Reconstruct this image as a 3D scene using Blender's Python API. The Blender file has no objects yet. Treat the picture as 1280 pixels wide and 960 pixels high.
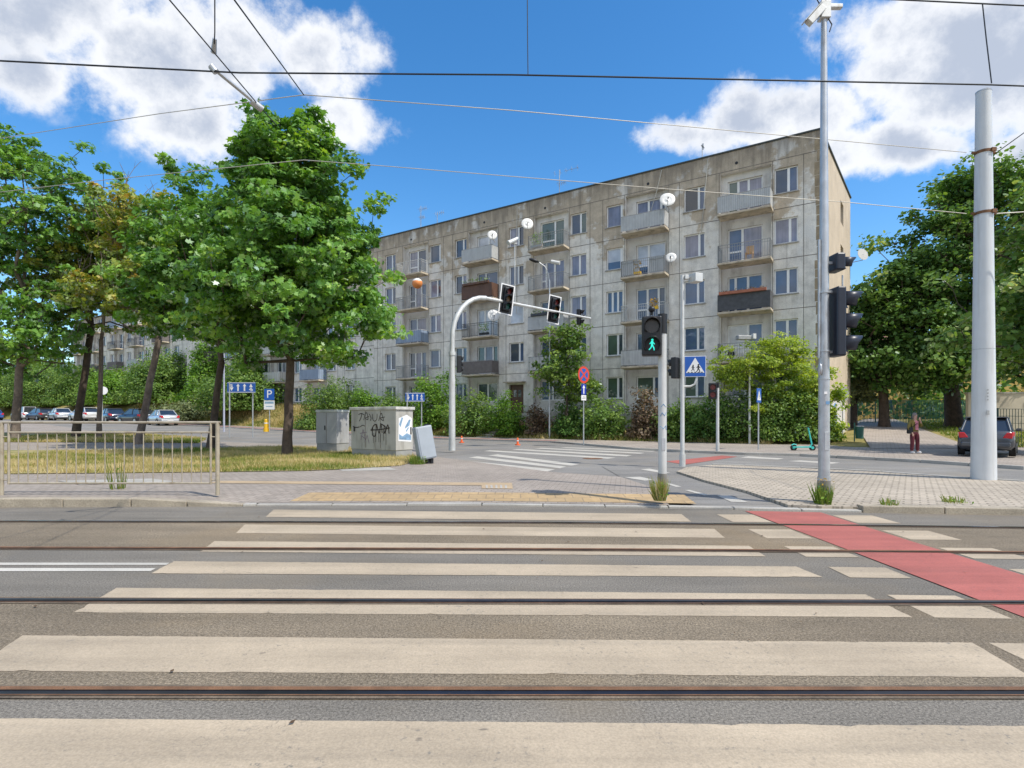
import bpy, bmesh, math, random
import numpy as np
from mathutils import Vector, Matrix

scene = bpy.context.scene
COL = scene.collection
R = math.radians
PI = math.pi
F, CX, HY, EYE = 700.0, 640.0, 522.0, 1.45      # camera: focal length in pixels, centre column, horizon row, eye height
rng = np.random.default_rng(11)
random.seed(5)

# ------------------------------------------------------------------ terrain
CORNER = Vector((16.65, 30.2, 0)); TD = Vector((-.837, .547, 0)); ND = Vector((-.547, -.837, 0))
def sstep(a, b, x):
    t = np.clip((x - a) / (b - a), 0, 1); return t * t * (3 - 2 * t)
def ramp(x, y):
    t = (x - 2.8) * -.837 + (y - 32.7) * .547
    return np.clip(.0205 * (t - 9), 0, 1.09)
def gz(x, y):
    q = (x - 16.65) * -.547 + (y - 30.2) * -.837
    tf = (x - 16.65) * -.837 + (y - 30.2) * .547
    v = np.clip(.35 + .045 * tf, .3, 2.2) * (1 - sstep(.6, 3.4, q))
    yd = np.clip(.045 * (y - 22.5), 0, 1.3)
    w = sstep(-1.6, .4, tf)
    return ramp(x, y) + v * w + yd * (1 - w)
def W(tf, q):
    p = CORNER + TD * tf + ND * q; return (p.x, p.y)
def at(px, py, dz=0.0, h=ramp):
    k = (px - CX) / F; s = (py - HY) / F
    Y = 2.0
    while Y < 400:
        if EYE - s * Y <= float(h(k * Y, Y)) + dz: break
        Y += .02 if Y < 30 else .06
    return Vector((k * Y, Y, float(h(k * Y, Y)) + dz))
def proj(px, py, Y):
    return Vector(((px - CX) * Y / F, Y, EYE - (py - HY) * Y / F))
def on_facade(px, q):
    k = (px - CX) / F
    ox, oy = CORNER.x + ND.x * q, CORNER.y + ND.y * q
    t = (ox - k * oy) / (.837 + .547 * k)
    return W(t, q)

# ------------------------------------------------------------------ mesh builder
XF = {}
class MB:
    def __init__(self):
        self.v = []; self.f = []; self.s = []; self.m = []; self.M = Matrix.Identity(4); self.mi = 0
    def add(self, vs, fs, smooth=False):
        o = len(self.v)
        self.v += [self.M @ Vector(p) for p in vs]
        for f in fs:
            self.f.append([i + o for i in f]); self.s.append(smooth); self.m.append(self.mi)
        return self
    def box(self, c, s, rz=0, ry=0, rx=0):
        T = Matrix.Translation(Vector(c)) @ Matrix.Rotation(rz, 4, 'Z') @ Matrix.Rotation(ry, 4, 'Y') @ Matrix.Rotation(rx, 4, 'X')
        x, y, z = s[0] / 2, s[1] / 2, s[2] / 2
        vs = [T @ Vector(p) for p in ((-x,-y,-z),(x,-y,-z),(x,y,-z),(-x,y,-z),(-x,-y,z),(x,-y,z),(x,y,z),(-x,y,z))]
        return self.add(vs, [(0,3,2,1),(4,5,6,7),(0,1,5,4),(1,2,6,5),(2,3,7,6),(3,0,4,7)])
    def tube(self, pts, r, n=8, caps=True, smooth=True):
        pts = [Vector(p) for p in pts]
        if not hasattr(r, '__len__'): r = [r] * len(pts)
        d0 = (pts[1] - pts[0]).normalized()
        up = Vector((0, 0, 1)) if abs(d0.z) < .9 else Vector((1, 0, 0))
        u = d0.cross(up).normalized(); vs = []; fs = []
        for i, p in enumerate(pts):
            d = (pts[min(i + 1, len(pts) - 1)] - pts[max(i - 1, 0)]).normalized()
            u = (u - d * u.dot(d)).normalized(); w = d.cross(u)
            for k in range(n):
                a = 2 * PI * k / n
                vs.append(p + (u * math.cos(a) + w * math.sin(a)) * r[i])
        for i in range(len(pts) - 1):
            for k in range(n):
                k2 = (k + 1) % n
                fs.append((i*n + k, i*n + k2, (i+1)*n + k2, (i+1)*n + k))
        self.add(vs, fs, smooth)
        if caps:
            self.add(vs[:n], [tuple(range(n))[::-1]]); self.add(vs[-n:], [tuple(range(n))])
        return self
    def prism(self, pts, off):                     # flat polygon pts pushed along off
        pts = [Vector(p) for p in pts]; n = len(pts); off = Vector(off)
        vs = pts + [p + off for p in pts]
        fs = [tuple(range(n))[::-1], tuple(range(n, 2*n))] + [(i, (i+1) % n, n + (i+1) % n, n + i) for i in range(n)]
        return self.add(vs, fs)
    def disc(self, c, r, nrm, n=16, ring=0):
        c = Vector(c); nrm = Vector(nrm).normalized()
        u = nrm.orthogonal().normalized(); w = nrm.cross(u)
        o = [c + (u*math.cos(2*PI*k/n) + w*math.sin(2*PI*k/n))*r for k in range(n)]
        if not ring: return self.add(o, [tuple(range(n))])
        i = [c + (u*math.cos(2*PI*k/n) + w*math.sin(2*PI*k/n))*ring for k in range(n)]
        return self.add(o + i, [(k, (k+1) % n, n + (k+1) % n, n + k) for k in range(n)])
    def ball(self, c, s, n=10, m=6):
        vs = []; fs = []
        for j in range(m + 1):
            a = PI * j / m
            for k in range(n):
                b = 2*PI*k/n
                vs.append((c[0] + s[0]*math.sin(a)*math.cos(b), c[1] + s[1]*math.sin(a)*math.sin(b), c[2] + s[2]*math.cos(a)))
        for j in range(m):
            for k in range(n): fs.append((j*n + k, j*n + (k+1) % n, (j+1)*n + (k+1) % n, (j+1)*n + k))
        return self.add(vs, fs, True)
    def build(self, name, mats, parent=None, local=False, bevel=0):
        vs = self.v
        if parent is not None and not local:
            I = XF[parent.name].inverted(); vs = [I @ p for p in vs]
        me = bpy.data.meshes.new(name)
        me.from_pydata([tuple(p) for p in vs], [], self.f)
        me.polygons.foreach_set('use_smooth', self.s); me.polygons.foreach_set('material_index', self.m)
        for m in (mats if isinstance(mats, (list, tuple)) else [mats]): me.materials.append(m)
        me.validate(); me.update()
        o = bpy.data.objects.new(name, me); COL.objects.link(o)
        XF[o.name] = XF[parent.name] if (parent is not None) else Matrix.Identity(4)
        if parent is not None: o.parent = parent
        if bevel:
            b = o.modifiers.new('Bevel', 'BEVEL'); b.width = bevel; b.segments = 2; b.limit_method = 'ANGLE'
        return o

def tag(o, label=None, cat=None, group=None, kind=None):
    if label: o['label'] = label
    if cat: o['category'] = cat
    if group: o['group'] = group
    if kind: o['kind'] = kind
    return o
def thing(name, label, cat, loc, rz=0, group=None):
    o = bpy.data.objects.new(name, None); COL.objects.link(o)
    o.empty_display_size = .2
    o.location = loc; o.rotation_euler = (0, 0, rz)
    XF[o.name] = Matrix.Translation(Vector(loc)) @ Matrix.Rotation(rz, 4, 'Z')
    return tag(o, label, cat, group)
def structure(o): o['kind'] = 'structure'; return o
def copy_tree(o, parent=None):
    c = o.copy(); COL.objects.link(c)
    if parent is not None: c.parent = parent
    for ch in list(o.children): copy_tree(ch, c)
    return c

# ------------------------------------------------------------------ materials
def nodes(name):
    m = bpy.data.materials.new(name); m.use_nodes = True
    nt = m.node_tree; b = nt.nodes['Principled BSDF']
    return m, nt, b
def N(nt, t, **kw):
    n = nt.nodes.new(t)
    for k, v in kw.items():
        if k.startswith('i_'): n.inputs[k[2:].replace('_', ' ')].default_value = v
        else: setattr(n, k, v)
    return n
def noise(nt, co, scale, detail=4, rough=.55, stretch=None):
    if stretch:
        mp = N(nt, 'ShaderNodeMapping'); mp.inputs['Scale'].default_value = stretch
        nt.links.new(co, mp.inputs['Vector']); co = mp.outputs[0]
    n = N(nt, 'ShaderNodeTexNoise'); n.inputs['Scale'].default_value = scale
    n.inputs['Detail'].default_value = detail; n.inputs['Roughness'].default_value = rough
    nt.links.new(co, n.inputs['Vector']); return n.outputs['Fac']
def mrange(nt, v, a, b, c, d, smooth=False):
    n = N(nt, 'ShaderNodeMapRange'); n.clamp = True
    if smooth: n.interpolation_type = 'SMOOTHSTEP'
    nt.links.new(v, n.inputs[0])
    for i, x in zip((1, 2, 3, 4), (a, b, c, d)): n.inputs[i].default_value = x
    return n.outputs[0]
def mixc(nt, fac, a, b, mode='MIX'):
    n = N(nt, 'ShaderNodeMix'); n.data_type = 'RGBA'; n.blend_type = mode
    for s, v in ((0, fac), (6, a), (7, b)):
        if hasattr(v, 'is_linked') or hasattr(v, 'links'): nt.links.new(v, n.inputs[s])
        elif isinstance(v, (int, float)): n.inputs[s].default_value = v
        else: n.inputs[s].default_value = (*v[:3], 1)
    return n.outputs[2]
def math_(nt, op, a, b=None):
    n = N(nt, 'ShaderNodeMath'); n.operation = op
    for i, v in ((0, a), (1, b)):
        if v is None: continue
        if isinstance(v, (int, float)): n.inputs[i].default_value = v
        else: nt.links.new(v, n.inputs[i])
    return n.outputs[0]
def scalec(nt, col, fac):
    n = N(nt, 'ShaderNodeVectorMath'); n.operation = 'SCALE'
    if hasattr(col, 'links'): nt.links.new(col, n.inputs[0])
    else: n.inputs[0].default_value = col[:3]
    nt.links.new(fac, n.inputs['Scale']); return n.outputs[0]
def objco(nt): return N(nt, 'ShaderNodeTexCoord').outputs['Object']
def bump(nt, b, h, strength, dist=.01):
    n = N(nt, 'ShaderNodeBump'); n.inputs['Strength'].default_value = strength; n.inputs['Distance'].default_value = dist
    nt.links.new(h, n.inputs['Height']); nt.links.new(n.outputs[0], b.inputs['Normal'])

MC = {}
def mat(name, col, rough=.6, var=.15, scale=3.0, metal=0, fine=0, bmp=0, dirt=None, spec=.5):
    if name in MC: return MC[name]
    m, nt, b = nodes(name); co = objco(nt)
    f = mrange(nt, noise(nt, co, scale), .3, .7, 1 - var, 1 + var)
    if fine:
        g = noise(nt, co, scale * 25, 2); f = math_(nt, 'MULTIPLY', f, mrange(nt, g, .3, .7, 1 - fine, 1 + fine))
        if bmp: bump(nt, b, g, bmp)
    c = scalec(nt, col, f)
    if dirt:
        d = mrange(nt, noise(nt, co, dirt[1], 6, .65, dirt[3] if len(dirt) > 3 else None), .52, .7, 0, dirt[2])
        c = mixc(nt, d, c, dirt[0])
    nt.links.new(c, b.inputs['Base Color'])
    b.inputs['Roughness'].default_value = rough; b.inputs['Metallic'].default_value = metal
    b.inputs['Specular IOR Level'].default_value = spec
    MC[name] = m; return m
def emat(name, col, s):
    m, nt, b = nodes(name)
    b.inputs['Base Color'].default_value = (*col, 1)
    b.inputs['Emission Color'].default_value = (*col, 1); b.inputs['Emission Strength'].default_value = s
    return m

def asphalt(name, col, patch=.18, speck=.42, cracks=False):
    m, nt, b = nodes(name); co = objco(nt)
    f = mrange(nt, noise(nt, co, .35, 5), .3, .7, 1 - patch, 1 + patch)
    f = math_(nt, 'MULTIPLY', f, mrange(nt, noise(nt, co, 1.0, 6, .6, (.5, 3.5, 1)), .3, .7, .86, 1.14))
    g = noise(nt, co, 70, 3, .7); f2 = mrange(nt, g, .32, .7, 1 - speck, 1 + speck)
    g3 = noise(nt, co, 210, 1, .5); f2 = math_(nt, 'MULTIPLY', f2, mrange(nt, g3, .3, .7, 1 - speck * .6, 1 + speck * .6))
    c = scalec(nt, col, math_(nt, 'MULTIPLY', f, f2))
    st = mrange(nt, noise(nt, co, .8, 6, .7), .6, .72, 0, .45); c = mixc(nt, st, c, [x * .62 for x in col])
    # pale stone chips and brown dust
    ch = mrange(nt, noise(nt, co, 130, 1), .66, .72, 0, .7); c = mixc(nt, ch, c, (.34, .3, .25))
    du = mrange(nt, noise(nt, co, .5, 4), .5, .7, 0, .5); c = mixc(nt, du, c, (col[0] * 1.25, col[1] * 1.12, col[2] * .92))
    oil = mrange(nt, noise(nt, co, .55, 3, .5, (.5, 1, 1)), .63, .7, 0, .3); c = mixc(nt, oil, c, [x * .55 for x in col])
    if cracks:
        v = N(nt, 'ShaderNodeTexVoronoi'); v.feature = 'DISTANCE_TO_EDGE'; v.inputs['Scale'].default_value = .33
        wv = N(nt, 'ShaderNodeVectorMath'); wv.operation = 'ADD'
        nn = N(nt, 'ShaderNodeTexNoise'); nn.inputs['Scale'].default_value = 2.2; nt.links.new(co, nn.inputs['Vector'])
        nt.links.new(co, wv.inputs[0]); nt.links.new(nn.outputs['Color'], wv.inputs[1]); nt.links.new(wv.outputs[0], v.inputs['Vector'])
        cr = mrange(nt, v.outputs['Distance'], .0, .012, .55, 0); c = mixc(nt, cr, c, (.03, .028, .025))
    nt.links.new(c, b.inputs['Base Color']); b.inputs['Roughness'].default_value = .85
    b.inputs['Specular IOR Level'].default_value = .3
    bump(nt, b, g, .5, .006); MC[name] = m; return m
def roadpaint(name, col, wear=.5, base=(.16, .15, .13)):
    m, nt, b = nodes(name); co = objco(nt)
    f = mrange(nt, noise(nt, co, 1.2, 5), .3, .7, .86, 1.1)
    f = math_(nt, 'MULTIPLY', f, mrange(nt, noise(nt, co, .7, 6, .65, (.35, 5, 1)), .3, .7, .84, 1.12))
    g = noise(nt, co, 90, 2, .6); f = math_(nt, 'MULTIPLY', f, mrange(nt, g, .3, .7, .85, 1.12))
    c = scalec(nt, col, f)
    w = mrange(nt, noise(nt, co, 26, 6, .75), .57, .66, 0, wear)
    big = mrange(nt, noise(nt, co, 1.6, 4, .6), .42, .62, 0.06, 1.); w = math_(nt, 'MULTIPLY', w, big)
    c = mixc(nt, w, c, base)
    sp = mrange(nt, noise(nt, co, 5.5, 2, .5, (1, 2.2, 1)), .74, .78, 0, .55); c = mixc(nt, sp, c, [x * .4 for x in base])
    v = N(nt, 'ShaderNodeTexVoronoi'); v.feature = 'DISTANCE_TO_EDGE'; v.inputs['Scale'].default_value = 1.5
    wv = N(nt, 'ShaderNodeVectorMath'); wv.operation = 'ADD'; nn = N(nt, 'ShaderNodeTexNoise'); nn.inputs['Scale'].default_value = 3.5; nn.inputs['Detail'].default_value = 5
    nt.links.new(co, nn.inputs['Vector']); nt.links.new(co, wv.inputs[0]); nt.links.new(nn.outputs['Color'], wv.inputs[1]); nt.links.new(wv.outputs[0], v.inputs['Vector'])
    cr = math_(nt, 'MULTIPLY', mrange(nt, v.outputs['Distance'], 0, .006, .5, 0), mrange(nt, noise(nt, co, .9, 3), .48, .6, 0, 1)); c = mixc(nt, cr, c, [x * .6 for x in base])
    ty = math_(nt, 'MULTIPLY', mrange(nt, noise(nt, co, 1.0, 5, .6, (.12, 2.6, 1)), .56, .72, 0, .38), mrange(nt, noise(nt, co, 30, 3), .35, .6, .3, 1)); c = mixc(nt, ty, c, [x * .7 for x in base])
    nt.links.new(c, b.inputs['Base Color']); b.inputs['Roughness'].default_value = .75
    bump(nt, b, g, .35, .004); MC[name] = m; return m
def pavers(name, c1, c2, mortar, bw, bh, rot=0, msize=.012, var=.2):
    m, nt, b = nodes(name); co = objco(nt)
    mp = N(nt, 'ShaderNodeMapping'); mp.inputs['Rotation'].default_value = (0, 0, rot); nt.links.new(co, mp.inputs['Vector'])
    br = N(nt, 'ShaderNodeTexBrick'); nt.links.new(mp.outputs[0], br.inputs['Vector'])
    br.inputs['Color1'].default_value = (*c1, 1); br.inputs['Color2'].default_value = (*c2, 1); br.inputs['Mortar'].default_value = (*mortar, 1)
    br.inputs['Scale'].default_value = 1; br.inputs['Brick Width'].default_value = bw; br.inputs['Row Height'].default_value = bh
    br.inputs['Mortar Size'].default_value = msize; br.inputs['Bias'].default_value = 0
    f = mrange(nt, noise(nt, co, .45, 5, .6), .3, .7, 1 - var, 1 + var)
    f = math_(nt, 'MULTIPLY', f, mrange(nt, noise(nt, co, 7, 4, .7), .3, .7, .85, 1.13))
    c = scalec(nt, br.outputs['Color'], f)
    st = mrange(nt, noise(nt, co, 1.1, 7, .7), .6, .7, 0, .4); c = mixc(nt, st, c, [x * .55 for x in c1])
    nt.links.new(c, b.inputs['Base Color']); b.inputs['Roughness'].default_value = .85
    b.inputs['Specular IOR Level'].default_value = .25
    bump(nt, b, br.outputs['Fac'], -.5, .006); MC[name] = m; return m
def groundmat(name, c0, c1, c2, s=.5):
    m, nt, b = nodes(name); co = objco(nt)
    a = mrange(nt, noise(nt, co, s, 6, .65), .38, .62, 0, 1); c = mixc(nt, a, c0, c1)
    d = mrange(nt, noise(nt, co, s * 6, 5, .7), .5, .68, 0, .8); c = mixc(nt, d, c, c2)
    f = mrange(nt, noise(nt, co, 40, 3, .7), .3, .7, .6, 1.4); c = scalec(nt, c, f)
    nt.links.new(c, b.inputs['Base Color']); b.inputs['Roughness'].default_value = 1; b.inputs['Specular IOR Level'].default_value = .05
    return m
def leafmat(name, stops, trans=.3, gloss=.12):
    m = bpy.data.materials.new(name); m.use_nodes = True; nt = m.node_tree; nt.nodes.clear()
    out = N(nt, 'ShaderNodeOutputMaterial'); at_ = N(nt, 'ShaderNodeAttribute'); at_.attribute_name = 'tint'
    cr = N(nt, 'ShaderNodeValToRGB'); nt.links.new(at_.outputs['Fac'], cr.inputs[0])
    el = cr.color_ramp.elements
    while len(el) < len(stops): el.new(.5)
    for e, (p, c) in zip(el, stops): e.position = p; e.color = (*c, 1)
    d = N(nt, 'ShaderNodeBsdfDiffuse'); t = N(nt, 'ShaderNodeBsdfTranslucent'); g = N(nt, 'ShaderNodeBsdfGlossy')
    g.inputs['Roughness'].default_value = .5; g.inputs['Color'].default_value = (.9, .95, 1, 1)
    nt.links.new(cr.outputs[0], d.inputs['Color'])
    tc = mixc(nt, 1.0, cr.outputs[0], (1.7, 1.6, .5), 'MULTIPLY'); nt.links.new(tc, t.inputs['Color'])
    mx = N(nt, 'ShaderNodeMixShader'); mx.inputs[0].default_value = trans
    nt.links.new(d.outputs[0], mx.inputs[1]); nt.links.new(t.outputs[0], mx.inputs[2])
    fr = N(nt, 'ShaderNodeFresnel'); fr.inputs['IOR'].default_value = 1.3
    m2 = N(nt, 'ShaderNodeMixShader'); nt.links.new(mrange(nt, fr.outputs[0], 0, 1, gloss * .12, gloss * 2), m2.inputs[0])
    nt.links.new(mx.outputs[0], m2.inputs[1]); nt.links.new(g.outputs[0], m2.inputs[2])
    nt.links.new(m2.outputs[0], out.inputs['Surface']); return m

# ------------------------------------------------------------------ fast leaf meshes
MAPLE = np.array([(0,-.5),(.42,-.22),(.24,.0),(.52,.26),(.17,.24),(0,.62),(-.17,.24),(-.52,.26),(-.24,0),(-.42,-.22)])
HEX = np.array([(0,-.5),(.34,-.2),(.3,.2),(0,.55),(-.3,.2),(-.34,-.2)])
KITE = np.array([(0,-.5),(.3,0),(0,.55),(-.3,0)])
LONG = np.array([(0,-.5),(.14,-.1),(.1,.3),(0,.55),(-.1,.3),(-.14,-.1)])
def ngon_mesh(name, co, k, tint, mats, parent=None, mi=None):
    n = len(co) // k
    me = bpy.data.meshes.new(name)
    if parent is not None:
        I = np.array(XF[parent.name].inverted()); co = co @ I[:3, :3].T + I[:3, 3]
    me.vertices.add(n * k); me.vertices.foreach_set('co', co.astype(np.float32).ravel())
    me.loops.add(n * k); me.loops.foreach_set('vertex_index', np.arange(n * k, dtype=np.int32))
    me.polygons.add(n); me.polygons.foreach_set('loop_start', np.arange(0, n * k, k, dtype=np.int32))
    me.polygons.foreach_set('loop_total', np.full(n, k, dtype=np.int32))
    a = me.attributes.new('tint', 'FLOAT', 'FACE'); a.data.foreach_set('value', np.clip(tint, 0, 1).astype(np.float32))
    for m in (mats if isinstance(mats, (list, tuple)) else [mats]): me.materials.append(m)
    me.update(calc_edges=True)
    o = bpy.data.objects.new(name, me); COL.objects.link(o)
    XF[o.name] = XF[parent.name] if parent is not None else Matrix.Identity(4)
    if parent is not None: o.parent = parent
    return o
def unit(a): return a / np.maximum(np.linalg.norm(a, axis=1, keepdims=True), 1e-6)
def leaf_verts(C, Nr, size, shape, fold=.25):
    n = len(C); r = rng.normal(size=(n, 3)); U = unit(np.cross(Nr, r)); V = np.cross(Nr, U)
    k = len(shape); s = size[:, None, None]
    x = shape[None, :, 0, None]; y = shape[None, :, 1, None]
    P = C[:, None, :] + s * (x * U[:, None, :] + y * V[:, None, :] - (np.abs(x) * fold + .18 * y * y) * Nr[:, None, :])
    return P.reshape(-1, 3), k
def clump_leaves(cent, rad, per, size, flat=.55, up=.9, outw=None, outw_k=.5, hollow=.35):
    n = len(cent); cnt = np.maximum(6, rng.poisson(per, n)); idx = np.repeat(np.arange(n), cnt); M = len(idx)
    d = unit(rng.normal(size=(M, 3))); rr = (hollow + (1 - hollow) * rng.random(M) ** .6) * np.where(rng.random(M) < .16, 1.45, 1)
    off = d * rr[:, None] * rad[idx][:, None]; off[:, 2] *= flat
    C = cent[idx] + off
    Nr = rng.normal(size=(M, 3)) * .72; Nr[:, 2] += up
    Nr += d * .45
    if outw is not None: Nr += outw[idx] * outw_k
    Nr = unit(Nr)
    sz = size * (.5 + 1.0 * rng.random(M))
    return C, Nr, sz, idx
# ------------------------------------------------------------------ palette
M_road = asphalt('tram_road_asphalt', (.185, .167, .14), speck=.55)
M_street = asphalt('street_asphalt', (.225, .215, .2), cracks=False, speck=.25)
M_cyclepath = asphalt('cycle_path_asphalt', (.215, .205, .19), cracks=False, speck=.25)
M_stripe = roadpaint('worn_cream_paint', (.45, .365, .26), .9)
M_white = roadpaint('white_road_paint', (.52, .49, .43), .6)
M_red = roadpaint('red_road_paint', (.4, .118, .095), .85, (.2, .1, .09))
M_redlane = roadpaint('faded_red_lane', (.36, .14, .115), .45, (.25, .2, .18))
M_pave = pavers('grey_brown_pavers', (.36, .31, .265), (.31, .27, .23), (.2, .17, .145), .2, .1, .2, .008, .14)
M_far_pave = pavers('pale_pavers', (.38, .33, .28), (.33, .285, .245), (.22, .19, .16), .3, .3, .58, .012, .14)
M_cobble = pavers('sett_paving', (.5, .43, .34), (.4, .345, .275), (.25, .215, .17), .22, .13, .62, .016, .14)
M_tact = pavers('yellow_tactile_paving', (.46, .325, .175), (.4, .29, .165), (.29, .22, .14), .3, .3, .0, .01, .12)
M_kerb = mat('kerb_stone', (.36, .31, .235), .85, .18, 2.2, fine=.2, bmp=.3)
M_lawn = groundmat('dry_lawn', (.17, .19, .06), (.4, .33, .17), (.32, .25, .14), .5)
M_bank = groundmat('grassy_bank', (.2, .18, .06), (.32, .26, .11), (.12, .13, .04), .35)
M_yard = groundmat('yard_soil', (.25, .21, .16), (.31, .27, .21), (.12, .13, .05), .25)
M_conc = mat('pale_concrete', (.4, .38, .34), .9, .16, 1.5, fine=.12, bmp=.2)
M_galv = mat('galvanised_steel', (.5, .52, .54), .42, .12, 6, .55, fine=.08, dirt=((.24, .2, .16), 3, .5, (3, 3, .7)))
M_galvlight = mat('pale_grey_steel', (.6, .61, .6), .5, .1, 3, .25, dirt=((.3, .27, .22), 2.5, .45, (3, 3, .5)))
M_polewhite = mat('light_grey_pole_paint', (.62, .64, .65), .42, .06, 1.5, .05, dirt=((.33, .31, .27), 1.6, .35, (5, 5, .35)))
M_black = mat('matt_black_plastic', (.012, .013, .016), .45, .2, 5)
M_navy = mat('dark_blue_black_plastic', (.012, .016, .03), .4, .2, 4)
M_fence = mat('bare_fence_steel', (.46, .4, .3), .5, .15, 6, .35, dirt=((.28, .2, .12), 7, .6))
M_wire = mat('dark_wire', (.04, .045, .05), .5, .1, 3, .6)
M_cable = mat('pale_span_wire', (.5, .48, .42), .5, .1, 3, .4)
M_steel = mat('polished_rail_steel', (.4, .43, .48), .22, .2, 8, .95, dirt=((.12, .08, .05), 5, .5, (.4, 8, 1)))
M_rust = mat('rusty_rail_edge', (.17, .085, .042), .85, .35, 6, 0, fine=.3)
M_groove = mat('rail_groove', (.012, .012, .017), .32, .2, 6)
M_darksteel = mat('dark_rail_steel', (.09, .095, .11), .35, .25, 6, .7)
M_joint = mat('joint_filler', (.15, .115, .08), .8, .35, 3, fine=.3)
M_frame = mat('white_window_frame', (.84, .84, .83), .4, .06, 2)
M_sill = mat('window_sill', (.42, .41, .4), .6, .2, 2)
M_roofedge = mat('dark_roof_edging', (.05, .06, .055), .5, .2, 2)
M_rail_grey = mat('grey_balcony_bars', (.34, .35, .35), .5, .2, 4, .2, dirt=((.2, .1, .05), 4, .5))
M_rail_dark = mat('dark_balcony_bars', (.06, .065, .075), .5, .2, 4, .2)
M_rail_white = mat('white_balcony_bars', (.62, .62, .6), .5, .1, 4)
M_slab = mat('balcony_slab', (.55, .47, .36), .9, .25, 2, fine=.15, dirt=((.12, .1, .08), 2.2, .7, (1, 1, 3)))
def ribbed(name, col, pitch=.1, var=.14):
    m, nt, b = nodes(name); co = objco(nt)
    sx = N(nt, 'ShaderNodeSeparateXYZ'); nt.links.new(co, sx.inputs[0])
    s = math_(nt, 'ADD', sx.outputs[0], sx.outputs[1])
    fr = math_(nt, 'FRACT', math_(nt, 'DIVIDE', s, pitch))
    g = math_(nt, 'MULTIPLY', mrange(nt, fr, 0, .16, 0, 1), mrange(nt, fr, .84, 1, 1, 0))
    f = math_(nt, 'MULTIPLY', mrange(nt, noise(nt, co, 2.2, 5, .6, (1, 1, .5)), .3, .7, 1 - var, 1 + var), mrange(nt, g, 0, 1, .6, 1))
    c = scalec(nt, col, f); d = mrange(nt, noise(nt, co, 2.5, 6, .7, (1, 1, .4)), .55, .7, 0, .5)
    c = mixc(nt, d, c, [x * .5 for x in col])
    nt.links.new(c, b.inputs['Base Color']); b.inputs['Roughness'].default_value = .55
    bump(nt, b, g, .6, .02); MC[name] = m; return m
M_panel = {'grey': ribbed('grey_ribbed_sheet', (.5, .51, .51)), 'blue': ribbed('blue_grey_sheet', (.27, .34, .45), .2),
           'dark': mat('dark_fabric_screen', (.085, .088, .095), .9, .2, 5), 'brown': ribbed('brown_wooden_boards', (.13, .065, .04), .12, .3),
           'taupe': mat('taupe_screen', (.17, .15, .145), .9, .15, 4), 'pale': ribbed('pale_sheet', (.55, .55, .52), .28, .1)}

def facade_mat():
    m, nt, b = nodes('weathered_panel_concrete'); co = objco(nt)
    sx = N(nt, 'ShaderNodeSeparateXYZ'); nt.links.new(co, sx.inputs[0])
    n1 = noise(nt, co, .45, 6, .62); n2 = noise(nt, co, 1.7, 6, .65); n3 = noise(nt, co, .9, 6, .6, (2.5, 2.5, .22))
    f = math_(nt, 'MULTIPLY', mrange(nt, n2, .3, .7, .76, 1.2), mrange(nt, n3, .3, .7, .86, 1.12))
    grey = scalec(nt, (.77, .735, .67), f); tan = scalec(nt, (.5, .42, .32), f)
    # upper storey keeps its old brown render, flaking off in ragged patches
    hh = math_(nt, 'ADD', sx.outputs[2], math_(nt, 'MULTIPLY', mrange(nt, n1, .3, .7, -1, 1), 2.3))
    hh = math_(nt, 'ADD', hh, mrange(nt, n2, .3, .7, -.6, .6))
    c = mixc(nt, mrange(nt, hh, 12.9, 13.6, 0, .95, True), grey, tan)
    pt = mrange(nt, noise(nt, co, .75, 7, .62), .55, .61, 0, .75); c = mixc(nt, pt, c, (.76, .74, .7))
    p2 = mrange(nt, noise(nt, co, .6, 7, .7), .57, .64, 0, .6); c = mixc(nt, p2, c, (.56, .5, .42))
    # soot streaks running down from the roof edge
    so = math_(nt, 'ADD', sx.outputs[2], math_(nt, 'MULTIPLY', mrange(nt, n3, .3, .7, -1, 1), 1.3))
    c = mixc(nt, mrange(nt, so, 15.4, 17.3, 0, .62, True), c, (.14, .12, .1))
    bs = math_(nt, 'ADD', sx.outputs[2], math_(nt, 'MULTIPLY', mrange(nt, n1, .3, .7, -1, 1), .8))
    c = mixc(nt, mrange(nt, bs, 1.6, 2.6, .5, 0, True), c, (.24, .22, .2))
    dr = mrange(nt, noise(nt, co, 1.0, 7, .7, (5, 5, .16)), .56, .72, 0, .5); c = mixc(nt, dr, c, (.2, .175, .145))
    fi = noise(nt, co, 22, 3, .7); c = scalec(nt, c, mrange(nt, fi, .3, .7, .86, 1.14))
    nt.links.new(c, b.inputs['Base Color']); b.inputs['Roughness'].default_value = .92; b.inputs['Specular IOR Level'].default_value = .2
    bump(nt, b, n2, .35, .03); return m
M_facade = facade_mat()
M_end = mat('ochre_end_wall_render', (.53, .44, .33), .9, .12, .8, fine=.08, bmp=.2, dirt=((.62, .52, .4), .7, .6))
M_bay = mat('painted_balcony_recess', (.66, .635, .595), .9, .14, 1.2, fine=.08, dirt=((.26, .22, .18), 1.2, .6, (1, 1, .4)))
M_seam = mat('panel_joint_mastic', (.17, .15, .13), .9, .35, 1.5, dirt=((.3, .27, .24), 1.3, .7))
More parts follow.
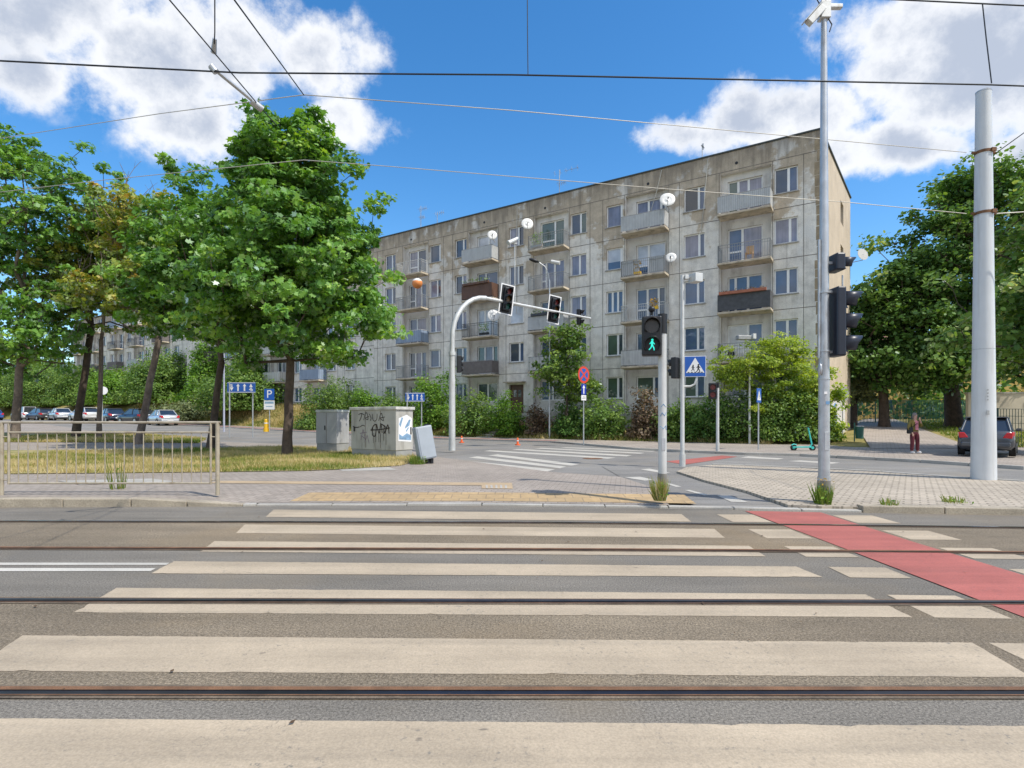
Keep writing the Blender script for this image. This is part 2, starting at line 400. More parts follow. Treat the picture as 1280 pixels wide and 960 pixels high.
def pane(name, c, rough=.06, folds=0, spec=.8):
    m, nt, b = nodes(name); co = objco(nt); f = mrange(nt, noise(nt, co, 1.1, 3), .3, .7, .7, 1.3)
    if folds: f = math_(nt, 'MULTIPLY', f, mrange(nt, noise(nt, co, 7, 3, .6, (1.2, 1.2, .04)), .3, .7, .72, 1.2))
    nt.links.new(scalec(nt, c, f), b.inputs['Base Color']); b.inputs['Roughness'].default_value = .6 if folds else .3
    b.inputs['Coat Weight'].default_value = 1; b.inputs['Coat Roughness'].default_value = .02; b.inputs['Coat IOR'].default_value = 1.7
    bump(nt, b, noise(nt, co, .8, 2), .06, .05)
    return m
P = {'dark': pane('dark_window_glass', (.03, .045, .075)), 'blue': pane('blue_window_glass', (.045, .085, .17)),
     'curtain': pane('net_curtain_behind_glass', (.22, .22, .29), folds=1), 'blind': pane('pale_blind_behind_glass', (.5, .52, .56)),
     'green': pane('greenish_window_glass', (.06, .1, .075)), 'open': pane('open_casement_gap', (.012, .01, .01)), 'white': pane('white_roller_blind', (.6, .58, .54))}

M_bark = mat('dark_maple_bark', (.085, .062, .046), .95, .35, 5, fine=.35, bmp=.7, dirt=((.16, .13, .1), 3, .6, (1, 1, .3)))
M_bark2 = mat('grey_flaking_bark', (.16, .125, .1), .95, .4, 5, fine=.3, bmp=.6, dirt=((.3, .25, .2), 3, .7, (1, 1, .3)))
M_deadwood = mat('bare_dead_wood', (.32, .27, .24), .95, .2, 5)
L_maple = leafmat('maple_leaves', [(0, (0.052, 0.142, 0.023)), (.45, (0.121, 0.285, 0.034)), (.85, (0.241, 0.435, 0.059)), (1, (0.385, 0.540, 0.095))], .38, .2)
L_maple2 = leafmat('yellowing_maple_leaves', [(0, (0.080, 0.145, 0.023)), (.45, (0.217, 0.307, 0.036)), (.8, (0.435, 0.414, 0.057)), (.95, (0.672, 0.476, 0.082)), (1, (0.672, 0.307, 0.098))], .38, .2)
L_maple3 = leafmat('rusty_edged_maple_leaves', [(0, (0.084, 0.145, 0.018)), (.4, (0.210, 0.304, 0.030)), (.7, (0.364, 0.383, 0.048)), (.85, (0.560, 0.396, 0.059)), (1, (0.588, 0.251, 0.071))], .38, .2)
L_dark = leafmat('dark_tree_leaves', [(0, (0.041, 0.100, 0.025)), (.5, (0.094, 0.198, 0.037)), (.9, (0.207, 0.332, 0.076)), (1, (0.492, 0.548, 0.255))], .32, .1)
L_lime = leafmat('yellow_green_leaves', [(0, (0.116, 0.190, 0.018)), (.5, (0.291, 0.408, 0.044)), (1, (0.516, 0.576, 0.094))], .45)
L_shrub = leafmat('shrub_leaves', [(0, (0.055, 0.120, 0.026)), (.5, (0.137, 0.247, 0.044)), (1, (0.289, 0.396, 0.090))], .38)
L_bright = leafmat('bright_shrub_leaves', [(0, (0.067, 0.160, 0.018)), (.5, (0.147, 0.295, 0.028)), (1, (0.280, 0.442, 0.055))], .4)
L_greyg = leafmat('grey_green_leaves', [(0, (0.084, 0.119, 0.048)), (.5, (0.182, 0.224, 0.095)), (1, (0.308, 0.330, 0.154))], .3)
L_brown = leafmat('brown_dry_twigs', [(0, (0.076, 0.048, 0.032)), (.5, (0.165, 0.114, 0.070)), (.8, (0.254, 0.180, 0.108)), (1, (0.178, 0.192, 0.065))], .2)
L_grass = leafmat('grass_blades', [(0, (.08, .16, .025)), (.35, (.19, .24, .05)), (.6, (.46, .38, .17)), (1, (.6, .5, .3))], .3, .03)
M_blue = mat('sign_blue', (.015, .1, .42), .35, .06, 4)
M_blue2 = mat('deep_sign_blue', (.012, .035, .33), .35, .06, 4)
M_signwhite = mat('sign_white', (.8, .8, .8), .4, .04, 4)
M_signred = mat('sign_red', (.62, .06, .03), .4, .05, 4)
M_signblack = mat('sign_black', (.015, .015, .018), .5, .1, 4)
M_yellow = mat('yellow_plastic', (.75, .45, .02), .5, .08, 4)
M_orange = mat('orange_plastic', (.8, .14, .03), .5, .08, 4)
M_lens_off = mat('unlit_signal_lens', (.06, .05, .045), .25, .2, 20)
M_lens_red = mat('dull_red_lens', (.2, .02, .02), .25, .2, 20)
M_lens_amber = mat('dull_amber_lens', (.16, .08, .02), .25, .2, 20)
M_lens_green = mat('dull_green_lens', (.015, .1, .08), .25, .2, 20)
M_green_lit = emat('lit_green_man', (.03, .62, .5), .8)
M_red_lit = emat('lit_red_signal', (.5, .05, .04), .25)

# ------------------------------------------------------------------ ground sheets
KERB = [(-70, 8.7), (-30, 8.9), (-8.36, 9.14), (-4.2, 9.27), (-.5, 9.3), (2.5, 9.05), (4.48, 8.76), (5.1, 8.68), (7.67, 8.39), (15, 7.75), (40, 6.2), (80, 4)]
def gxy(px, py, dz=0): p = at(px, py, dz); return (p.x, p.y)
KNOTS = [9.0, 9.0 + 1.09 / .0205]
def sheet(name, poly, dz, mats, skirt=0, kind='structure'):
    from mathutils.geometry import tessellate_polygon
    bm = bmesh.new(); vs = [bm.verts.new((x, y, 0)) for x, y in poly]
    for tr in tessellate_polygon([[Vector((x, y, 0)) for x, y in poly]]):
        try: f = bm.faces.new([vs[k] for k in tr])
        except ValueError: continue
        f.normal_update()
        if f.normal.z < 0: f.normal_flip()
    for t in KNOTS:
        o = Vector((2.8, 32.7, 0)) + TD * t
        bmesh.ops.bisect_plane(bm, geom=bm.verts[:] + bm.edges[:] + bm.faces[:], plane_co=o, plane_no=TD)
    for v in bm.verts: v.co.z = float(ramp(v.co.x, v.co.y)) + dz
    if skirt:
        be = [e for e in bm.edges if len(e.link_faces) == 1]
        r = bmesh.ops.extrude_edge_only(bm, edges=be)
        for g in r['geom']:
            if isinstance(g, bmesh.types.BMVert): g.co.z -= skirt
    me = bpy.data.meshes.new(name); bm.to_mesh(me); bm.free()
    me.materials.append(mats)
    o = bpy.data.objects.new(name, me); COL.objects.link(o); XF[o.name] = Matrix.Identity(4)
    if kind: o['kind'] = kind
    return o
def grid_mesh(name, xs, ys, zf, m):
    X, Y = np.meshgrid(xs, ys); Z = zf(X, Y); n, k = X.shape
    vs = np.stack([X.ravel(), Y.ravel(), Z.ravel()], 1)
    fs = [(j*k + i, j*k + i + 1, (j+1)*k + i + 1, (j+1)*k + i) for j in range(n - 1) for i in range(k - 1)]
    me = bpy.data.meshes.new(name); me.from_pydata(vs.tolist(), [], fs); me.polygons.foreach_set('use_smooth', [True]*len(fs))
    me.materials.append(m); me.update(); o = bpy.data.objects.new(name, me); COL.objects.link(o); o['kind'] = 'structure'; XF[o.name] = Matrix.Identity(4)
    return o
xs = np.concatenate([[-2500, -1200, -600, -300, -180], np.arange(-120, 71, 1.0), [90, 130, 200, 400, 900, 2500]])
ys = np.concatenate([[-600, -200, -60], np.arange(-20, 131, 1.0), [160, 220, 320, 500, 900, 2000, 4000]])
grid_mesh('ground', xs, ys, lambda x, y: gz(x, y) - .05 + .03 * np.sin(x * 1.7) * np.sin(y * 1.3) * (gz(x, y) > ramp(x, y) + .2), M_bank)

sheet('tram_road', [(-80, -14), (80, -14)] + KERB[::-1], 0, M_road)

# far street: runs along the block, with the side street and the asphalt cycle path joining it
street_near = [(-60, 555), (0, 556), (270, 556), (400, 566), (545, 575), (560, 582), (690, 598), (760, 606), (850, 629)]
st = [gxy(*p) for p in street_near] + [(2.8, 9.08), (3.15, 9.02), (4.75, 8.68), (5.3, 8.7)]
st += [gxy(1060, 632), gxy(1150, 622), gxy(1280, 630), (30, 9), (60, 8), (60, 14.5), (30, 16.2)]
st += [gxy(1280, 581, .02), gxy(1150, 573.5, .02), gxy(1000, 566, .02), gxy(930, 564.5, .02), gxy(800, 560, .02), W(13, 6.1), W(60, 6.1), W(115, 6.1), W(115, 16)]
st += [(-75, 62)]
sheet('street', st, .012, M_street)
sheet('cycle_path', [(2.76, 9.08), (4.72, 8.79)] + [gxy(*p, .02) for p in [(985, 634), (935, 616), (880, 601), (842, 588), (800, 584), (752, 583), (775, 596), (822, 611), (868, 634)]], .022, M_cyclepath)
def world_strip(name, t0, t1, q0, q1, dz, m, skirt=0):
    n = int((t1 - t0) / 4) + 1; ts = np.linspace(t0, t1, n)
    return sheet(name, [W(t, q1) for t in ts] + [W(t, q0) for t in ts[::-1]], dz, m, skirt)
world_strip('cycle_lane', 12.5, 112, 5.0, 6.1, .09, M_redlane, .12)
world_strip('footway', 11, 112, 3.3, 4.92, .1, M_far_pave, .12)
pv = [W(13.2, 3.3), W(13.2, 6.2)] + [gxy(*p, .1) for p in [(800, 560), (930, 565.5), (1000, 567), (1150, 574.5), (1280, 583)]] + [(30, 16.6), (60, 15), (60, 27.5), (30, 27.5), (18.6, 26.5), W(-.6, 2.2), W(2, 3.0), W(6, 3.3)]
sheet('corner_footway', pv, .095, M_far_pave, .1)
grid_mesh('yard_path', np.linspace(0, 1, 8), np.linspace(0, 1, 30), lambda u, v: u * 0, M_far_pave)
yp = bpy.data.objects['yard_path']
for v in yp.data.vertices:
    u, w = v.co.x, v.co.y; Y = 24.6 + w * 44; l = 15.4 + (Y - 24) * .58; wd = 4.6 - w * 1.2
    x = l + u * wd; v.co = (x, Y, max(float(gz(x, Y)), .1) + .012)
# near island with lawns, paving and the setts on the right
isl = KERB[:2] + [(-8.36, 9.14), (-6.2, 9.207), (-6.2, 10.237), (-4.2, 10.3), (-.5, 10.33), (2.6, 10.05)] + [gxy(*p, .12) for p in [(822, 611), (775, 596), (690, 590), (600, 578), (545, 571), (512, 563), (400, 556), (270, 552), (130, 541)]] + [W(70, 14.0), (-70, 48)]
sheet('island_pavement', isl, .12, M_pave, .16)
def ky(x): return np.interp(x, [k[0] for k in KERB], [k[1] for k in KERB])
def zramp(x, y): return .12 - .085 * np.clip((x + 6.2) / 1.8, 0, 1) * (1 - np.clip((y - ky(x) - .05) / .95, 0, 1))
def ramped(name, cols, m, dz):                 # cols: list of (front point, back point) pairs
    vs, fs = [], []
    for (a, b_) in cols:
        for k in range(7):
            f = k / 6; x, y = a[0] + (b_[0] - a[0]) * f, a[1] + (b_[1] - a[1]) * f; vs.append((x, y, float(zramp(x, y)) + dz))
    for i in range(len(cols) - 1):
        for k in range(6): fs.append((i*7 + k, (i+1)*7 + k, (i+1)*7 + k + 1, i*7 + k + 1))
    me = bpy.data.meshes.new(name); me.from_pydata(vs, [], fs); me.materials.append(m); me.update(); o = bpy.data.objects.new(name, me); COL.objects.link(o); o['kind'] = 'structure'; return o
XR = [-6.2 + .25 * i for i in range(36)]
ramped('pavement_ramp', [((x, float(ky(x))), (x + .55 * (x < -5.1) * 0, float(ky(x)) + 1.03)) for x in XR], M_pave, 0.001)
cob = [(4.78, 8.72), (5.2, 8.68), (7.67, 8.4), (15, 7.76), (40, 6.2), (80, 4), (80, 9.5)] + [(30, 11.2)] + [gxy(*p, .07) for p in [(1280, 602), (1210, 598), (1100, 590), (1000, 585), (930, 582), (890, 581), (858, 584), (846, 589), (880, 600), (935, 614), (985, 631)]]
sheet('sett_island', cob, .07, M_cobble, .07)
LAWN1 = [gxy(*p, .13) for p in [(-250, 600), (0, 592.5), (120, 591.5), (270, 590), (380, 588.5), (440, 586), (500, 582), (526, 575), (508, 566), (440, 561), (360, 559), (270, 561), (0, 563), (-250, 565)]]
LAWN2 = [gxy(*p, .13) for p in [(-250, 554), (0, 552.5), (150, 553), (248, 554), (258, 549), (130, 540.5), (0, 541), (-250, 542)]]
sheet('lawn', LAWN1, .137, M_lawn); sheet('lawn', LAWN2, .137, M_lawn)
# kerbs
def kerb(name, pts, z0, z1, w, m=M_kerb):
    mb = MB(); n = len(pts)
    P2 = []
    for i in range(n - 1):
        a, b = Vector((*pts[i], 0)), Vector((*pts[i+1], 0)); L = (b - a).length; k = max(1, int(L / 1.0))
        for j in range(k): P2.append(a.lerp(b, j / k))
    P2.append(Vector((*pts[-1], 0)))
    for a, b in zip(P2[:-1], P2[1:]):
        d = (b - a).normalized(); nn = Vector((-d.y, d.x, 0)); g = d * .006
        zz = [float(ramp(p.x, p.y)) for p in (a, b)]; j = random.uniform(-.004, .004)
        A, B = a + g, b - g
        mb.prism([A + Vector((0, 0, z0 + zz[0])), B + Vector((0, 0, z0 + zz[1])), B + nn*w + Vector((0, 0, z0 + zz[1])), A + nn*w + Vector((0, 0, z0 + zz[0]))], (0, 0, z1 - z0 + j))
    return structure(mb.build(name, m, bevel=.012))
kerb('kerb', [(x, y - .1) for x, y in KERB[:3]] + [(-6.2, 9.1)], -.02, .135, .2)
mb = MB()
for i in range(2):
    x0, x1 = -6.19 + .9 * i, -5.31 + .9 * i; za, zb = (.135 - .05 * i, .085 - .05 * i); ya, yb = 9.1 + .02 * i, 9.12 + .02 * i
    mb.add([(x0, ya, -.02), (x1, yb, -.02), (x1, yb + .2, -.02), (x0, ya + .2, -.02), (x0, ya, za), (x1, yb, zb), (x1, yb + .2, zb), (x0, ya + .2, za)], [(0,3,2,1),(4,5,6,7),(0,1,5,4),(1,2,6,5),(2,3,7,6),(3,0,4,7)])
structure(mb.build('kerb', M_kerb, bevel=.012))
kerb('kerb', [(5.35, 8.55), (7.67, 8.29), (15, 7.65), (40, 6.1)], -.02, .1, .2)
kerb('dropped_kerb', [(-4.4, 9.14), (-4.2, 9.18), (-.5, 9.2), (2.5, 8.95), (4.48, 8.66), (5.35, 8.55)], -.02, .034, .14, M_conc)
kerb('kerb', [gxy(*p, .07) for p in [(890, 580.5), (930, 581.5), (1000, 584.5), (1100, 589.5), (1210, 597.5), (1280, 601.5)]], -.02, .085, .12, M_conc)
kerb('kerb', [W(112, 6.2), W(60, 6.2), W(13, 6.2)] + [gxy(*p, .1) for p in [(800, 560.6), (930, 566), (1000, 567.6), (1150, 575), (1280, 583.5)]], -.02, .115, .12, M_conc)
# markings
def pxpoly(mb, pts, dz):
    vs = [at(px, py, 0) for px, py in pts]
    vs = [Vector((v.x, v.y, v.z + dz)) for v in vs]
    n = Vector((0, 0, 0))
    for i in range(len(vs)): n += vs[i-1].cross(vs[i])
    mb.add(vs, [tuple(range(len(vs))) if n.z > 0 else tuple(range(len(vs)))[::-1]])
def worn_poly(mb, pts, dz, step=.05):          # a painted bar whose edges are slightly ragged and chipped
    q = [at(px, py, 0) for px, py in pts]; out = []
    r = random.Random(int(pts[0][1] * 7))
    for a, b_ in zip(q, q[1:] + q[:1]):
        n = max(2, int((b_ - a).length / step)); d = (b_ - a).normalized(); nn = Vector((-d.y, d.x, 0)); chip = 0
        for k in range(n):
            if r.random() < .045: chip = r.uniform(.004, .016)
            p = a.lerp(b_, k / n); out.append(p + nn * (r.uniform(-.003, .003) + chip)); chip *= r.choice([0, .5])
    q3 = [Vector((p.x, p.y, p.z + dz)) for p in out]; nz_ = sum(q3[i-1].x * q3[i].y - q3[i].x * q3[i-1].y for i in range(len(q3)))
    from mathutils.geometry import tessellate_polygon
    tr = tessellate_polygon([[Vector((p.x, p.y, 0)) for p in q3]])
    o = len(mb.v); fs = []
    for t in tr:
        a, b_, c = (q3[k] for k in t); fs.append(t if (b_ - a).cross(c - a).z > 0 else t[::-1])
    mb.add(q3, fs)
ROWS = [((342, 637.5), (332, 646.5), (852, 643), (864, 652.5)), ((306, 656), (295, 667), (893, 661.5), (906, 673)), ((268, 677), (250, 690.5), (936, 683), (957, 696)),
        ((217, 702), (189, 717.5), (995, 709), (1028, 722.5)), ((146, 736), (92, 766), (1082, 744), (1140, 773)), ((28, 795), (-38, 840), (1215, 804), (1290, 849)), ((-100, 900), (-190, 990), (1400, 912), (1500, 990))]
mb = MB()
for ul, ll, ur, lr in ROWS: worn_poly(mb, [ul, ll, lr, ur], .004)
structure(mb.build('zebra_crossing', M_stripe))
mb = MB()
for (ul, ll, ur, lr) in ROWS:
    A, B = at(*ur), at(*lr); sl = -.045
    for x0, x1 in ((3.06, 3.6), (4.74, 5.32)):
        ya, yb = A.y, B.y
        f = lambda y, x: y + sl * (x - A.x)
        mb.add([(x0, f(yb, x0), .004), (x1, f(yb, x1), .004), (x1, f(ya, x1), .004), (x0, f(ya, x0), .004)], [(0, 1, 2, 3)])
structure(mb.build('cycle_crossing_edge_marking', M_stripe))
sheet('red_cycle_crossing', [(3.6, 8.66), (3.66, 6.5), (3.74, 2), (3.8, -9), (4.9, -9), (4.74, 2), (4.66, 6.5), (4.7, 8.53)], .008, M_red)
mb = MB()
pxpoly(mb, [(-400, 703.5), (-400, 707.5), (208, 706.8), (212, 704)], .004); pxpoly(mb, [(-400, 710.5), (-400, 715), (188, 714.5), (195, 711)], .004)
structure(mb.build('road_line_marking', M_white))
mb = MB()
for p in ([(543, 575.5), (552, 573.5), (694, 587.5), (684, 590)], [(586, 572.5), (597, 571), (708, 584), (700, 586)], [(610, 569.8), (622, 568.5), (724, 581), (714, 582.8)]): pxpoly(mb, p, .017)
for p in ([(605, 564.3), (612, 563.2), (770, 572.6), (760, 574)], [(640, 562.6), (648, 561.6), (790, 569.6), (783, 571)], [(668, 561), (676, 560.2), (806, 566.6), (800, 567.6)], [(700, 560), (708, 559.4), (822, 564), (815, 564.9)]): pxpoly(mb, p, .016)
structure(mb.build('far_zebra_crossing', M_white))
mb = MB(); pxpoly(mb, [(832, 577.5), (903, 570), (922, 571.5), (856, 581.5)], .02); structure(mb.build('red_cycle_marking', M_red))
mb = MB()
for p in ([(896, 621.5), (912, 621.5), (936, 630), (914, 629.5)], [(856, 614.5), (862, 614.2), (888, 621), (880, 621.5)], [(780, 598), (800, 597.4), (818, 601.5), (806, 602.5)], [(830, 606), (836, 605.6), (852, 610), (845, 610.4)], [(800, 588), (812, 587), (838, 592.5), (830, 593.2)]): pxpoly(mb, p, .028)
for p in ([(925, 572.5), (935, 571), (980, 573.6), (972, 575)], [(985, 577), (1000, 576), (1050, 579), (1040, 580.4)]): pxpoly(mb, p, .016)
structure(mb.build('cycle_path_arrow', M_white))
ramped('tactile_paving', [((x + .02 * (x < 0), float(ky(x)) + .14), (x + (.12 if x < -3 else 0), float(ky(x)) + .78)) for x in [-3.75 + .25 * i for i in range(28)]], M_tact, .006)
mb = MB(); pxpoly(mb, [(272, 608.5), (640, 611.3), (641, 619.5), (602, 619.2), (602, 614.8), (262, 611.8)], .127)
structure(mb.build('tactile_guide_strip', mat('faded_tactile_paving', (.43, .32, .2), .85, .12, 3, fine=.12)))
mb = MB()
for i in range(5): pxpoly(mb, [(607 + i*6, 614.6), (609.5 + i*6, 614.6), (610 + i*6, 619), (607.3 + i*6, 619)], .131)
structure(mb.build('tactile_bars', M_conc))
mb = MB(); pxpoly(mb, [(420, 591), (486, 590), (497, 593.5), (428, 595)], .126); structure(mb.build('concrete_manhole_slab', M_conc))
mb = MB(); pxpoly(mb, [(72, 608.5), (190, 605.5), (222, 610), (100, 614)], .128); structure(mb.build('pale_paving_patch', M_conc))
mb = MB(); p0 = at(741, 573, .018); mb.disc(p0, .36, (0, 0, 1), 20); structure(mb.build('manhole_cover', M_rust))

# browner, dustier asphalt inside each track
M_bed = asphalt('dusty_track_asphalt', (.205, .165, .115), patch=.24, speck=.55)
for lo, hi in (((5.98, 6.17, 6.25), (7.33, 7.7, 7.79)), ((2.97, 2.97, 2.98), (4.33, 4.4, 4.45))):
    X = np.concatenate([np.linspace(70, 9, 12), np.linspace(8, -8, 33), np.linspace(-9, -70, 12)])
    e = lambda x, a: a[1] + (a[2] - a[1]) * (x / -7.1) if x < 0 else a[1] + (a[0] - a[1]) * (x / 6.7) * (.55 + .45 * min(x / 6.7, 1))
    mb = MB(); rr = random.Random(2)
    pts = [(x, e(x, lo) - .1 + rr.uniform(-.012, .012), e(x, hi) + .1 + rr.uniform(-.012, .012)) for x in X]
    for (xa, la, ha), (xb, lb, hb) in zip(pts[:-1], pts[1:]): mb.add([(xb, lb, .002), (xa, la, .002), (xa, ha, .002), (xb, hb, .002)], [(0, 1, 2, 3)])
    structure(mb.build('track_bed', M_bed))
# rails
for i, (yl, ym, yr) in enumerate(((7.81, 7.72, 7.355), (6.23, 6.15, 5.95), (4.46, 4.41, 4.34), (2.97, 2.96, 2.96))):
    def yy(x):
        if x < 0: return ym + (yl - ym) * (x / -7.1)
        return ym + (yr - ym) * (x / 6.7) * (.55 + .45 * min(abs(x) / 6.7, 1))
    X = np.concatenate([[-70, -30], np.arange(-14, 14.1, 1.0), [30, 70]])
    lab = ['farthest tram rail from the camera, beside the far kerb', 'brown dusty tram rail second from the far kerb',
           'shiny dark tram rail crossing the middle of the zebra', 'nearest tram rail with a rusty brown edge'][i]
    T = thing('tram_rail', lab, 'tram rail', (0, ym, 0), 0, 'tram rails set in the road')
    def strip(mb, a, b, z, th=.0):
        for x0, x1 in zip(X[:-1], X[1:]):
            mb.add([(x0, yy(x0) + a, z), (x1, yy(x1) + a, z), (x1, yy(x1) + b, z), (x0, yy(x0) + b, z)], [(0, 1, 2, 3)])
    m1 = MB(); strip(m1, -.006 if i == 3 else -.02, .012 if i == 3 else .022, .014); m1.build('rail_head', (M_steel, M_rust, M_darksteel, M_rust)[i], T)
    m2 = MB(); strip(m2, -.05, -.006 if i == 3 else -.02, .0105); m2.build('groove', M_groove, T)
    m3 = MB(); strip(m3, -.06, -.05, .0125); strip(m3, .012 if i == 3 else .022, .034, .0122); m3.build('guard_lip', M_rust, T)
    m4 = MB(); strip(m4, -.085, .06, .0065 + .0004 * i); m4.build('joint_filler', M_joint, T)
# ------------------------------------------------------------------ buildings
def frame_fn(o, a, n):                       # local wall frame: origin, along, outward
    o, a, n = Vector(o), Vector(a), Vector(n)
    return lambda s, d, z: o + a * s + n * d + Vector((0, 0, z))
def wall_cells(mb, fr, aa, zz, cls, mids):
    aa = sorted(set(round(x, 3) for x in aa)); zz = sorted(set(round(x, 3) for x in zz))
    C = [[cls((aa[i] + aa[i+1]) / 2, (zz[j] + zz[j+1]) / 2) for j in range(len(zz) - 1)] for i in range(len(aa) - 1)]
    for i in range(len(aa) - 1):
        for j in range(len(zz) - 1):
            d, draw, mi = C[i][j]
            mb.mi = mi
            if draw: mb.add([fr(aa[i], d, zz[j]), fr(aa[i+1], d, zz[j]), fr(aa[i+1], d, zz[j+1]), fr(aa[i], d, zz[j+1])], [(0, 1, 2, 3)])
            if i + 1 < len(aa) - 1:
                d2, _, m2 = C[i+1][j]
                if abs(d - d2) > .001:
                    mb.mi = mi if d < d2 else m2
                    mb.add([fr(aa[i+1], d, zz[j]), fr(aa[i+1], d2, zz[j]), fr(aa[i+1], d2, zz[j+1]), fr(aa[i+1], d, zz[j+1])], [(0, 1, 2, 3)])
            if j + 1 < len(zz) - 1:
                d2, _, m2 = C[i][j+1]
                if abs(d - d2) > .001:
                    mb.mi = mi if d < d2 else m2
                    mb.add([fr(aa[i], d, zz[j+1]), fr(aa[i+1], d, zz[j+1]), fr(aa[i+1], d2, zz[j+1]), fr(aa[i], d2, zz[j+1])], [(0, 1, 2, 3)])
    mb.mi = 0
def fbox(mb, fr, a0, a1, d0, d1, z0, z1):
    vs = [fr(a, d, z) for z in (z0, z1) for a, d in ((a0, d0), (a1, d0), (a1, d1), (a0, d1))]
    return mb.add(vs, [(0,3,2,1),(4,5,6,7),(0,1,5,4),(1,2,6,5),(2,3,7,6),(3,0,4,7)])
def window(parent, fr, a0, a1, z0, z1, d, bars, kinds, sill=True, zbar=None):
    """frame with mullions at the fractions `bars`; one pane mesh behind it per light"""
    w = MB(); t = .07
    fbox(w, fr, a0, a1, d - .05, d + .02, z0, z0 + t); fbox(w, fr, a0, a1, d - .05, d + .02, z1 - t, z1)
    fbox(w, fr, a0, a0 + t, d - .05, d + .02, z0 + t, z1 - t); fbox(w, fr, a1 - t, a1, d - .05, d + .02, z0 + t, z1 - t)
    xs_ = [a0] + [a0 + (a1 - a0) * f for f in bars] + [a1]
    for x in xs_[1:-1]: fbox(w, fr, x - .065, x + .065, d - .05, d + .022, z0 + t, z1 - t)
    if zbar:
        for i, zf in zbar: 
            zz = z0 + (z1 - z0) * zf; fbox(w, fr, xs_[i] + .065, xs_[i+1] - .065, d - .05, d + .018, zz - .05, zz + .05)
    o = w.build('window', M_frame, parent)
    p = MB(); ms = []
    for i in range(len(xs_) - 1):
        k = kinds[min(i, len(kinds) - 1)]; zs = [(z0 + .02, z1 - .02, k)]
        if '/' in k: u, l = k.split('/'); zm = z0 + (z1 - z0) * .38; zs = [(z0 + .02, zm, l), (zm, z1 - .02, u)]
        for q0, q1, kk in zs:
            if P[kk] not in ms: ms.append(P[kk])
            p.mi = ms.index(P[kk])
            p.add([fr(xs_[i] + .02, d - .03, q0), fr(xs_[i+1] - .02, d - .03, q0), fr(xs_[i+1] - .02, d - .03, q1), fr(xs_[i] + .02, d - .03, q1)], [(0, 1, 2, 3)])
    p.build('pane', ms, o)
    if sill:
        s = MB(); fbox(s, fr, a0 - .06, a1 + .06, d - .02, d + .24, z0 - .055, z0 - .003); s.build('sill', M_sill, o)
def bars(mb, fr, a0, a1, d0, d1, z0, z1, step, r=.011, cross=False):
    rr = .02
    pts = [fr(a0, d0, z1), fr(a0, d1, z1), fr(a1, d1, z1), fr(a1, d0, z1)]
    for p, q in zip(pts[:-1], pts[1:]):
        mb.tube([p, q], rr, 5)
        lo = [v - Vector((0, 0, z1 - z0 - .08)) for v in (p, q)]; mb.tube(lo, rr * .8, 5)
        mb.tube([v - Vector((0, 0, .16)) for v in (p, q)], rr * .6, 4)
        n = max(2, int((q - p).length / step))
        for i in range(n + 1):
            b = p.lerp(q, i / n); big = i in (0, n)
            mb.tube([b, b - Vector((0, 0, z1 - z0 - (0 if big else .08)))], .022 if big else r, 4, caps=False)
def balcony(parent, fr, a0, a1, zf, style, proj_=.95):
    s = MB(); zb = zf - .17
    vs = [fr(a0, 0, zb + .0), fr(a1, 0, zb), fr(a1, proj_, zb + .05), fr(a0, proj_, zb + .05), fr(a0, 0, zf), fr(a1, 0, zf), fr(a1, proj_, zf), fr(a0, proj_, zf)]
    s.add(vs, [(0,3,2,1),(4,5,6,7),(0,1,5,4),(1,2,6,5),(2,3,7,6),(3,0,4,7)])
    b = s.build('balcony', M_slab, parent, bevel=.015)
    if style is None: return b
    kind, bar = style
    m = MB(); e = .05
    bars(m, fr, a0 + e, a1 - e, .02, proj_ - e, zf, zf + 1.0, .13 if kind in ('bars', 'half') else .5)
    m.build('railing', {'grey': M_rail_grey, 'dark': M_rail_dark, 'white': M_rail_white}[bar], b)
    if kind in M_panel or kind == 'half':
        q = MB(); d = proj_ - e + (.03 if kind != 'half' else -.03)
        if kind == 'half':
            fbox(q, fr, a0 + 1.65, a1 - e, d - .012, d, zf + .08, zf + .96); q.build('infill_panel', M_panel['grey'], b); q = MB(); fbox(q, fr, a0 + e, a0 + e + .95, d - .012, d, zf + .08, zf + .96)
        else:
            top = zf + (.96 if kind != 'brown' else 1.06)
            fbox(q, fr, a0 + e - .02, a1 - e + .02, d - .012, d + .006, zf + .06, top)
            for a, sg in ((a0 + e - .02, 1), (a1 - e, 1)): fbox(q, fr, a, a + .018, .04, d - .014, zf + .06, top - .01)
        q.build('infill_panel', M_panel[kind] if kind != 'half' else M_panel['grey'], b)
    return b

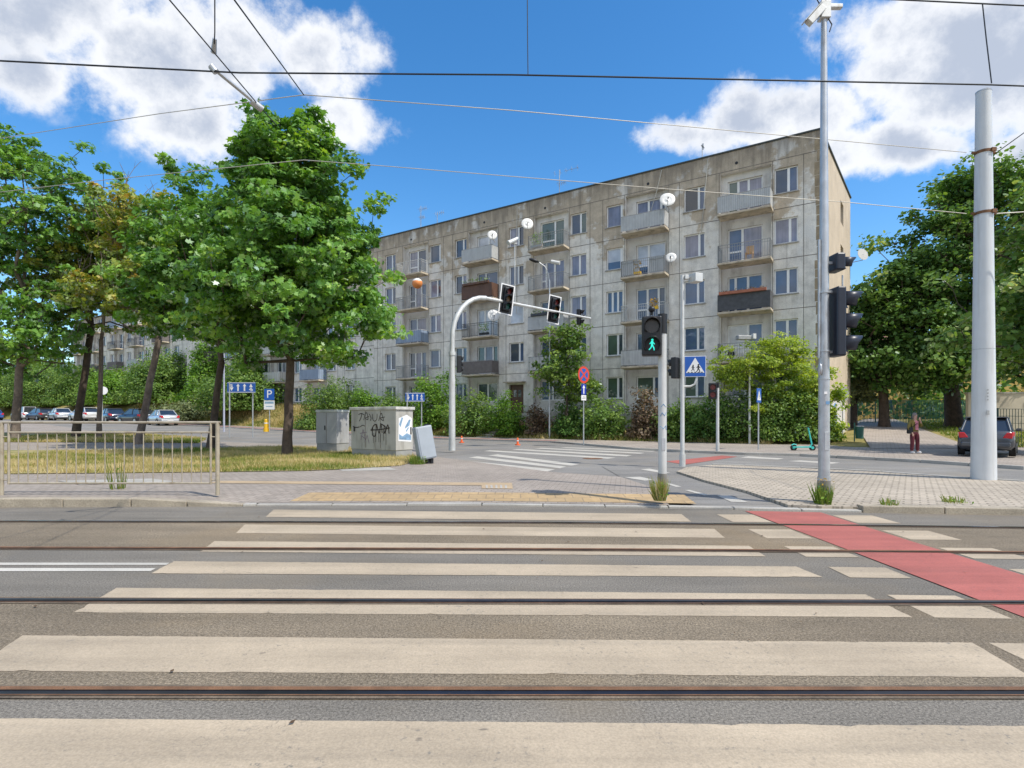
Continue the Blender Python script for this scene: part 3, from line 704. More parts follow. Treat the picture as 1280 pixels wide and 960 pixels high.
FLOORS = [1.86, 4.68, 7.5, 10.32, 13.14]; PER = 12.8
def block(label, t0, t1, dz, ztop, depth0, specs, slant=0, seed=1, detail=True, endwall=True):
    """one section of the panel block: the facade frame runs along TD from the corner"""
    r = random.Random(seed)
    org = CORNER + ND * depth0
    fr = frame_fn(org, TD, ND)
    base = fr(t0, 0, 0); E = thing('apartment_building', label, 'apartment block', (base.x, base.y, 0), math.atan2(TD.y, TD.x))
    if True:
        g = frame_fn(org + Vector((0, 0, dz)), TD, ND)
    wins = []; bays = []; doors = []
    n0, n1 = int(math.floor(t0 / PER)) - 1, int(math.ceil(t1 / PER)) + 1
    for k in range(n0, n1 + 1):
        o = k * PER
        for c, a0, a1 in (('A', 1.1, 2.3), ('B', 6.1, 7.35), ('C', 11.3, 12.45)):
            if o + a0 > t0 + .3 and o + a1 < t1 - .2:
                for i, z in enumerate(FLOORS):
                    if c == 'B' and i == 0 and k == 1: doors.append((o + a0, o + a1, z - .1, z + 2.0)); continue
                    if c == 'B' and i == 1 and k in (1,): pass
                    wins.append((o + a0, o + a1, z + .83, z + 2.25, c, i, k, 0))
        for c, a0, a1, w0, w1 in (('x', 2.45, 5.2, 2.95, 4.85), ('y', 8.35, 11.1, 8.6, 10.5)):
            if o + a0 > t0 + .1 and o + a1 < t1 - .1:
                bays.append((o + a0, o + a1, c, k))
                for i, z in enumerate(FLOORS): wins.append((o + w0, o + w1, z + (.12 if i else .8), z + 2.22, c, i, k, -.3))
    def cls(a, z):
        d, mi = 0, 0
        for b0, b1, c, k in bays:
            if b0 < a < b1 and 1.86 < z < 15.75: d, mi = -.3, 1
        for w in wins:
            if w[0] < a < w[1] and w[2] < z < w[3]: return (d - .16, False, mi)
        for w in doors:
            if w[0] < a < w[1] and w[2] < z < w[3]: return (-.25, False, 0)
        return (d, True, mi)
    zbot = -2.0 if dz < .2 else -3.0
    aa = [t0, t1] + [x for w in wins for x in w[:2]] + [x for b in bays for x in b[:2]] + [x for w in doors for x in w[:2]]
    zz = [zbot, 1.86, 15.75, ztop] + [x for w in wins for x in w[2:4]] + [x for w in doors for x in w[2:4]]
    mb = MB(); wall_cells(mb, g, aa, zz, cls, None)
    D = 12.0
    # back, ends and roof
    mb.mi = 0
    mb.add([g(t0, 0, zbot), g(t0 + slant, -D, zbot), g(t0 + slant, -D, ztop), g(t0, 0, ztop)], [(0, 1, 2, 3)]) if not endwall else None
    mb.add([g(t1, 0, zbot), g(t1, -D, zbot), g(t1, -D, ztop), g(t1, 0, ztop)], [(3, 2, 1, 0)])
    mb.add([g(t0 + slant, -D, zbot), g(t1, -D, zbot), g(t1, -D, ztop), g(t0 + slant, -D, ztop)], [(3, 2, 1, 0)])
    mb.build('wall', [M_facade, M_bay], E)
    if endwall:
        # end wall, slightly out of square, with a column of small stair windows
        a = g(t0, 0, 0); b = g(t0 + slant, -D, 0); ad = (b - a); L = ad.length; ad.normalize()
        nn = Vector((ad.y, -ad.x, 0)); fe = frame_fn(a, ad, nn); ew = []
        for i, z in enumerate(FLOORS[1:]): ew.append((7.3, 8.6, z + .9, z + 2.3))
        def ce(s, z):
            for w in ew:
                if w[0] < s < w[1] and w[2] < z < w[3]: return (-.28, False, 0)
            return (0, True, 0)
        m2 = MB(); wall_cells(m2, fe, [0, L] + [x for w in ew for x in w[:2]], [zbot, ztop] + [x for w in ew for x in w[2:4]], ce, None)
        m2.build('end_wall', M_end, E)
        for w in ew: window(E, fe, *w, -.26, [.5], ['dark'], sill=True)
        qn = MB()                                   # toothed edge where the thick end render meets the panels
        rz = random.Random(3); z = 0
        while z < ztop - .4:
            h = rz.uniform(.25, .8); fbox(qn, g, t0, t0 + rz.uniform(.16, .3), .002, .012, z, z + h * .93); z += h
        qn.build('corner_render', mat('patchy_corner_render', (.34, .27, .18), .95, .25, 2, fine=.2, bmp=.4), E)
    # roof slab and metal edging
    rf = MB(); fl = [g(t0 - .0, .0, ztop + .003), g(t1, 0, ztop + .003), g(t1, -D, ztop + .003), g(t0 + slant, -D, ztop + .003)]
    rf.add(fl, [(0, 1, 2, 3)]); ro = rf.build('roof', mat('roof_felt', (.1, .1, .1), .9, .2, 1), E)
    ed = MB(); fbox(ed, g, t0 - .04, t1, -.2, .06, ztop + .01, ztop + .09); 
    p0, p1 = g(t0 - .04, 0, ztop + .01), g(t0 + slant - .04, -D, ztop + .01); o = TD * .2
    ed.prism([p0 - TD * .04, p1 - TD * .04, p1 + o, p0 + o], (0, 0, .08)); ed.build('edging', M_roofedge, ro)
    # joints between the panels
    sm = MB()
    cuts = sorted((b[0] - .06, b[1] + .06) for b in bays)
    for z in FLOORS + [15.9]:
        zz_ = z - .02; spans = []; a = t0
        for c0, c1 in cuts:
            if z < 15.9: spans.append((a, c0)); a = c1
        spans.append((a, t1))
        for s0, s1 in spans:
            if s1 - s0 > .05: fbox(sm, g, s0, s1, 0, .006, zz_ - .018, zz_ + .018)
    for k in range(n0, n1 + 1):
        for off in (.82, 2.38, 5.27, 7.62, 8.28, 11.17, 12.7):
            t = k * PER + off
            if t0 + .2 < t < t1 - .1 and not any(w[0] - .05 < t < w[1] + .05 for w in wins): fbox(sm, g, t - .015, t + .015, 0, .0072, .4, 15.9)
    sm.build('panel_joints', M_seam, E)
    for w in wins:
        a0, a1, z0, z1, c, i, k, d = w
        sp = specs.get((c, k, i)) if specs else None
        if c in 'ABC':
            bar, kinds = sp if sp else ([.62 if r.random() < .6 else .5], r.choice([['blue'], ['curtain', 'dark'], ['dark', 'blue'], ['blue', 'dark'], ['dark'], ['curtain', 'blue'], ['blue', 'blue']]))
            bar = [1 - b for b in bar[::-1]]; kinds = kinds[::-1]
            window(E, g, a0, a1, z0, z1, d - .14, bar, kinds)
        else:
            bar, kinds = sp if sp else r.choice([([.45], ['blue', 'curtain']), ([.4, .75], ['blue', 'blue', 'dark']), ([.5], ['curtain', 'dark']), ([.35, .7], ['dark', 'curtain', 'blue'])])
            bar = [1 - b for b in bar[::-1]]; kinds = kinds[::-1]
            window(E, g, a0, a1, z0, z1, d - .14, bar, kinds, sill=False, zbar=[(len(bar), .36)] if i else None)
    for b0, b1, c, k in bays:
        for i, z in enumerate(FLOORS):
            key = ('b' + c, k, i)
            st_ = specs[key] if specs and key in specs else (None if i == 0 else r.choice([('bars', 'grey'), ('grey', 'grey'), ('blue', 'grey'), ('taupe', 'grey'), ('bars', 'dark'), ('pale', 'white')]))
            if st_ == 'none' or (st_ is None and i == 0): continue
            balcony(E, g, b0 - .12, b1 - .02, z, st_)
    for a0, a1, z0, z1 in doors:
        m = MB(); fbox(m, g, a0 + .02, a1 - .02, -.24, -.18, z0, z1 - .02); fbox(m, g, a0 + .1, a1 - .1, -.2, -.165, z0 + .1, z0 + .95)
        do = m.build('door', mat('brown_entrance_door', (.11, .055, .035), .5, .2, 4), E)
        m = MB(); fbox(m, g, a0 + .3, a0 + .55, -.19, -.162, z0 + 1.2, z1 - .4); fbox(m, g, a1 - .55, a1 - .3, -.19, -.162, z0 + 1.2, z1 - .4); m.build('pane', P['dark'], do)
        m = MB(); fbox(m, g, a0 - .2, a1 + .2, .0, .55, z1 + .12, z1 + .2); m.build('canopy', M_slab, E)
    for k in range(n0, n1 + 1):
        for off in (4.3, 9.6):
            t = k * PER + off
            if t0 + 1 < t < t1 - 1: vp = MB(); vp.tube([g(t, .0, 16.25), g(t, .015, 16.25)], .09, 10); vp.build('roof_vent', M_signblack, E)
    return E, g

S = {}
def setc(col, k, lst):                        # listed from the top floor down, as one reads the photograph
    for i, v in zip((4, 3, 2, 1, 0), lst):
        if v is not None: S[(col, k, i)] = v
setc('A', 0, [([.6], ['dark', 'blue']), ([.66], ['curtain']), ([.58], ['blue']), ([.55], ['blue', 'blue']), ([.5], ['dark'])])
setc('B', 0, [([.7], ['open', 'blue']), ([.72], ['curtain', 'blue']), ([.66], ['blue', 'blue']), ([.66], ['blue', 'blue']), ([.6], ['green', 'blue'])])
setc('C', 0, [([.9], ['curtain', 'curtain']), ([.88], ['blind/blue', 'blue']), ([.35, .68], ['blue', 'blue', 'blue']), ([.68], ['green', 'dark']), ([.68], ['green', 'dark'])])
setc('A', 1, [([.62], ['dark', 'green']), ([.55], ['curtain', 'curtain']), ([.62], ['curtain', 'curtain']), ([.6], ['blue']), ([.6], ['dark'])])
setc('B', 1, [([.62], ['curtain', 'dark']), ([.6], ['blue', 'dark']), ([.95], ['blind', 'blind']), ([.68], ['dark', 'blue']), None])
setc('C', 1, [([.68], ['dark', 'blue']), ([.6], ['dark', 'curtain']), ([.6], ['blue', 'curtain']), ([.6], ['dark', 'blue']), None])
setc('A', 2, [([.85], ['dark', 'blue']), ([.64], ['curtain', 'dark']), ([.5], ['blue', 'curtain']), ([.8], ['blue', 'blue']), None])
setc('x', 0, [([.3, .6], ['green', 'curtain', 'curtain']), ([.42], ['blue', 'curtain']), ([.22, .58], ['blue', 'blue', 'blue']), ([.58], ['white', 'blue']), ([.5], ['blue', 'curtain'])])
setc('y', 0, [([.42, .85], ['curtain', 'curtain', 'dark']), ([.42], ['blind/blue', 'blind']), ([.38, .76], ['blue', 'blue', 'dark']), ([.55], ['blue', 'green']), ([.6], ['green', 'blue'])])
setc('x', 1, [([.6], ['green', 'green']), ([.22, .58], ['curtain', 'curtain', 'curtain']), ([.5], ['blue', 'blue']), ([.5], ['blue', 'white']), ([.5], ['blue', 'dark'])])
setc('y', 1, [([.55], ['blind', 'blind']), ([.4], ['blue', 'blue']), ([.35, .7], ['blind', 'blind', 'blind']), ([.35, .75], ['green', 'curtain', 'green']), ([.5], ['dark', 'green'])])
setc('bx', 0, [('grey', 'grey'), ('bars', 'grey'), ('dark', 'grey'), ('bars', 'grey'), 'none'])
setc('by', 0, [('grey', 'grey'), ('half', 'grey'), ('bars', 'white'), ('grey', 'grey'), 'none'])
setc('bx', 1, [('bars', 'grey'), ('bars', 'grey'), ('grey', 'dark'), ('pale', 'grey'), 'none'])
setc('by', 1, [('grey', 'grey'), ('brown', 'dark'), ('bars', 'dark'), ('taupe', 'grey'), 'none'])
setc('bx', 2, [('bars', 'white'), ('bars', 'grey'), ('blue', 'white'), ('bars', 'grey'), 'none'])
B1, g1 = block('weathered five storey concrete apartment block with tan top floor and ochre end wall', 0, 34.3, 0, 16.98, 0, S, slant=-.94)
B2, g2 = block('grey apartment block section with a lower roof, seen behind the large maple crown', 34.36, 66, .3, 16.0, -.12, None, seed=4, endwall=False)
B3, g3 = block('far grey apartment block glimpsed between the dark trunks behind parked cars', 66.5, 102, .7, 15.6, -1.2, None, seed=9, endwall=False)
t = MB()
for pts in ([(0, 0), (.3, .5), (.5, .05), (.8, .6)], [(1.0, .1), (1.1, .6), (1.5, .5), (1.4, .1), (1.0, .1)], [(1.8, .6), (1.9, .05), (2.3, .1)], [(2.6, .05), (2.8, .6), (3.1, .05), (2.7, .3)]):
    t.tube([g2(44.5 + x * 1.0, .02, 1.0 + y * 1.5) for x, y in pts], .07, 4)
t.build('graffiti', mat('blue_spray_paint', (.12, .25, .5), .7, .2, 3), B2)

# things fixed to or standing on the block
def dish(label, tf, d, z, r, aim, m=None, col=(.72, .72, .7)):
    p = g1(tf, d, z); T = thing('satellite_dish', label, 'satellite dish', p, 0, 'satellite dishes on the block')
    aim = Vector(aim).normalized(); u = aim.orthogonal().normalized(); w = aim.cross(u); mb = MB(); n = 20
    rings = [(0, 0), (.5, .04), (1, .16)]; vs = []; fs = []
    for rr, h in rings:
        for k in range(n): vs.append(p + (u*math.cos(2*PI*k/n) + w*math.sin(2*PI*k/n)) * rr * r + aim * h * r)
    for j in range(2):
        for k in range(n): fs.append((j*n + k, j*n + (k+1) % n, (j+1)*n + (k+1) % n, (j+1)*n + k))
    mb.add(vs, fs, True); o = mb.build('reflector', m or mat('dish_white', col, .45, .05, 3), T)
    s = o.modifiers.new('Solid', 'SOLIDIFY'); s.thickness = .012
    a = MB(); tip = p + aim * r * 1.0 - Vector((0, 0, r * .25)); a.tube([p + aim * .16 * r - Vector((0, 0, r * .95)), tip], .014, 5)
    a.tube([tip, tip - aim * .12], .035, 8); a.build('receiver_arm', M_black, T)
    b = MB(); b.tube([p - aim * .03, p - aim * .25, g1(tf, min(d - .2, .55), z - .45)], .022, 6); b.build('mounting_bracket', M_rail_grey, T)
AIM = (-.1, -.95, .35)
dish('large white satellite dish on the top right ribbed balcony beside the open window', 8.05, 1.0, 14.55, .46, (-.15, -.95, .3))
dish('small white satellite dish on the wall between the fourth floor balcony and curtained window', 8.0, .45, 11.2, .33, (-.35, -.9, .3))
dish('white satellite dish left of the top floor balcony with green plants', 18.0, .95, 15.0, .42, (.1, -.97, .2))
dish('white satellite dish over the right end of the grey ribbed top balcony', 21.0, .95, 14.75, .36, (.1, -.97, .2))
dish('weathered wire-like satellite dish behind the traffic signal arm', 21.0, .8, 8.9, .45, (.2, -.95, .2))
dish('white satellite dish near the roof edge by the maple crown', 34.0, .9, 14.2, .38, (.1, -.95, .2))
p = g1(.0, 0, 12.9) + Vector((7.2, 9.6, 0)) * 1.0
Td = thing('satellite_dish', 'grey satellite dish sticking out of the ochre end wall', 'satellite dish', p + Vector((.5, -.4, 0)), 0, 'satellite dishes on the block')
mb = MB(); q = p + Vector((.75, -.55, 0)); mb.disc(q, .42, (.2, -.95, .2), 18); o = mb.build('reflector', mat('dish_grey', (.5, .5, .48), .5, .05, 3), Td); o.modifiers.new('Solid', 'SOLIDIFY').thickness = .02
mb = MB(); mb.tube([p + Vector((-.1, .1, -.5)), q + Vector((0, .03, -.4)), q], .025, 6); mb.build('mounting_bracket', M_rail_grey, Td)

T = thing('balcony_ball_decoration', 'orange and white striped ball hanging at a third column balcony', 'balcony ball', g1(28.3, 1.0, 12.2))
mb = MB(); c = g1(28.3, 1.0, 12.2); mb.ball(c, (.42, .42, .42), 14, 8); o = mb.build('ball', [mat('ball_orange', (.72, .25, .07), .6, .1, 3), mat('dish_white', (.72, .72, .7), .45, .05, 3)], T)
for pl in o.data.polygons: pl.material_index = 1 if (pl.center.z > .14) else 0
mb = MB(); mb.tube([c + Vector((0, 0, .4)), g1(28.3, .9, 13.0)], .012, 4); mb.build('cord', M_wire, T)
def antenna(label, tf, d, h, arms):
    p = g1(tf, d, 16.98); T = thing('roof_antenna', label, 'antenna', p, 0, 'antennas on the roof')
    mb = MB(); mb.tube([p, p + Vector((0, 0, h))], .03, 5); mb.build('mast', M_galv, T)
    mb = MB()
    for z, L in arms:
        c = p + Vector((0, 0, z)); mb.tube([c - TD * L * .2, c + TD * L * .8 * -1], .014, 4)
        for k in range(5):
            e = c - TD * L * (-.2 + k * .24); mb.tube([e - ND * .25 + Vector((0, 0, 0)), e + ND * .25], .01, 4); mb.tube([e - Vector((0, 0, .2)), e + Vector((0, 0, .2))], .01, 4)
    mb.build('aerial', M_galv, T)
antenna('tall thin twin mast antenna on the far roof', 30.2, -1.5, 2.6, [(2.3, .8), (1.6, .5)])
antenna('shorter roof antenna beside the twin mast', 28.8, -2, 1.9, [(1.8, .9)])
antenna('branched aerial on the roof above the plant balcony', 16.6, -1.2, 2.3, [(2.1, 1.9), (1.3, .6)])
antenna('single rod antenna on the roof near the corner', 6.5, -1.0, 1.3, [(1.2, .1)])
# a few balcony belongings
def leafbox(name, label, cat, tf, zf, L, m_box, leaf, n=130, d=.98, h=.28, parent_col=None):
    p = g1(tf, d, zf); T = thing(name, label, cat, p)
    mb = MB(); fbox(mb, g1, tf - L/2, tf + L/2, d - .1, d + .1, zf, zf + .16); mb.build('trough', m_box, T)
    C = np.array([g1(tf + random.uniform(-L/2, L/2), d + random.uniform(-.12, .16), zf + .16 + random.random() * h) for _ in range(n)])
    Nr = unit(rng.normal(size=(n, 3)) + np.array([0, -.4, .6])); v, k = leaf_verts(C, Nr, .09 * (.6 + rng.random(n)), KITE)
    ngon_mesh('foliage', v, k, rng.random(n), leaf, T)
leafbox('flower_box', 'flower box with green plants on the brown boarded balcony', 'flower box', 22.5, 11.36, 2.4, M_panel['brown'], L_shrub)
leafbox('flower_box', 'flower box on the dark topped grey balcony behind the signal arm', 'flower box', 16.4, 8.5, 2.5, M_rail_dark, L_shrub)
leafbox('flower_box', 'reddish planter along the dark fabric balcony rail', 'flower box', 3.8, 8.46, 2.5, mat('terracotta', (.4, .15, .09), .8, .15, 4), L_brown, 60, h=.1)
leafbox('potted_plant', 'trailing plant pots on the top balcony left of the dish', 'potted plants', 17.3, 13.3, .9, M_rail_grey, L_bright, 160, d=.8, h=.9)
leafbox('potted_plant', 'leafy plants behind the dark balcony bars', 'potted plants', 21.9, 7.6, .8, M_black, L_bright, 140, d=.7, h=.7)
leafbox('potted_plant', 'yellow flowers behind the half panelled balcony rail', 'potted plants', 10.0, 10.4, .45, M_yellow, leafmat('yellow_flowers', [(0, (.3, .2, .02)), (1, (.7, .42, .04))], .3), 120, d=.78, h=.7)
leafbox('potted_plant', 'yellow flowers on the white recessed balcony above the signal', 'potted plants', 8.9, 8.1, .5, M_yellow, MC.get('x') or bpy.data.materials['yellow_flowers'], 120, d=.9, h=.5)
T = thing('air_conditioner', 'white air conditioner unit on the second floor balcony above the acacia', 'air conditioner', g1(4.6, .6, 4.7))
mb = MB(); fbox(mb, g1, 4.2, 5.0, .45, .75, 4.75, 5.35); mb.build('casing', M_rail_white, T, bevel=.02)
mb = MB(); mb.disc(g1(4.45, .76, 5.05), .22, ND, 16); mb.build('fan_grille', M_black, T)
T = thing('balcony_chair', 'wooden folding chair on the fourth floor open balcony', 'chair', g1(3.5, .6, 10.33))
mb = MB(); fbox(mb, g1, 3.3, 3.7, .4, .75, 10.72, 10.76); mb.build('seat', mat('pale_wood', (.5, .33, .18), .6, .15, 5), T)
mb = MB(); fbox(mb, g1, 3.3, 3.7, .36, .4, 10.76, 11.2); mb.build('backrest', mat('pale_wood', (.5, .33, .18)), T)
for a in (3.33, 3.67):
    for d in (.4, .72): mb = MB(); fbox(mb, g1, a - .02, a + .02, d - .02, d + .02, 10.33, 10.72); mb.build('leg', mat('pale_wood', (.5, .33, .18)), T)
# the yellow house and its wall behind the yard, seen through the trees
def small_house(label, o, a, n, L, H, m, cols, floors, D=9):
    fr = frame_fn(o, a, n); E = thing('yellow_house', label, 'house', o, 0)
    ws = [(c, c + 1.3, f, f + 1.4) for c in cols for f in floors]
    def cl(s, z):
        for w in ws:
            if w[0] < s < w[1] and w[2] < z < w[3]: return (-.15, False, 0)
        return (0, True, 0)
    mb = MB(); wall_cells(mb, fr, [0, L] + [x for w in ws for x in w[:2]], [-1, H] + [x for w in ws for x in w[2:4]], cl, None)
    q = [fr(0, 0, -1), fr(0, -D, -1), fr(L, -D, -1), fr(L, 0, -1)]; up = Vector((0, 0, H + 1))
    for i in range(3): mb.add([q[i], q[i+1], q[i+1] + up, q[i] + up], [(0, 1, 2, 3)])
    mb.build('wall', m, E)
    rf = MB(); rf.add([fr(-.3, .4, H), fr(L + .3, .4, H), fr(L + .3, -D/2, H + 2.5), fr(-.3, -D/2, H + 2.5), fr(L + .3, -D - .4, H), fr(-.3, -D - .4, H)], [(0, 1, 2, 3), (3, 2, 4, 5)])
    rf.build('roof', mat('brown_roof_tiles', (.2, .09, .06), .8, .2, 3), E)
    for w in ws: window(E, fr, *w, -.13, [.5], ['dark', 'blue'])
for px0, z0_, z1_, k in ((5.9, 16.9, 12.6, .4), (8.7, 16.9, 14.2, .8), (19.4, 16.9, 9.0, .1)):
    mb = MB(); mb.tube([g1(px0, .05, z0_), g1(px0 + k * .4, .12, (z0_ + z1_) / 2), g1(px0 + k, .03, z1_)], .022, 5); mb.build('hanging_cable', M_cable, B1)
small_house('yellow rendered house far behind the yard trees and the green fence', (40, 70, .9), (.995, -.1, 0), (-.1, -.995, 0), 40, 9, mat('yellow_render', (.62, .44, .14), .9, .1, 1, dirt=((.5, .4, .2), 1, .4)), [2, 6, 10, 14, 18, 22, 26, 30], [1.4, 4.4, 7])
# ------------------------------------------------------------------ street furniture
def pole(mb, p, h, r0, r1=None, n=14): mb.tube([p, p + Vector((0, 0, h))], [r0, r1 or r0], n)
def facing(c, yaw, pitch=0):                  # local frame: x right, y = outward (towards the viewer of the face), z up
    return Matrix.Translation(Vector(c)) @ Matrix.Rotation(yaw, 4, 'Z') @ Matrix.Rotation(pitch, 4, 'X')
def yaw_to(v): v = Vector(v); return math.atan2(v.y, v.x) - PI / 2
def signal_head(T, M, n=3, cell=.3, w=.34, dep=.2, border=0, lenses=None, visor=.24, hm=None, part='signal_head'):
    H = n * cell
    mb = MB(); mb.M = M; mb.box((0, 0, 0), (w, dep, H + .04)); h = mb.build(part, hm or M_black, T, bevel=.025)
    if border:
        mb = MB(); mb.M = M; mb.box((0, -dep * .2, 0), (w + border * 2, .02, H + .04 + border * 2)); mb.build('backboard', M_black, h)
        mb = MB(); mb.M = M; a, b = w / 2 + border, H / 2 + .02 + border; t = .05; y = -dep * .2 + .0115
        mb.box((0, y, b - t/2), (2*a, .003, t)); mb.box((0, y, -b + t/2), (2*a, .003, t)); mb.box((a - t/2, y, 0), (t, .003, 2*b - 2*t)); mb.box((-a + t/2, y, 0), (t, .003, 2*b - 2*t)); mb.build('backboard_border', M_signwhite, h)
    for i in range(n):
        z = (n - 1) * cell / 2 - i * cell; r = cell * .36
        mb = MB(); mb.M = M; mb.disc((0, dep / 2 + .006, z), r, (0, 1, 0), 18); mb.build('lens', (lenses or [M_lens_off] * n)[i], h)
        mb = MB(); mb.M = M; k = 14; vs = []; fs = []
        for j in range(k + 1):
            a = -.25 * PI + 1.5 * PI * j / k; ln = visor * (.55 + .45 * max(0, math.sin(a)))
            for y in (dep / 2 - .002, dep / 2 + ln): vs.append((math.cos(a) * r * 1.1, y, z + math.sin(a) * r * 1.1))
        for j in range(k): fs.append((2*j, 2*j + 2, 2*j + 3, 2*j + 1))
        mb.add(vs, fs, True); v = mb.build('visor', hm or M_black, h); v.modifiers.new('Solid', 'SOLIDIFY').thickness = .008
    return h
def man(M, y, c, s, m, T, name='walking_figure', flip=1):
    mb = MB(); mb.M = M
    def P2(x, z): return (c[0] + flip * x * s, y, c[1] + z * s)
    mb.disc(P2(.02, .42), .1 * s, (0, 1, 0), 12)
    def limb(a, b, w0, w1):
        a, b = Vector(P2(*a)), Vector(P2(*b)); d = (b - a).normalized(); q = Vector((-d.z, 0, d.x))
        vs = [a + q*w0*s, b + q*w1*s, b - q*w1*s, a - q*w0*s]
        mb.add(vs, [(0, 1, 2, 3)])
    limb((0, .32), (0, -.06), .1, .075); limb((.0, .28), (.22, .05), .045, .035); limb((-.01, .28), (-.2, .08), .045, .035)
    limb((.02, -.02), (.14, -.24), .06, .045); limb((.14, -.22), (.17, -.46), .045, .035); limb((-.02, -.02), (-.1, -.25), .06, .045); limb((-.1, -.23), (-.26, -.42), .045, .035)
    return mb.build(name, m, T)
def text(T, s, M, size, m, name='lettering'):
    cu = bpy.data.curves.new(name, 'FONT'); cu.body = s; cu.size = size; cu.align_x = 'CENTER'; cu.align_y = 'CENTER'; cu.extrude = .001
    cu.materials.append(m); o = bpy.data.objects.new(name, cu); COL.objects.link(o); o.parent = T
    me = bpy.data.meshes.new_from_object(o); bpy.data.objects.remove(o); me.transform(XF[T.name].inverted() @ M @ Matrix.Rotation(PI, 4, 'Z') @ Matrix.Rotation(PI / 2, 4, 'X'))
    o = bpy.data.objects.new(name, me); COL.objects.link(o); o.parent = T; return o

# curved mast with three signal heads over the carriageway
b = Vector((-2.46, 23.0, .1)); T = thing('traffic_light_mast', 'curved white traffic light mast reaching over the street with three black signal heads', 'traffic light', b)
mb = MB(); e0 = Vector((-.95, 23.45, 6.5)); e1 = proj(738, 398, 27.6); ad = (e1 - e0).normalized()
pts = [b, b + Vector((0, 0, 4.0))]
top = b + Vector((0, 0, 4.2)); hd = Vector((ad.x, ad.y, 0)).normalized()
for k in range(1, 9):
    a = PI / 2 * k / 8; pts.append(b + Vector((0, 0, 4.55)) + hd * (1.75 * (1 - math.cos(a))) + Vector((0, 0, 1.95 * math.sin(a))))
e0 = pts[-1]
mb.tube(pts[:2] , [.135, .125], 14)
mb.tube([b + Vector((0, 0, 4.0))] + pts[2:], [.105] + [.1] * 8, 14); mb.tube([b + Vector((0, 0, 3.9)), b + Vector((0, 0, 4.05))], .15, 14); mb.tube([b, b + Vector((0, 0, .35))], .14, 14)
mb.build('post', M_galvlight, T)
mb = MB(); mb.tube([e0 - hd * .2, e1], [.075, .05], 12); mb.build('arm', M_galvlight, T)
fdir = Vector((.45, -.89, 0))
for px, Yd, bd in ((631, 24.0, .16), (690, 25.9, .16)):
    k = (px - CX) / F; s_ = (k * Yd - e0.x) / ad.x if abs(ad.x) > .01 else 0
    # where the arm passes this bearing
    tt = (e0.x - k * e0.y) / (k * ad.y - ad.x); c = e0 + ad * tt
    signal_head(T, facing(c + fdir * .22 + Vector((0, 0, .08)), yaw_to(fdir)) @ Matrix.Rotation(R(-7), 4, 'Y'), 3, .33, .36, .2, bd, [M_lens_red, M_lens_amber, M_lens_green], .26)
tt = (e0.x - (717 - CX) / F * e0.y) / ((717 - CX) / F * ad.y - ad.x); c = e0 + ad * tt
signal_head(T, facing(c + Vector((.25, -.12, -.05)), yaw_to((.9, -.43, 0))), 3, .24, .26, .18, 0, [M_lens_red, M_lens_amber, M_lens_green], .2)
signal_head(T, facing(b + Vector((.28, .05, 3.55)), yaw_to((1, .25, 0))), 3, .22, .24, .18, 0, None, .12)

k = (643.5 - CX) / F; tt = (e0.x - k * e0.y) / (k * ad.y - ad.x); c = e0 + ad * tt; tz = EYE - (303 - HY) / F * c.y
mb = MB(); mb.tube([c, (c.x, c.y, tz)], .024, 8); mb.build('camera_post', M_galvlight, T)
mb = MB(); q = Vector((c.x, c.y, tz)); mb.tube([q + Vector((-.3, -.3, -.12)), q + Vector((.0, -.02, .1)), q + Vector((.12, .1, .22))], [.1, .09, .07], 12); mb.box(q + Vector((0, 0, -.05)), (.22, .08, .06)); mb.build('camera', M_galvlight, T)

# pedestrian signal at the near kerb, lit green
b = at(828, 624, .12); T = thing('pedestrian_signal', 'grey pedestrian signal post at the kerb showing a lit green man', 'pedestrian signal', b)
mb = MB(); h = (624 - 393) / F * b.y; pole(mb, b, h - .3, .068); mb.tube([b, b + Vector((0, 0, .4))], .072, 14); mb.build('post', M_galvlight, T)
mb = MB(); mb.tube([b + Vector((0, 0, h - .32)), b + Vector((0, 0, h))], .075, 14); mb.build('post_cap', M_black, T)
M = facing(b + Vector((-.19, -.06, h - .37)), yaw_to((-.18, -.98, 0)))
hd_ = signal_head(T, M, 2, .3, .31, .18, 0, [M_lens_off, M_signblack], .16)
man(M, .105, (0, -.15), .19, M_green_lit, hd_, 'green_man', -1)
mb = MB(); mb.M = M; mb.box((0, -.02, .39), (.04, .04, .08)); mb.ball((0, 0, .44), (.055, .055, .05), 10, 6); mb.build('sounder', M_black, T)
mb = MB(); mb.box(b + Vector((-.1, -.01, h - .62)), (.16, .05, .05)); mb.box(b + Vector((-.1, -.01, h - .2)), (.14, .05, .04)); mb.build('bracket', M_black, T)

mb = MB()
for zz, pts in ((1.35, [(-.05, 0), (-.02, .06), (.02, .01), (.05, .07)]), (1.15, [(-.05, .04), (0, 0), (.04, .05), (.05, -.02)]), (1.5, [(-.04, 0), (.0, .05), (.04, .0)])):
    for (u0, v0), (u1, v1) in zip(pts[:-1], pts[1:]): mb.tube([b + Vector((u0, -math.sqrt(max(.0001, .0705**2 - u0*u0)), zz + v0)), b + Vector((u1, -math.sqrt(max(.0001, .0705**2 - u1*u1)), zz + v1))], .005, 4)
mb.build('marker_tag', mat('faded_blue_marker', (.15, .3, .5), .6), T)
mb = MB(); mb.tube([b + Vector((0, 0, .06)), b + Vector((0, 0, .42))], .0735, 14); mb.build('base_sleeve', mat('dark_pole_base', (.2, .19, .17), .7, .3, 6), T)
mb = MB(); mb.box(b + Vector((.0, -.0685, .9)), (.06, .01, .2)); mb.build('hatch', M_galv, T, bevel=.003)

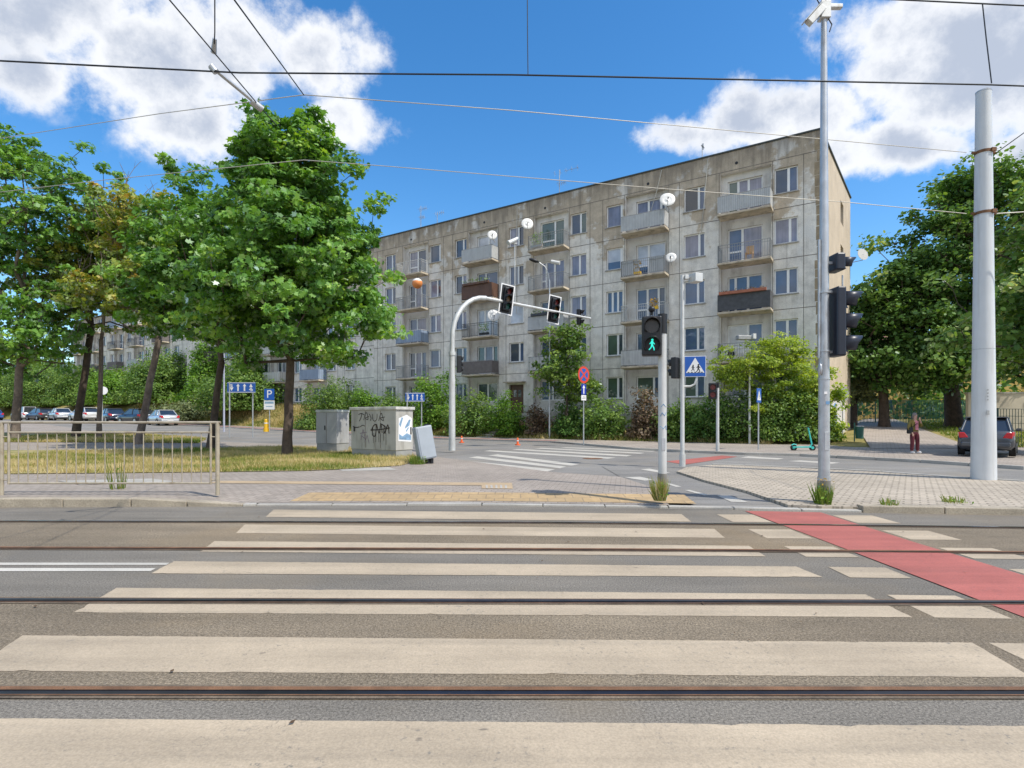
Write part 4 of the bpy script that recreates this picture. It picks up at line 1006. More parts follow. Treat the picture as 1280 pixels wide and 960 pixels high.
# pole with the crossing sign and a detector box
b = at(853, 583, .06); h = (583 - 344) / F * b.y; T = thing('signal_pole', 'slim white pole carrying a blue pedestrian crossing sign and a detector box on top', 'sign pole', b)
mb = MB(); pole(mb, b, h, .06, .05); mb.tube([b, b + Vector((0, 0, .35))], .085, 14); mb.build('post', M_galvlight, T)
mb = MB(); tp = b + Vector((0, 0, h - .05)); mb.box(tp + Vector((.2, 0, -.02)), (.4, .05, .05)); mb.box(tp + Vector((.36, -.05, -.05)), (.26, .3, .24), rz=.4); mb.box(tp + Vector((.1, -.04, -.02)), (.1, .12, .12)); mb.build('detector', M_galvlight, T, bevel=.01)
c = b + Vector((.33, -.1, (583 - 458.5) / F * b.y)); M = facing(c, yaw_to((-.2, -.98, 0))); sw = .56
mb = MB(); mb.M = M; mb.box((0, 0, 0), (sw + .03, .012, sw + .03)); s = mb.build('crossing_sign', M_signwhite, T)
mb = MB(); mb.M = M; mb.box((0, .008, 0), (sw, .004, sw)); mb.build('sign_face', M_blue, s)
mb = MB(); mb.M = M; mb.prism([(-.25, .0115, -.18), (.25, .0115, -.18), (0, .0115, .25)], (0, .002, 0)); mb.build('triangle', M_signwhite, s)
man(M, .0155, (-.085, -.06), .25, M_signblack, s, 'walking_figure', -1); man(M, .0155, (.06, -.05), .19, M_signblack, s, 'child_figure', -1)
mb = MB(); mb.M = M; [mb.box((-.18 + .09 * i, .0145, -.165), (.05, .003, .02)) for i in range(5)]; mb.build('crossing_stripes', M_signblack, s)
mb = MB(); mb.tube([b + Vector((.02, 0, 2.28)), b + Vector((.22, -.02, 2.28)), b + Vector((.33, -.06, 2.34)), b + Vector((.38, -.08, 2.5))], .03, 10); mb.build('sign_bracket', M_rail_white, T)
signal_head(T, facing(b + Vector((-.19, .02, (583 - 460) / F * b.y)), yaw_to((-.75, .66, 0))), 2, .28, .3, .16, 0, None, .14)

# far pedestrian signal, red
b = at(897, 565, .06); h = (565 - 478) / F * b.y; T = thing('pedestrian_signal', 'short pedestrian signal across the street showing a dull red light', 'pedestrian signal', b)
mb = MB(); pole(mb, b, h - .2, .06); mb.tube([b, b + Vector((0, 0, .4))], .072, 12); mb.build('post', M_galvlight, T)
mb = MB(); mb.tube([b + Vector((0, 0, h - .22)), b + Vector((0, 0, h))], .07, 12); mb.build('post_cap', M_black, T)
hd_ = signal_head(T, facing(b + Vector((-.22, -.05, h - .35)), yaw_to((-.25, -.97, 0))), 2, .3, .31, .18, 0, [M_lens_red, M_lens_red], .16)

def sign_post(name, label, b, h, r=.03, m=None, cat='sign'):
    T = thing(name, label, cat, b); mb = MB(); pole(mb, b, h, r, n=10); mb.build('post', m or M_galv, T); return T
# crossing sign seen nearly edge on
b = at(948, 563, .06); h = (563 - 485) / F * b.y; T = sign_post('crossing_sign', 'small blue crossing sign turned side on beside the acacia', b, h)
M = facing(b + Vector((0, -.05, h - .32)), yaw_to((.75, -.66, 0))); mb = MB(); mb.M = M; mb.box((0, 0, 0), (.56, .012, .6)); s = mb.build('plate', M_blue, T)
mb = MB(); mb.M = M; mb.prism([(-.22, .008, -.2), (.22, .008, -.2), (0, .008, .22)], (0, .002, 0)); mb.build('triangle', M_signwhite, s); man(M, .012, (0, -.06), .24, M_signblack, s)
# no stopping sign
b = at(729.5, 556, .1); h = (556 - 458) / F * b.y; T = sign_post('no_stopping_sign', 'round red and blue no stopping sign above an arrow plate', b, h)
M = facing(b + Vector((0, -.05, h - .42)), yaw_to((.66, -.75, 0)))
mb = MB(); mb.M = M; mb.tube([(0, -.006, 0), (0, .006, 0)], .42, 28); s = mb.build('disc', M_signred, T)
mb = MB(); mb.M = M; mb.disc((0, .009, 0), .31, (0, 1, 0), 28); mb.build('blue_field', mat('sign_blue', (0, 0, 0)) if 'sign_blue' in MC else M_blue, s)
mb = MB(); mb.M = M; mb.box((0, .011, 0), (.62, .003, .09), ry=PI/4); mb.box((0, .0125, 0), (.62, .003, .09), ry=-PI/4); mb.build('red_cross', M_signred, s)
mb = MB(); mb.M = M; mb.box((0, 0, -.72), (.36, .01, .52)); s = mb.build('arrow_plate', M_blue2, T)
mb = MB(); mb.M = M; mb.box((0, .007, -.78), (.07, .003, .32)); mb.prism([(-.1, .0062, -.66), (.1, .0062, -.66), (0, .0062, -.5)], (0, .003, 0)); mb.build('arrow', M_signwhite, s)
mb = MB(); mb.M = M; mb.box((0, 0, -1.14), (.36, .01, .26)); s = mb.build('white_plate', M_signwhite, T)
mb = MB(); mb.M = M; mb.box((-.03, .007, -1.1), (.22, .003, .035)); mb.box((.0, .007, -1.17), (.26, .003, .03)); mb.build('printed_lines', M_rail_grey, s)
# lane boards
def lane_board(label, x0, x1, yt, yb, base, kinds, yw=0):
    b0 = at(x0 + 2, base, .1); b1 = Vector(((x1 - 4 - CX) / F * (b0.y + .15), b0.y + .15, b0.z)); c = (b0 + b1) / 2
    T = thing('lane_direction_sign', label, 'road sign', c)
    zt = EYE - (yt - HY) / F * c.y; zb = EYE - (yb - HY) / F * c.y; L = (x1 - x0) / F * c.y; Hh = zt - zb
    for p in (b0, b1): mb = MB(); pole(mb, p, zt - p.z - .05, .04, n=8); mb.build('post', M_galv, T)
    M = facing(Vector((((x0 + x1) / 2 - CX) / F * c.y, c.y - .08, (zt + zb) / 2)), yaw_to((0, -1, 0)))
    mb = MB(); mb.M = M; mb.box((0, 0, 0), (L, .02, Hh)); s = mb.build('board', M_blue, T)
    mb = MB(); mb.M = M
    t = .03; y = .0125
    mb.box((0, y, Hh/2 - t), (L - .04, .003, t)); mb.box((0, y, -Hh/2 + t), (L - .04, .003, t))
    n = len(kinds)
    for i, kd in enumerate(kinds):
        x = (-(i - (n - 1) / 2)) * L / n * .92; hs = Hh * .36
        if kd == 'up': mb.box((x, y, -.08 * Hh), (.13 * L / n * 1.6, .003, hs * 1.4)); mb.prism([(x - .25 * L / n, y - .001, hs * .35), (x + .25 * L / n, y - .001, hs * .35), (x, y - .001, hs)], (0, .003, 0))
        if kd == 'down': mb.box((x, y, .12 * Hh), (.3 * L / n, .003, hs * .25)); mb.box((x + .05, y, .25 * Hh), (.5 * L / n, .003, .05)); mb.prism([(x - .28 * L / n, y - .001, .02 * Hh), (x + .28 * L / n, y - .001, .02 * Hh), (x, y - .001, -hs * .9)], (0, .003, 0))
        if kd == 'tri': mb.prism([(x - .25 * L / n, y - .001, .05 * Hh), (x + .25 * L / n, y - .001, .05 * Hh), (x, y - .001, hs)], (0, .003, 0)); mb.box((x, y, -.06 * Hh), (.3 * L / n, .003, .1 * Hh)); mb.box((x, y, -.2 * Hh), (.55 * L / n, .003, .08 * Hh)); mb.box((x - .1 * L / n, y, -.31 * Hh), (.35 * L / n, .003, .06 * Hh))
    mb.build('lane_arrows', M_signwhite, s)
lane_board('wide blue lane direction board on two posts behind the maples', 285, 320, 478, 491, 547, ['down', 'up', 'up', 'tri'])
lane_board('small blue lane direction board showing above the graffiti cabinet', 507, 531, 491, 502, 548, ['down', 'up', 'up', 'tri'])
# parking sign and its yellow bollard
b = at(337, 540, .12); h = (540 - 486) / F * b.y; T = sign_post('parking_sign', 'blue parking sign with a letter P above a white plate', b, h, .035)
M = facing(b + Vector((0, -.06, h - .42)), yaw_to((0, -1, 0)))
mb = MB(); mb.M = M; mb.box((0, 0, 0), (.74, .015, .82)); s = mb.build('plate', M_blue, T); text(s, 'P', M @ Matrix.Translation((0, .012, 0)), .82, M_signwhite, 'letter')
mb = MB(); mb.M = M; mb.box((0, 0, -.78), (.78, .015, .66)); s = mb.build('lower_plate', M_signwhite, T)
mb = MB(); mb.M = M; mb.box((0, .01, -.6), (.66, .003, .16)); mb.box((0, .01, -.88), (.5, .003, .06)); mb.build('printed_lines', mat('faded_sign_blue', (.25, .38, .5), .5), s)
b = at(335.5, 539.5, .12) + Vector((.05, -.5, 0)); T = thing('yellow_bollard', 'short yellow bollard at the foot of the parking sign', 'bollard', b)
mb = MB(); mb.tube([b, b + Vector((0, 0, .25))], .2, 12); mb.tube([b + Vector((0, 0, .25)), b + Vector((0, 0, .85))], [.17, .14], 12); mb.ball(b + Vector((0, 0, .85)), (.15, .15, .1)); mb.build('body', M_yellow, T)
mb = MB(); mb.tube([b + Vector((0, 0, .6)), b + Vector((0, 0, .68))], .16, 12); mb.build('reflective_band', M_signwhite, T)
# round sign seen from behind, thin lavender post
b = at(127.5, 531, .12); h = (531 - 470) / F * b.y; T = sign_post('round_sign', 'pale pole with a round sign among the left trees', b, h, .06, M_galvlight)
M = facing(b + Vector((.18, -.1, h * .7)), yaw_to((.25, -.97, 0))); mb = MB(); mb.M = M; mb.tube([(0, -.01, 0), (0, .01, 0)], .36, 20); mb.build('disc', M_signwhite, T)
b = at(280, 540, .1); h = (540 - 440) / F * b.y
T = thing('lamp_post', 'slim lavender grey post behind the leaning maple trunk', 'lamp post', b); mb = MB(); pole(mb, b, h, .07, .05, 10); mb.build('post', mat('lavender_grey_paint', (.42, .44, .55), .5), T); mb = MB(); mb.tube([b + Vector((0, 0, h)), b + Vector((-.5, 0, h + .4)), b + Vector((-1.1, 0, h + .5))], .04, 8); mb.build('arm', M_galv, T)
# street lamps in the verge
def lamp(label, px, base_q, ytop, head, m=M_galv):
    x, y = on_facade(px, base_q); b = Vector((x, y, float(gz(x, y)))); top = Vector((x, y, EYE - (ytop - HY) / F * y))
    T = thing('street_lamp', label, 'street lamp', b); mb = MB(); mb.tube([b, top], [.06, .04], 10)
    if head == 'arm':
        q = [top, top + Vector((-.08, 0, .5)), top + Vector((-.3, -.05, .95)), top + Vector((-.75, -.1, 1.25))]; mb.tube(q, [.045, .04, .035, .03], 8); mb.build('post', m, T)
        mb = MB(); mb.M = Matrix.Translation(q[-1] + Vector((-.25, -.03, .06))) @ Matrix.Rotation(R(18), 4, 'Y'); mb.ball((0, 0, 0), (.36, .16, .11)); mb.build('lamp_head', M_black, T)
        mb = MB(); mb.tube([top + Vector((.1, -.1, 1.25)), top + Vector((.62, -.3, 1.1))], .12, 12); mb.build('camera', M_rail_white, T)
    elif head == 'speaker':
        mb.build('post', M_galvlight, T); mb = MB(); mb.tube([top + Vector((-.55, -.3, -.12)), top + Vector((.05, -.05, .25)), top + Vector((.15, 0, .3))], [.2, .16, .1], 12); mb.build('lamp_head', M_galvlight, T)
        mb = MB(); mb.box(top + Vector((0, 0, -.15)), (.5, .12, .1)); mb.build('bracket', M_black, T)
    else:
        mb.build('post', M_galvlight, T); mb = MB(); mb.box(top + Vector((-.3, -.15, .05)), (.9, .3, .22), rz=.15); mb.build('lamp_head', M_rail_grey, T, bevel=.03)
        mb = MB(); mb.box(top + Vector((.12, -.22, .12)), (.16, .2, .26), rz=.15); mb.build('end_cap', M_rail_white, T)
lamp('street lamp with a dark curved arm and white camera in front of the facade', 687, 3.1, 352, 'arm')
lamp('square headed lamp post rising out of the yellow green acacia', 937, 3.4, 424, 'box')

# tall tapered camera pole with the big signal in front of the building corner
b = at(1030, 628, .07); h = (628 - 18) / F * b.y; T = thing('camera_pole', 'tall grey metal pole with cameras on top and a large dark traffic signal', 'camera pole', b)
mb = MB(); mb.tube([b, b + Vector((0, 0, 2.0)), b + Vector((0, 0, h))], [.088, .082, .045], 16)
mb.tube([b, b + Vector((0, 0, .42))], .098, 16)
for z in (2.0, 2.45, 3.4): mb.tube([b + Vector((0, 0, z)), b + Vector((0, 0, z + .025))], .092, 16)
mb.build('post', M_galv, T)
mb = MB(); mb.box(b + Vector((.0, -.084, 1.0)), (.075, .012, .3)); mb.build('hatch', M_galv, T, bevel=.003)
mb = MB(); mb.box(b + Vector((-.02, -.0845, 1.78)), (.05, .006, .04)); mb.build('sticker', M_signwhite, T)
mb = MB(); mb.box(b + Vector((.015, -.0845, 1.62)), (.06, .006, .05)); mb.build('sticker', mat('faded_blue_marker', (.15, .3, .5)), T)
mb = MB(); mb.tube([b + Vector((0, 0, .03)), b + Vector((0, 0, .36))], .1, 14); mb.build('base_sleeve', mat('dark_pole_base', (.2, .19, .17)), T)
tp = b + Vector((0, 0, h)); mb = MB(); mb.box(tp + Vector((0, 0, .05)), (.16, .14, .28)); mb.box(tp + Vector((.14, 0, .12)), (.3, .08, .06)); mb.build('camera_bracket', M_galvlight, T, bevel=.01)
mb = MB(); mb.M = Matrix.Translation(tp + Vector((-.17, -.06, -.06))) @ Matrix.Rotation(R(-48), 4, 'Y'); mb.box((0, 0, 0), (.34, .11, .11)); mb.box((-.02, 0, .065), (.4, .14, .015)); mb.build('camera', M_galvlight, T, bevel=.01)
mb = MB(); mb.tube([tp + Vector((-.08, -.05, .1)), tp + Vector((-.16, -.07, .2)), tp + Vector((-.08, -.09, .26)), tp + Vector((-.02, -.1, .16))], .01, 6); mb.tube([tp + Vector((.05, -.04, -.1)), tp + Vector((.1, -.05, -.2)), tp + Vector((.06, -.05, -.32))], .01, 6); mb.build('cables', M_wire, T)
Yp = b.y; cz = lambda y: EYE - (y - HY) / F * Yp
fd = (1, .03, 0)
signal_head(T, facing(b + Vector((.26, .02, cz(403))), yaw_to(fd)) if False else facing(Vector((b.x + .2, b.y, cz(403))), yaw_to(fd)), 3, .36, .32, .15, 0, None, .34, M_navy)
signal_head(T, facing(Vector((b.x + .2, b.y, cz(329))), yaw_to(fd)), 1, .24, .28, .15, 0, None, .24, M_navy)
mb = MB(); mb.tube([Vector((b.x + .3, b.y, cz(344))), Vector((b.x + .3, b.y, cz(358)))], .012, 6); mb.box((b.x + .14, b.y, cz(365)), (.2, .05, .04)); mb.box((b.x + .14, b.y, cz(440)), (.2, .05, .04)); mb.box((b.x + .1, b.y, cz(329)), (.14, .05, .04)); mb.build('bracket', M_galv, T)
mb = MB(); mb.tube([Vector((b.x - .09, b.y - .02, cz(440) - .1)), Vector((b.x - .09, b.y - .02, cz(300)))], .022, 8); mb.ball((b.x - .1, b.y - .06, cz(462)), (.03, .05, .1)); mb.build('conduit', M_galv, T)
# catenary mast
b = at(1229.5, 599, .07); h = (599 - 116) / F * b.y; T = thing('catenary_mast', 'thick pale grey tapered mast holding the tram span wires', 'mast', b)
mb = MB(); mb.tube([b, b + Vector((0, 0, h))], [.235, .145], 32); mb.build('mast', M_polewhite, T)
mb = MB(); mb.tube([b + Vector((0, 0, h)), b + Vector((0, 0, h + .03))], .15, 24); mb.build('cap', M_galv, T)
for zy in (191, 267):
    z = EYE - (zy - HY) / F * b.y; rr = .235 - .09 * (z - b.z) / h
    mb = MB(); mb.tube([(b.x, b.y, z - .03), (b.x, b.y, z + .03)], rr + .012, 24); mb.tube([(b.x - rr - .1, b.y, z), (b.x - rr + .02, b.y, z)], .03, 8); mb.tube([(b.x + rr - .02, b.y, z), (b.x + rr + .1, b.y, z)], .03, 8); mb.box((b.x + .08, b.y - rr - .01, z), (.1, .05, .08)); mb.build('clamp_band', M_rust, T)
mb = MB(); mb.box((b.x - .1, b.y - .235, EYE - (516 - HY) / F * b.y), (.05, .012, .1)); mb.build('number_plate', M_rail_grey, T)
mb = MB()
for k in range(4): mb.box((b.x - .1, b.y - .232, EYE - (500 - k * 4 - HY) / F * b.y), (.03, .01, .03))
mb.build('stencilled_digits', M_rail_grey, T)
mb = MB(); mb.tube([b + Vector((0, 0, 2.9)), b + Vector((0, 0, 2.915))], .2065, 32, caps=False); mb.tube([b + Vector((0, 0, 5.9)), b + Vector((0, 0, 5.915))], .1775, 32, caps=False); mb.build('weld_seam', M_galv, T)

# overhead wires
def wire(label, pts, r, m=M_wire, sag=0, name='overhead_wire', cat='wire'):
    mb = MB(); mb.tube(pts, r, 6); o = mb.build(name, m); return tag(o, label, cat, 'overhead tram wires')
wire('dark contact wire running straight across the whole sky', [proj(-700, 55, 5.9), proj(0, 76, 6.4), proj(300, 91, 6.6), proj(640, 93.5, 6.65), proj(1240, 106, 6.8), proj(1280, 107.5, 6.8), proj(1900, 120, 7)], .0095)
wire('messenger wire in the top right corner above the contact wire', [proj(600, -60, 6.75), proj(1090, -2, 6.8), proj(1280, 7, 6.8), proj(1800, 12, 6.9)], .009)
wire('thin dropper hanging at the top centre of the sky', [proj(659, -40, 6.7), proj(659.5, 50, 6.68), proj(660, 93, 6.66)], .006)
wire('dropper joining the two wires at the right above the mast', [proj(1228, 4, 6.8), proj(1233, 50, 6.8), proj(1239.5, 104, 6.8)], .007)
T = thing('wire_insulator', 'grey insulating rod slung between the wires over the maple', 'insulator', proj(265, 85, 6.6))
mb = MB(); mb.tube([proj(265, 84, 6.6), proj(322, 131, 7.05)], .022, 8); mb.build('rod', M_galv, T)
mb = MB(); mb.tube([proj(264, 83, 6.59), proj(270, 90, 6.6)], .04, 8); mb.tube([proj(314, 126, 7.0), proj(328, 137, 7.1)], .045, 8); mb.build('clamp', M_galv, T)
wire('wire falling from the top edge over the left cloud to the insulator', [proj(180, -50, 4.6), proj(212, 0, 5.0), proj(322, 130, 7.05), proj(345, 156, 7.6)], .007)
wire('wire slanting down from the top to the span wire junction', [proj(260, -50, 4.3), proj(293, 0, 5.0), proj(380, 119, 8.5)], .008)
wire('short dropper with a clamp over the left cloud', [proj(268.5, -40, 5.4), proj(268.5, 40, 5.8), proj(267.5, 64, 6.0)], .006)
mb = MB(); mb.tube([proj(268.5, 48, 5.9), proj(267, 66, 6.0)], [.02, .03], 8); tag(mb.build('wire_clamp', M_galv), 'small grey clamp at the end of the left dropper', 'clamp')
wire('upper span wire dipping from the mast to the left trees', [proj(-300, 240, 17), proj(0, 173, 14), proj(200, 142, 11), proj(380, 118.5, 8.5), proj(640, 138, 9.4), proj(830, 155.5, 10.3), proj(1208, 190.5, 12.05)], .007, M_cable)
wire('lower span wire crossing in front of the building corner', [proj(-300, 275, 18), proj(130, 225, 13.5), proj(380, 200, 11.2), proj(480, 207.5, 11.2), proj(830, 236, 11.6), proj(1060, 253, 11.9), proj(1208, 267, 12.05)], .0075, M_cable)
wire('upper stay wire leaving the mast towards the top right', [proj(1246, 190.5, 12.05), proj(1280, 166, 11), proj(1500, 20, 8)], .009)
wire('lower stay wire leaving the mast to the right edge', [proj(1246, 267, 12.05), proj(1280, 265, 12), proj(1600, 240, 11)], .011, M_cable)

# guard railing by the tram stop kerb
yf = 9.62; z0 = .12; x0, x1 = (2 - CX) / F * yf, (272 - CX) / F * yf
T = thing('guard_railing', 'bare steel pedestrian guard railing along the kerb in front of the lawn', 'railing', (x1, yf, z0))
zr = lambda y: EYE - (y - HY) / F * yf
for x in (x0, x1): mb = MB(); mb.tube([(x, yf, z0), (x, yf, zr(528))], .034, 12); mb.build('post', M_fence, T)
mb = MB(); mb.tube([(x0, yf, zr(528)), (x1 + .05, yf, zr(528))], .022, 10); mb.build('top_rail', M_fence, T)
fx0, fx1 = (11 - CX) / F * yf, (263.5 - CX) / F * yf
mb = MB(); mb.tube([(fx0, yf, zr(540.5)), (fx1, yf, zr(540.5))], .017, 8); mb.tube([(fx0, yf, zr(604)), (fx1, yf, zr(604))], .017, 8)
for x in (fx0, fx1): mb.tube([(x, yf, zr(528)), (x, yf, zr(605.5))], .02, 8)
for y in (600, 546):
    for a, b_ in ((x0, fx0), (fx1, x1)): mb.tube([(a, yf, zr(y)), (b_, yf, zr(y))], .012, 6)
mb.build('panel_frame', M_fence, T)
for i in range(20):
    x = fx0 + (fx1 - fx0) * (i + 1) / 21; mb = MB(); mb.tube([(x, yf, zr(541)), (x, yf, zr(556)), (x, yf, zr(604))], [.0085, .0085, .0085], 6, caps=False); mb.tube([(x, yf, zr(557)), (x, yf, zr(562))], .013, 6); mb.build('baluster', M_fence, T)
mb = MB()
px = proj(-110, 600, yf); T = thing('guard_railing', 'neighbouring steel railing panel cut by the left edge', 'railing', (x0 - .1, yf, z0))
for x in (x0 - .09,): mb = MB(); mb.tube([(x, yf, z0), (x, yf, zr(528))], .034, 10); mb.build('post', M_fence, T)
mb = MB(); mb.tube([(x0 - 3.6, yf, zr(528)), (x0 - .09, yf, zr(528))], .022, 8); mb.tube([(x0 - 3.6, yf, zr(604)), (x0 - .09, yf, zr(604))], .017, 8); mb.build('panel_frame', M_fence, T)

# control cabinets
def cabinet(label, corner_px, base, Wd, Dp, Hh, rot, m, roofm, plinth, overhang, name='control_cabinet'):
    b = at(corner_px, base, .13); T = thing(name, label, 'cabinet', b)
    fdx = Vector((-math.cos(rot), math.sin(rot), 0)); sd = Vector((math.sin(rot), math.cos(rot), 0))
    fr = lambda s, d, z: b + fdx * s + sd * d + Vector((0, 0, z))
    mb = MB(); fbox(mb, fr, .02, Wd - .02, .02, Dp - .02, 0, plinth); mb.build('plinth', mat('cabinet_plinth', (.3, .3, .29), .8, .15, 3), T)
    mb = MB(); fbox(mb, fr, 0, Wd, 0, Dp, plinth, Hh - .1); body = mb.build('body', m, T, bevel=.012)
    mb = MB(); fbox(mb, fr, -overhang, Wd + overhang, -overhang, Dp + overhang, Hh - .1, Hh); mb.build('roof', roofm, T, bevel=.015)
    return T, fr, body
M_cab = mat('stained_cabinet_grey', (.43, .415, .375), .6, .12, 1.5, dirt=((.17, .15, .12), 1.6, .65, (2, 2, .4)))
T, fr, body = cabinet('big pale cabinet covered in dripping graffiti tags beside the crossing', 495, 572.5, 2.15, .8, 1.68, R(33), M_cab, mat('cabinet_roof_concrete', (.55, .54, .5), .8, .2, 3, dirt=((.25, .23, .2), 2, .5)), .24, .05)
for s in (.72, 1.44):
    mb = MB(); fbox(mb, fr, s - .008, s + .008, -.004, .004, .3, 1.55); mb.build('door_gap', M_joint, body)
mb = MB(); fbox(mb, fr, 1.95, 2.0, -.03, -.002, .85, 1.0); mb.build('handle', M_black, body)
def stroke(mb, pts, w, d=-.006):
    for a, b_ in zip(pts[:-1], pts[1:]):
        dx, dz = b_[0] - a[0], b_[1] - a[1]; L = math.hypot(dx, dz) or 1; ux, uz = -dz / L * w, dx / L * w; e = w * .5; ex, ez = dx / L * e, dz / L * e
        mb.add([fr(2.15 - (a[0] - ex + ux), d, a[1] - ez + uz), fr(2.15 - (b_[0] + ex + ux), d, b_[1] + ez + uz), fr(2.15 - (b_[0] + ex - ux), d, b_[1] + ez - uz), fr(2.15 - (a[0] - ex - ux), d, a[1] - ez - uz)], [(3, 2, 1, 0)])
mb = MB(); rg = random.Random(8)
def curve(pts, n=5):
    out = []
    P_ = [Vector((*p, 0)) for p in pts]
    for i in range(len(P_) - 1):
        p0, p1, p2, p3 = P_[max(i-1, 0)], P_[i], P_[i+1], P_[min(i+2, len(P_)-1)]
        for k in range(n):
            t = k / n; q = .5 * ((2*p1) + (p2 - p0)*t + (2*p0 - 5*p1 + 4*p2 - p3)*t*t + (3*p1 - p0 - 3*p2 + p3)*t**3); out.append((q.x, q.y))
    return out + [pts[-1]]
for pts in ([(.38, 1.42), (.5, 1.46), (.66, 1.42)], [(.55, 1.47), (.5, 1.32), (.42, 1.2)], [(.64, 1.24), (.72, 1.46), (.8, 1.46), (.84, 1.26), (.72, 1.3), (.9, 1.36)], [(.92, 1.44), (.99, 1.3), (.96, 1.22)],
            [(1.06, 1.44), (1.08, 1.26), (1.18, 1.2), (1.27, 1.28), (1.28, 1.44)], [(1.36, 1.22), (1.46, 1.46), (1.52, 1.4), (1.58, 1.22), (1.44, 1.3), (1.64, 1.34)],
            [(.1, 1.02), (.26, .98), (.42, 1.0)], [(.46, 1.0), (.58, 1.06), (.68, 1.03)]): stroke(mb, curve(pts), .012 + .004 * rg.random())
mb.build('black_tag', mat('worn_black_tag', (.06, .05, .045), .7, .5, 6), body)
mb = MB()
for pts in ([(1.0, .88), (1.12, 1.05), (1.24, 1.06), (1.2, .72), (1.06, .74), (1.08, .98)], [(1.26, 1.1), (1.38, .8), (1.46, 1.12), (1.52, .82)], [(1.5, 1.1), (1.7, .98), (1.6, .8), (1.62, 1.06)], [(1.66, .8), (1.78, 1.08), (1.84, .8)], [(.98, .9), (1.4, .92), (1.86, .98)]): stroke(mb, curve(pts), .019, -.008)
for x in (1.1, 1.22, 1.36, 1.44, 1.58, 1.7): stroke(mb, [(x, .8), (x + .005, .8 - rg.uniform(.2, .42))], .007, -.0085)
mb.build('dark_brown_tag', mat('dark_drip_paint', (.05, .035, .025), .6), body)
mb = MB()
for pts in ([(.5, .55), (.6, .92), (.72, .6), (.5, .7)], [(.45, .78), (.78, .82)], [(.7, .5), (.8, .72), (.9, .45)]): stroke(mb, pts, .012, -.005)
mb.build('faded_tag', mat('faded_purple_paint', (.26, .2, .24), .7), body)
mb = MB(); fr2 = lambda s, z: fr(-.004, s, z)
def side_poly(pts, off): mb.add([fr(-off, s, z) for s, z in pts], [tuple(range(len(pts)))])
side_poly([(.1, .55), (.72, .5), (.74, 1.3), (.5, 1.42), (.12, 1.3)], .004); mb.build('torn_poster', M_signwhite, body)
mb = MB()
for pts in ([(.14, .6), (.7, .56), (.7, .72), (.5, .8), (.3, .7), (.14, .78)], [(.2, 1.0), (.32, 1.3), (.26, 1.34), (.14, 1.1)], [(.4, .95), (.62, 1.05), (.68, 1.25), (.6, 1.25), (.42, 1.02)], [(.48, .84), (.6, .98), (.56, 1.0), (.45, .88)]): side_poly(pts, .006)
mb.build('poster_print', mat('poster_blue', (.2, .33, .48), .6, .3, 9), body)
mb = MB(); side_poly([(.66, .75), (.72, .75), (.72, 1.0), (.66, 1.0)], .008); mb.build('lock_plate', M_black, body)
T, fr, body = cabinet('smaller plain grey cabinet left of the graffiti cabinet', 421, 566, .95, .75, 1.62, R(20), mat('plain_cabinet_grey', (.4, .4, .4), .6, .1, 1.6, dirt=((.25, .24, .22), 1.8, .5, (2, 2, .4))), mat('cabinet_roof_grey', (.5, .52, .48), .7, .15, 3), .34, .02)
mb = MB(); fbox(mb, fr, .47, .485, -.004, .004, .36, 1.5); mb.build('door_gap', M_joint, body)
mb = MB(); fbox(mb, fr, .52, .56, -.02, -.002, .85, 1.02); mb.build('handle', M_black, body)
# tilted meter box
b = at(535, 579, .13); T = thing('tilted_service_box', 'tilted blue grey service box leaning on a stub post', 'service box', b)
M = Matrix.Translation(b + Vector((-.02, 0, .1))) @ Matrix.Rotation(R(-10), 4, 'Y') @ Matrix.Rotation(R(28), 4, 'Z')
mb = MB(); mb.M = M; mb.box((0, 0, .5), (.5, .34, .96)); mb.build('body', mat('blue_grey_enamel', (.3, .34, .39), .45, .08, 3, dirt=((.2, .2, .2), 2, .4)), T, bevel=.03)
mb = MB(); mb.M = M; mb.box((.02, -.175, .5), (.43, .012, .88)); mb.build('door', mat('pale_blue_enamel', (.36, .4, .44), .4, .06, 3), T, bevel=.004)
mb = MB(); mb.M = M; mb.box((.15, .0, 1.0), (.09, .12, .05)); mb.build('hinge_cap', M_navy, T)
mb = MB(); mb.tube([b, b + Vector((-.03, 0, .16))], .08, 10); mb.tube([b + Vector((.1, 0, 0)), b + Vector((.1, 0, .14))], .06, 8); mb.build('stub_post', M_black, T)

# orange delineators
for i, (px, py, l) in enumerate(((577, 553.5, 'orange flexible delineator post just right of the traffic light mast'), (647, 556.5, 'orange flexible delineator post between mast and no stopping sign'), (525, 551, 'orange delineator partly behind the tilted service box'))):
    b = at(px, py, .09); T = thing('delineator_post', l, 'bollard', b, 0, 'orange delineator posts by the cycle lane')
    mb = MB(); mb.tube([b, b + Vector((0, 0, .05))], .14, 12); mb.tube([b + Vector((0, 0, .05)), b + Vector((0, 0, .32)), b + Vector((0, 0, .38))], [.06, .05, .02], 10); mb.build('body', M_orange, T)
    mb = MB(); mb.tube([b + Vector((0, 0, .2)), b + Vector((0, 0, .25))], .056, 10); mb.build('reflective_band', M_signwhite, T)
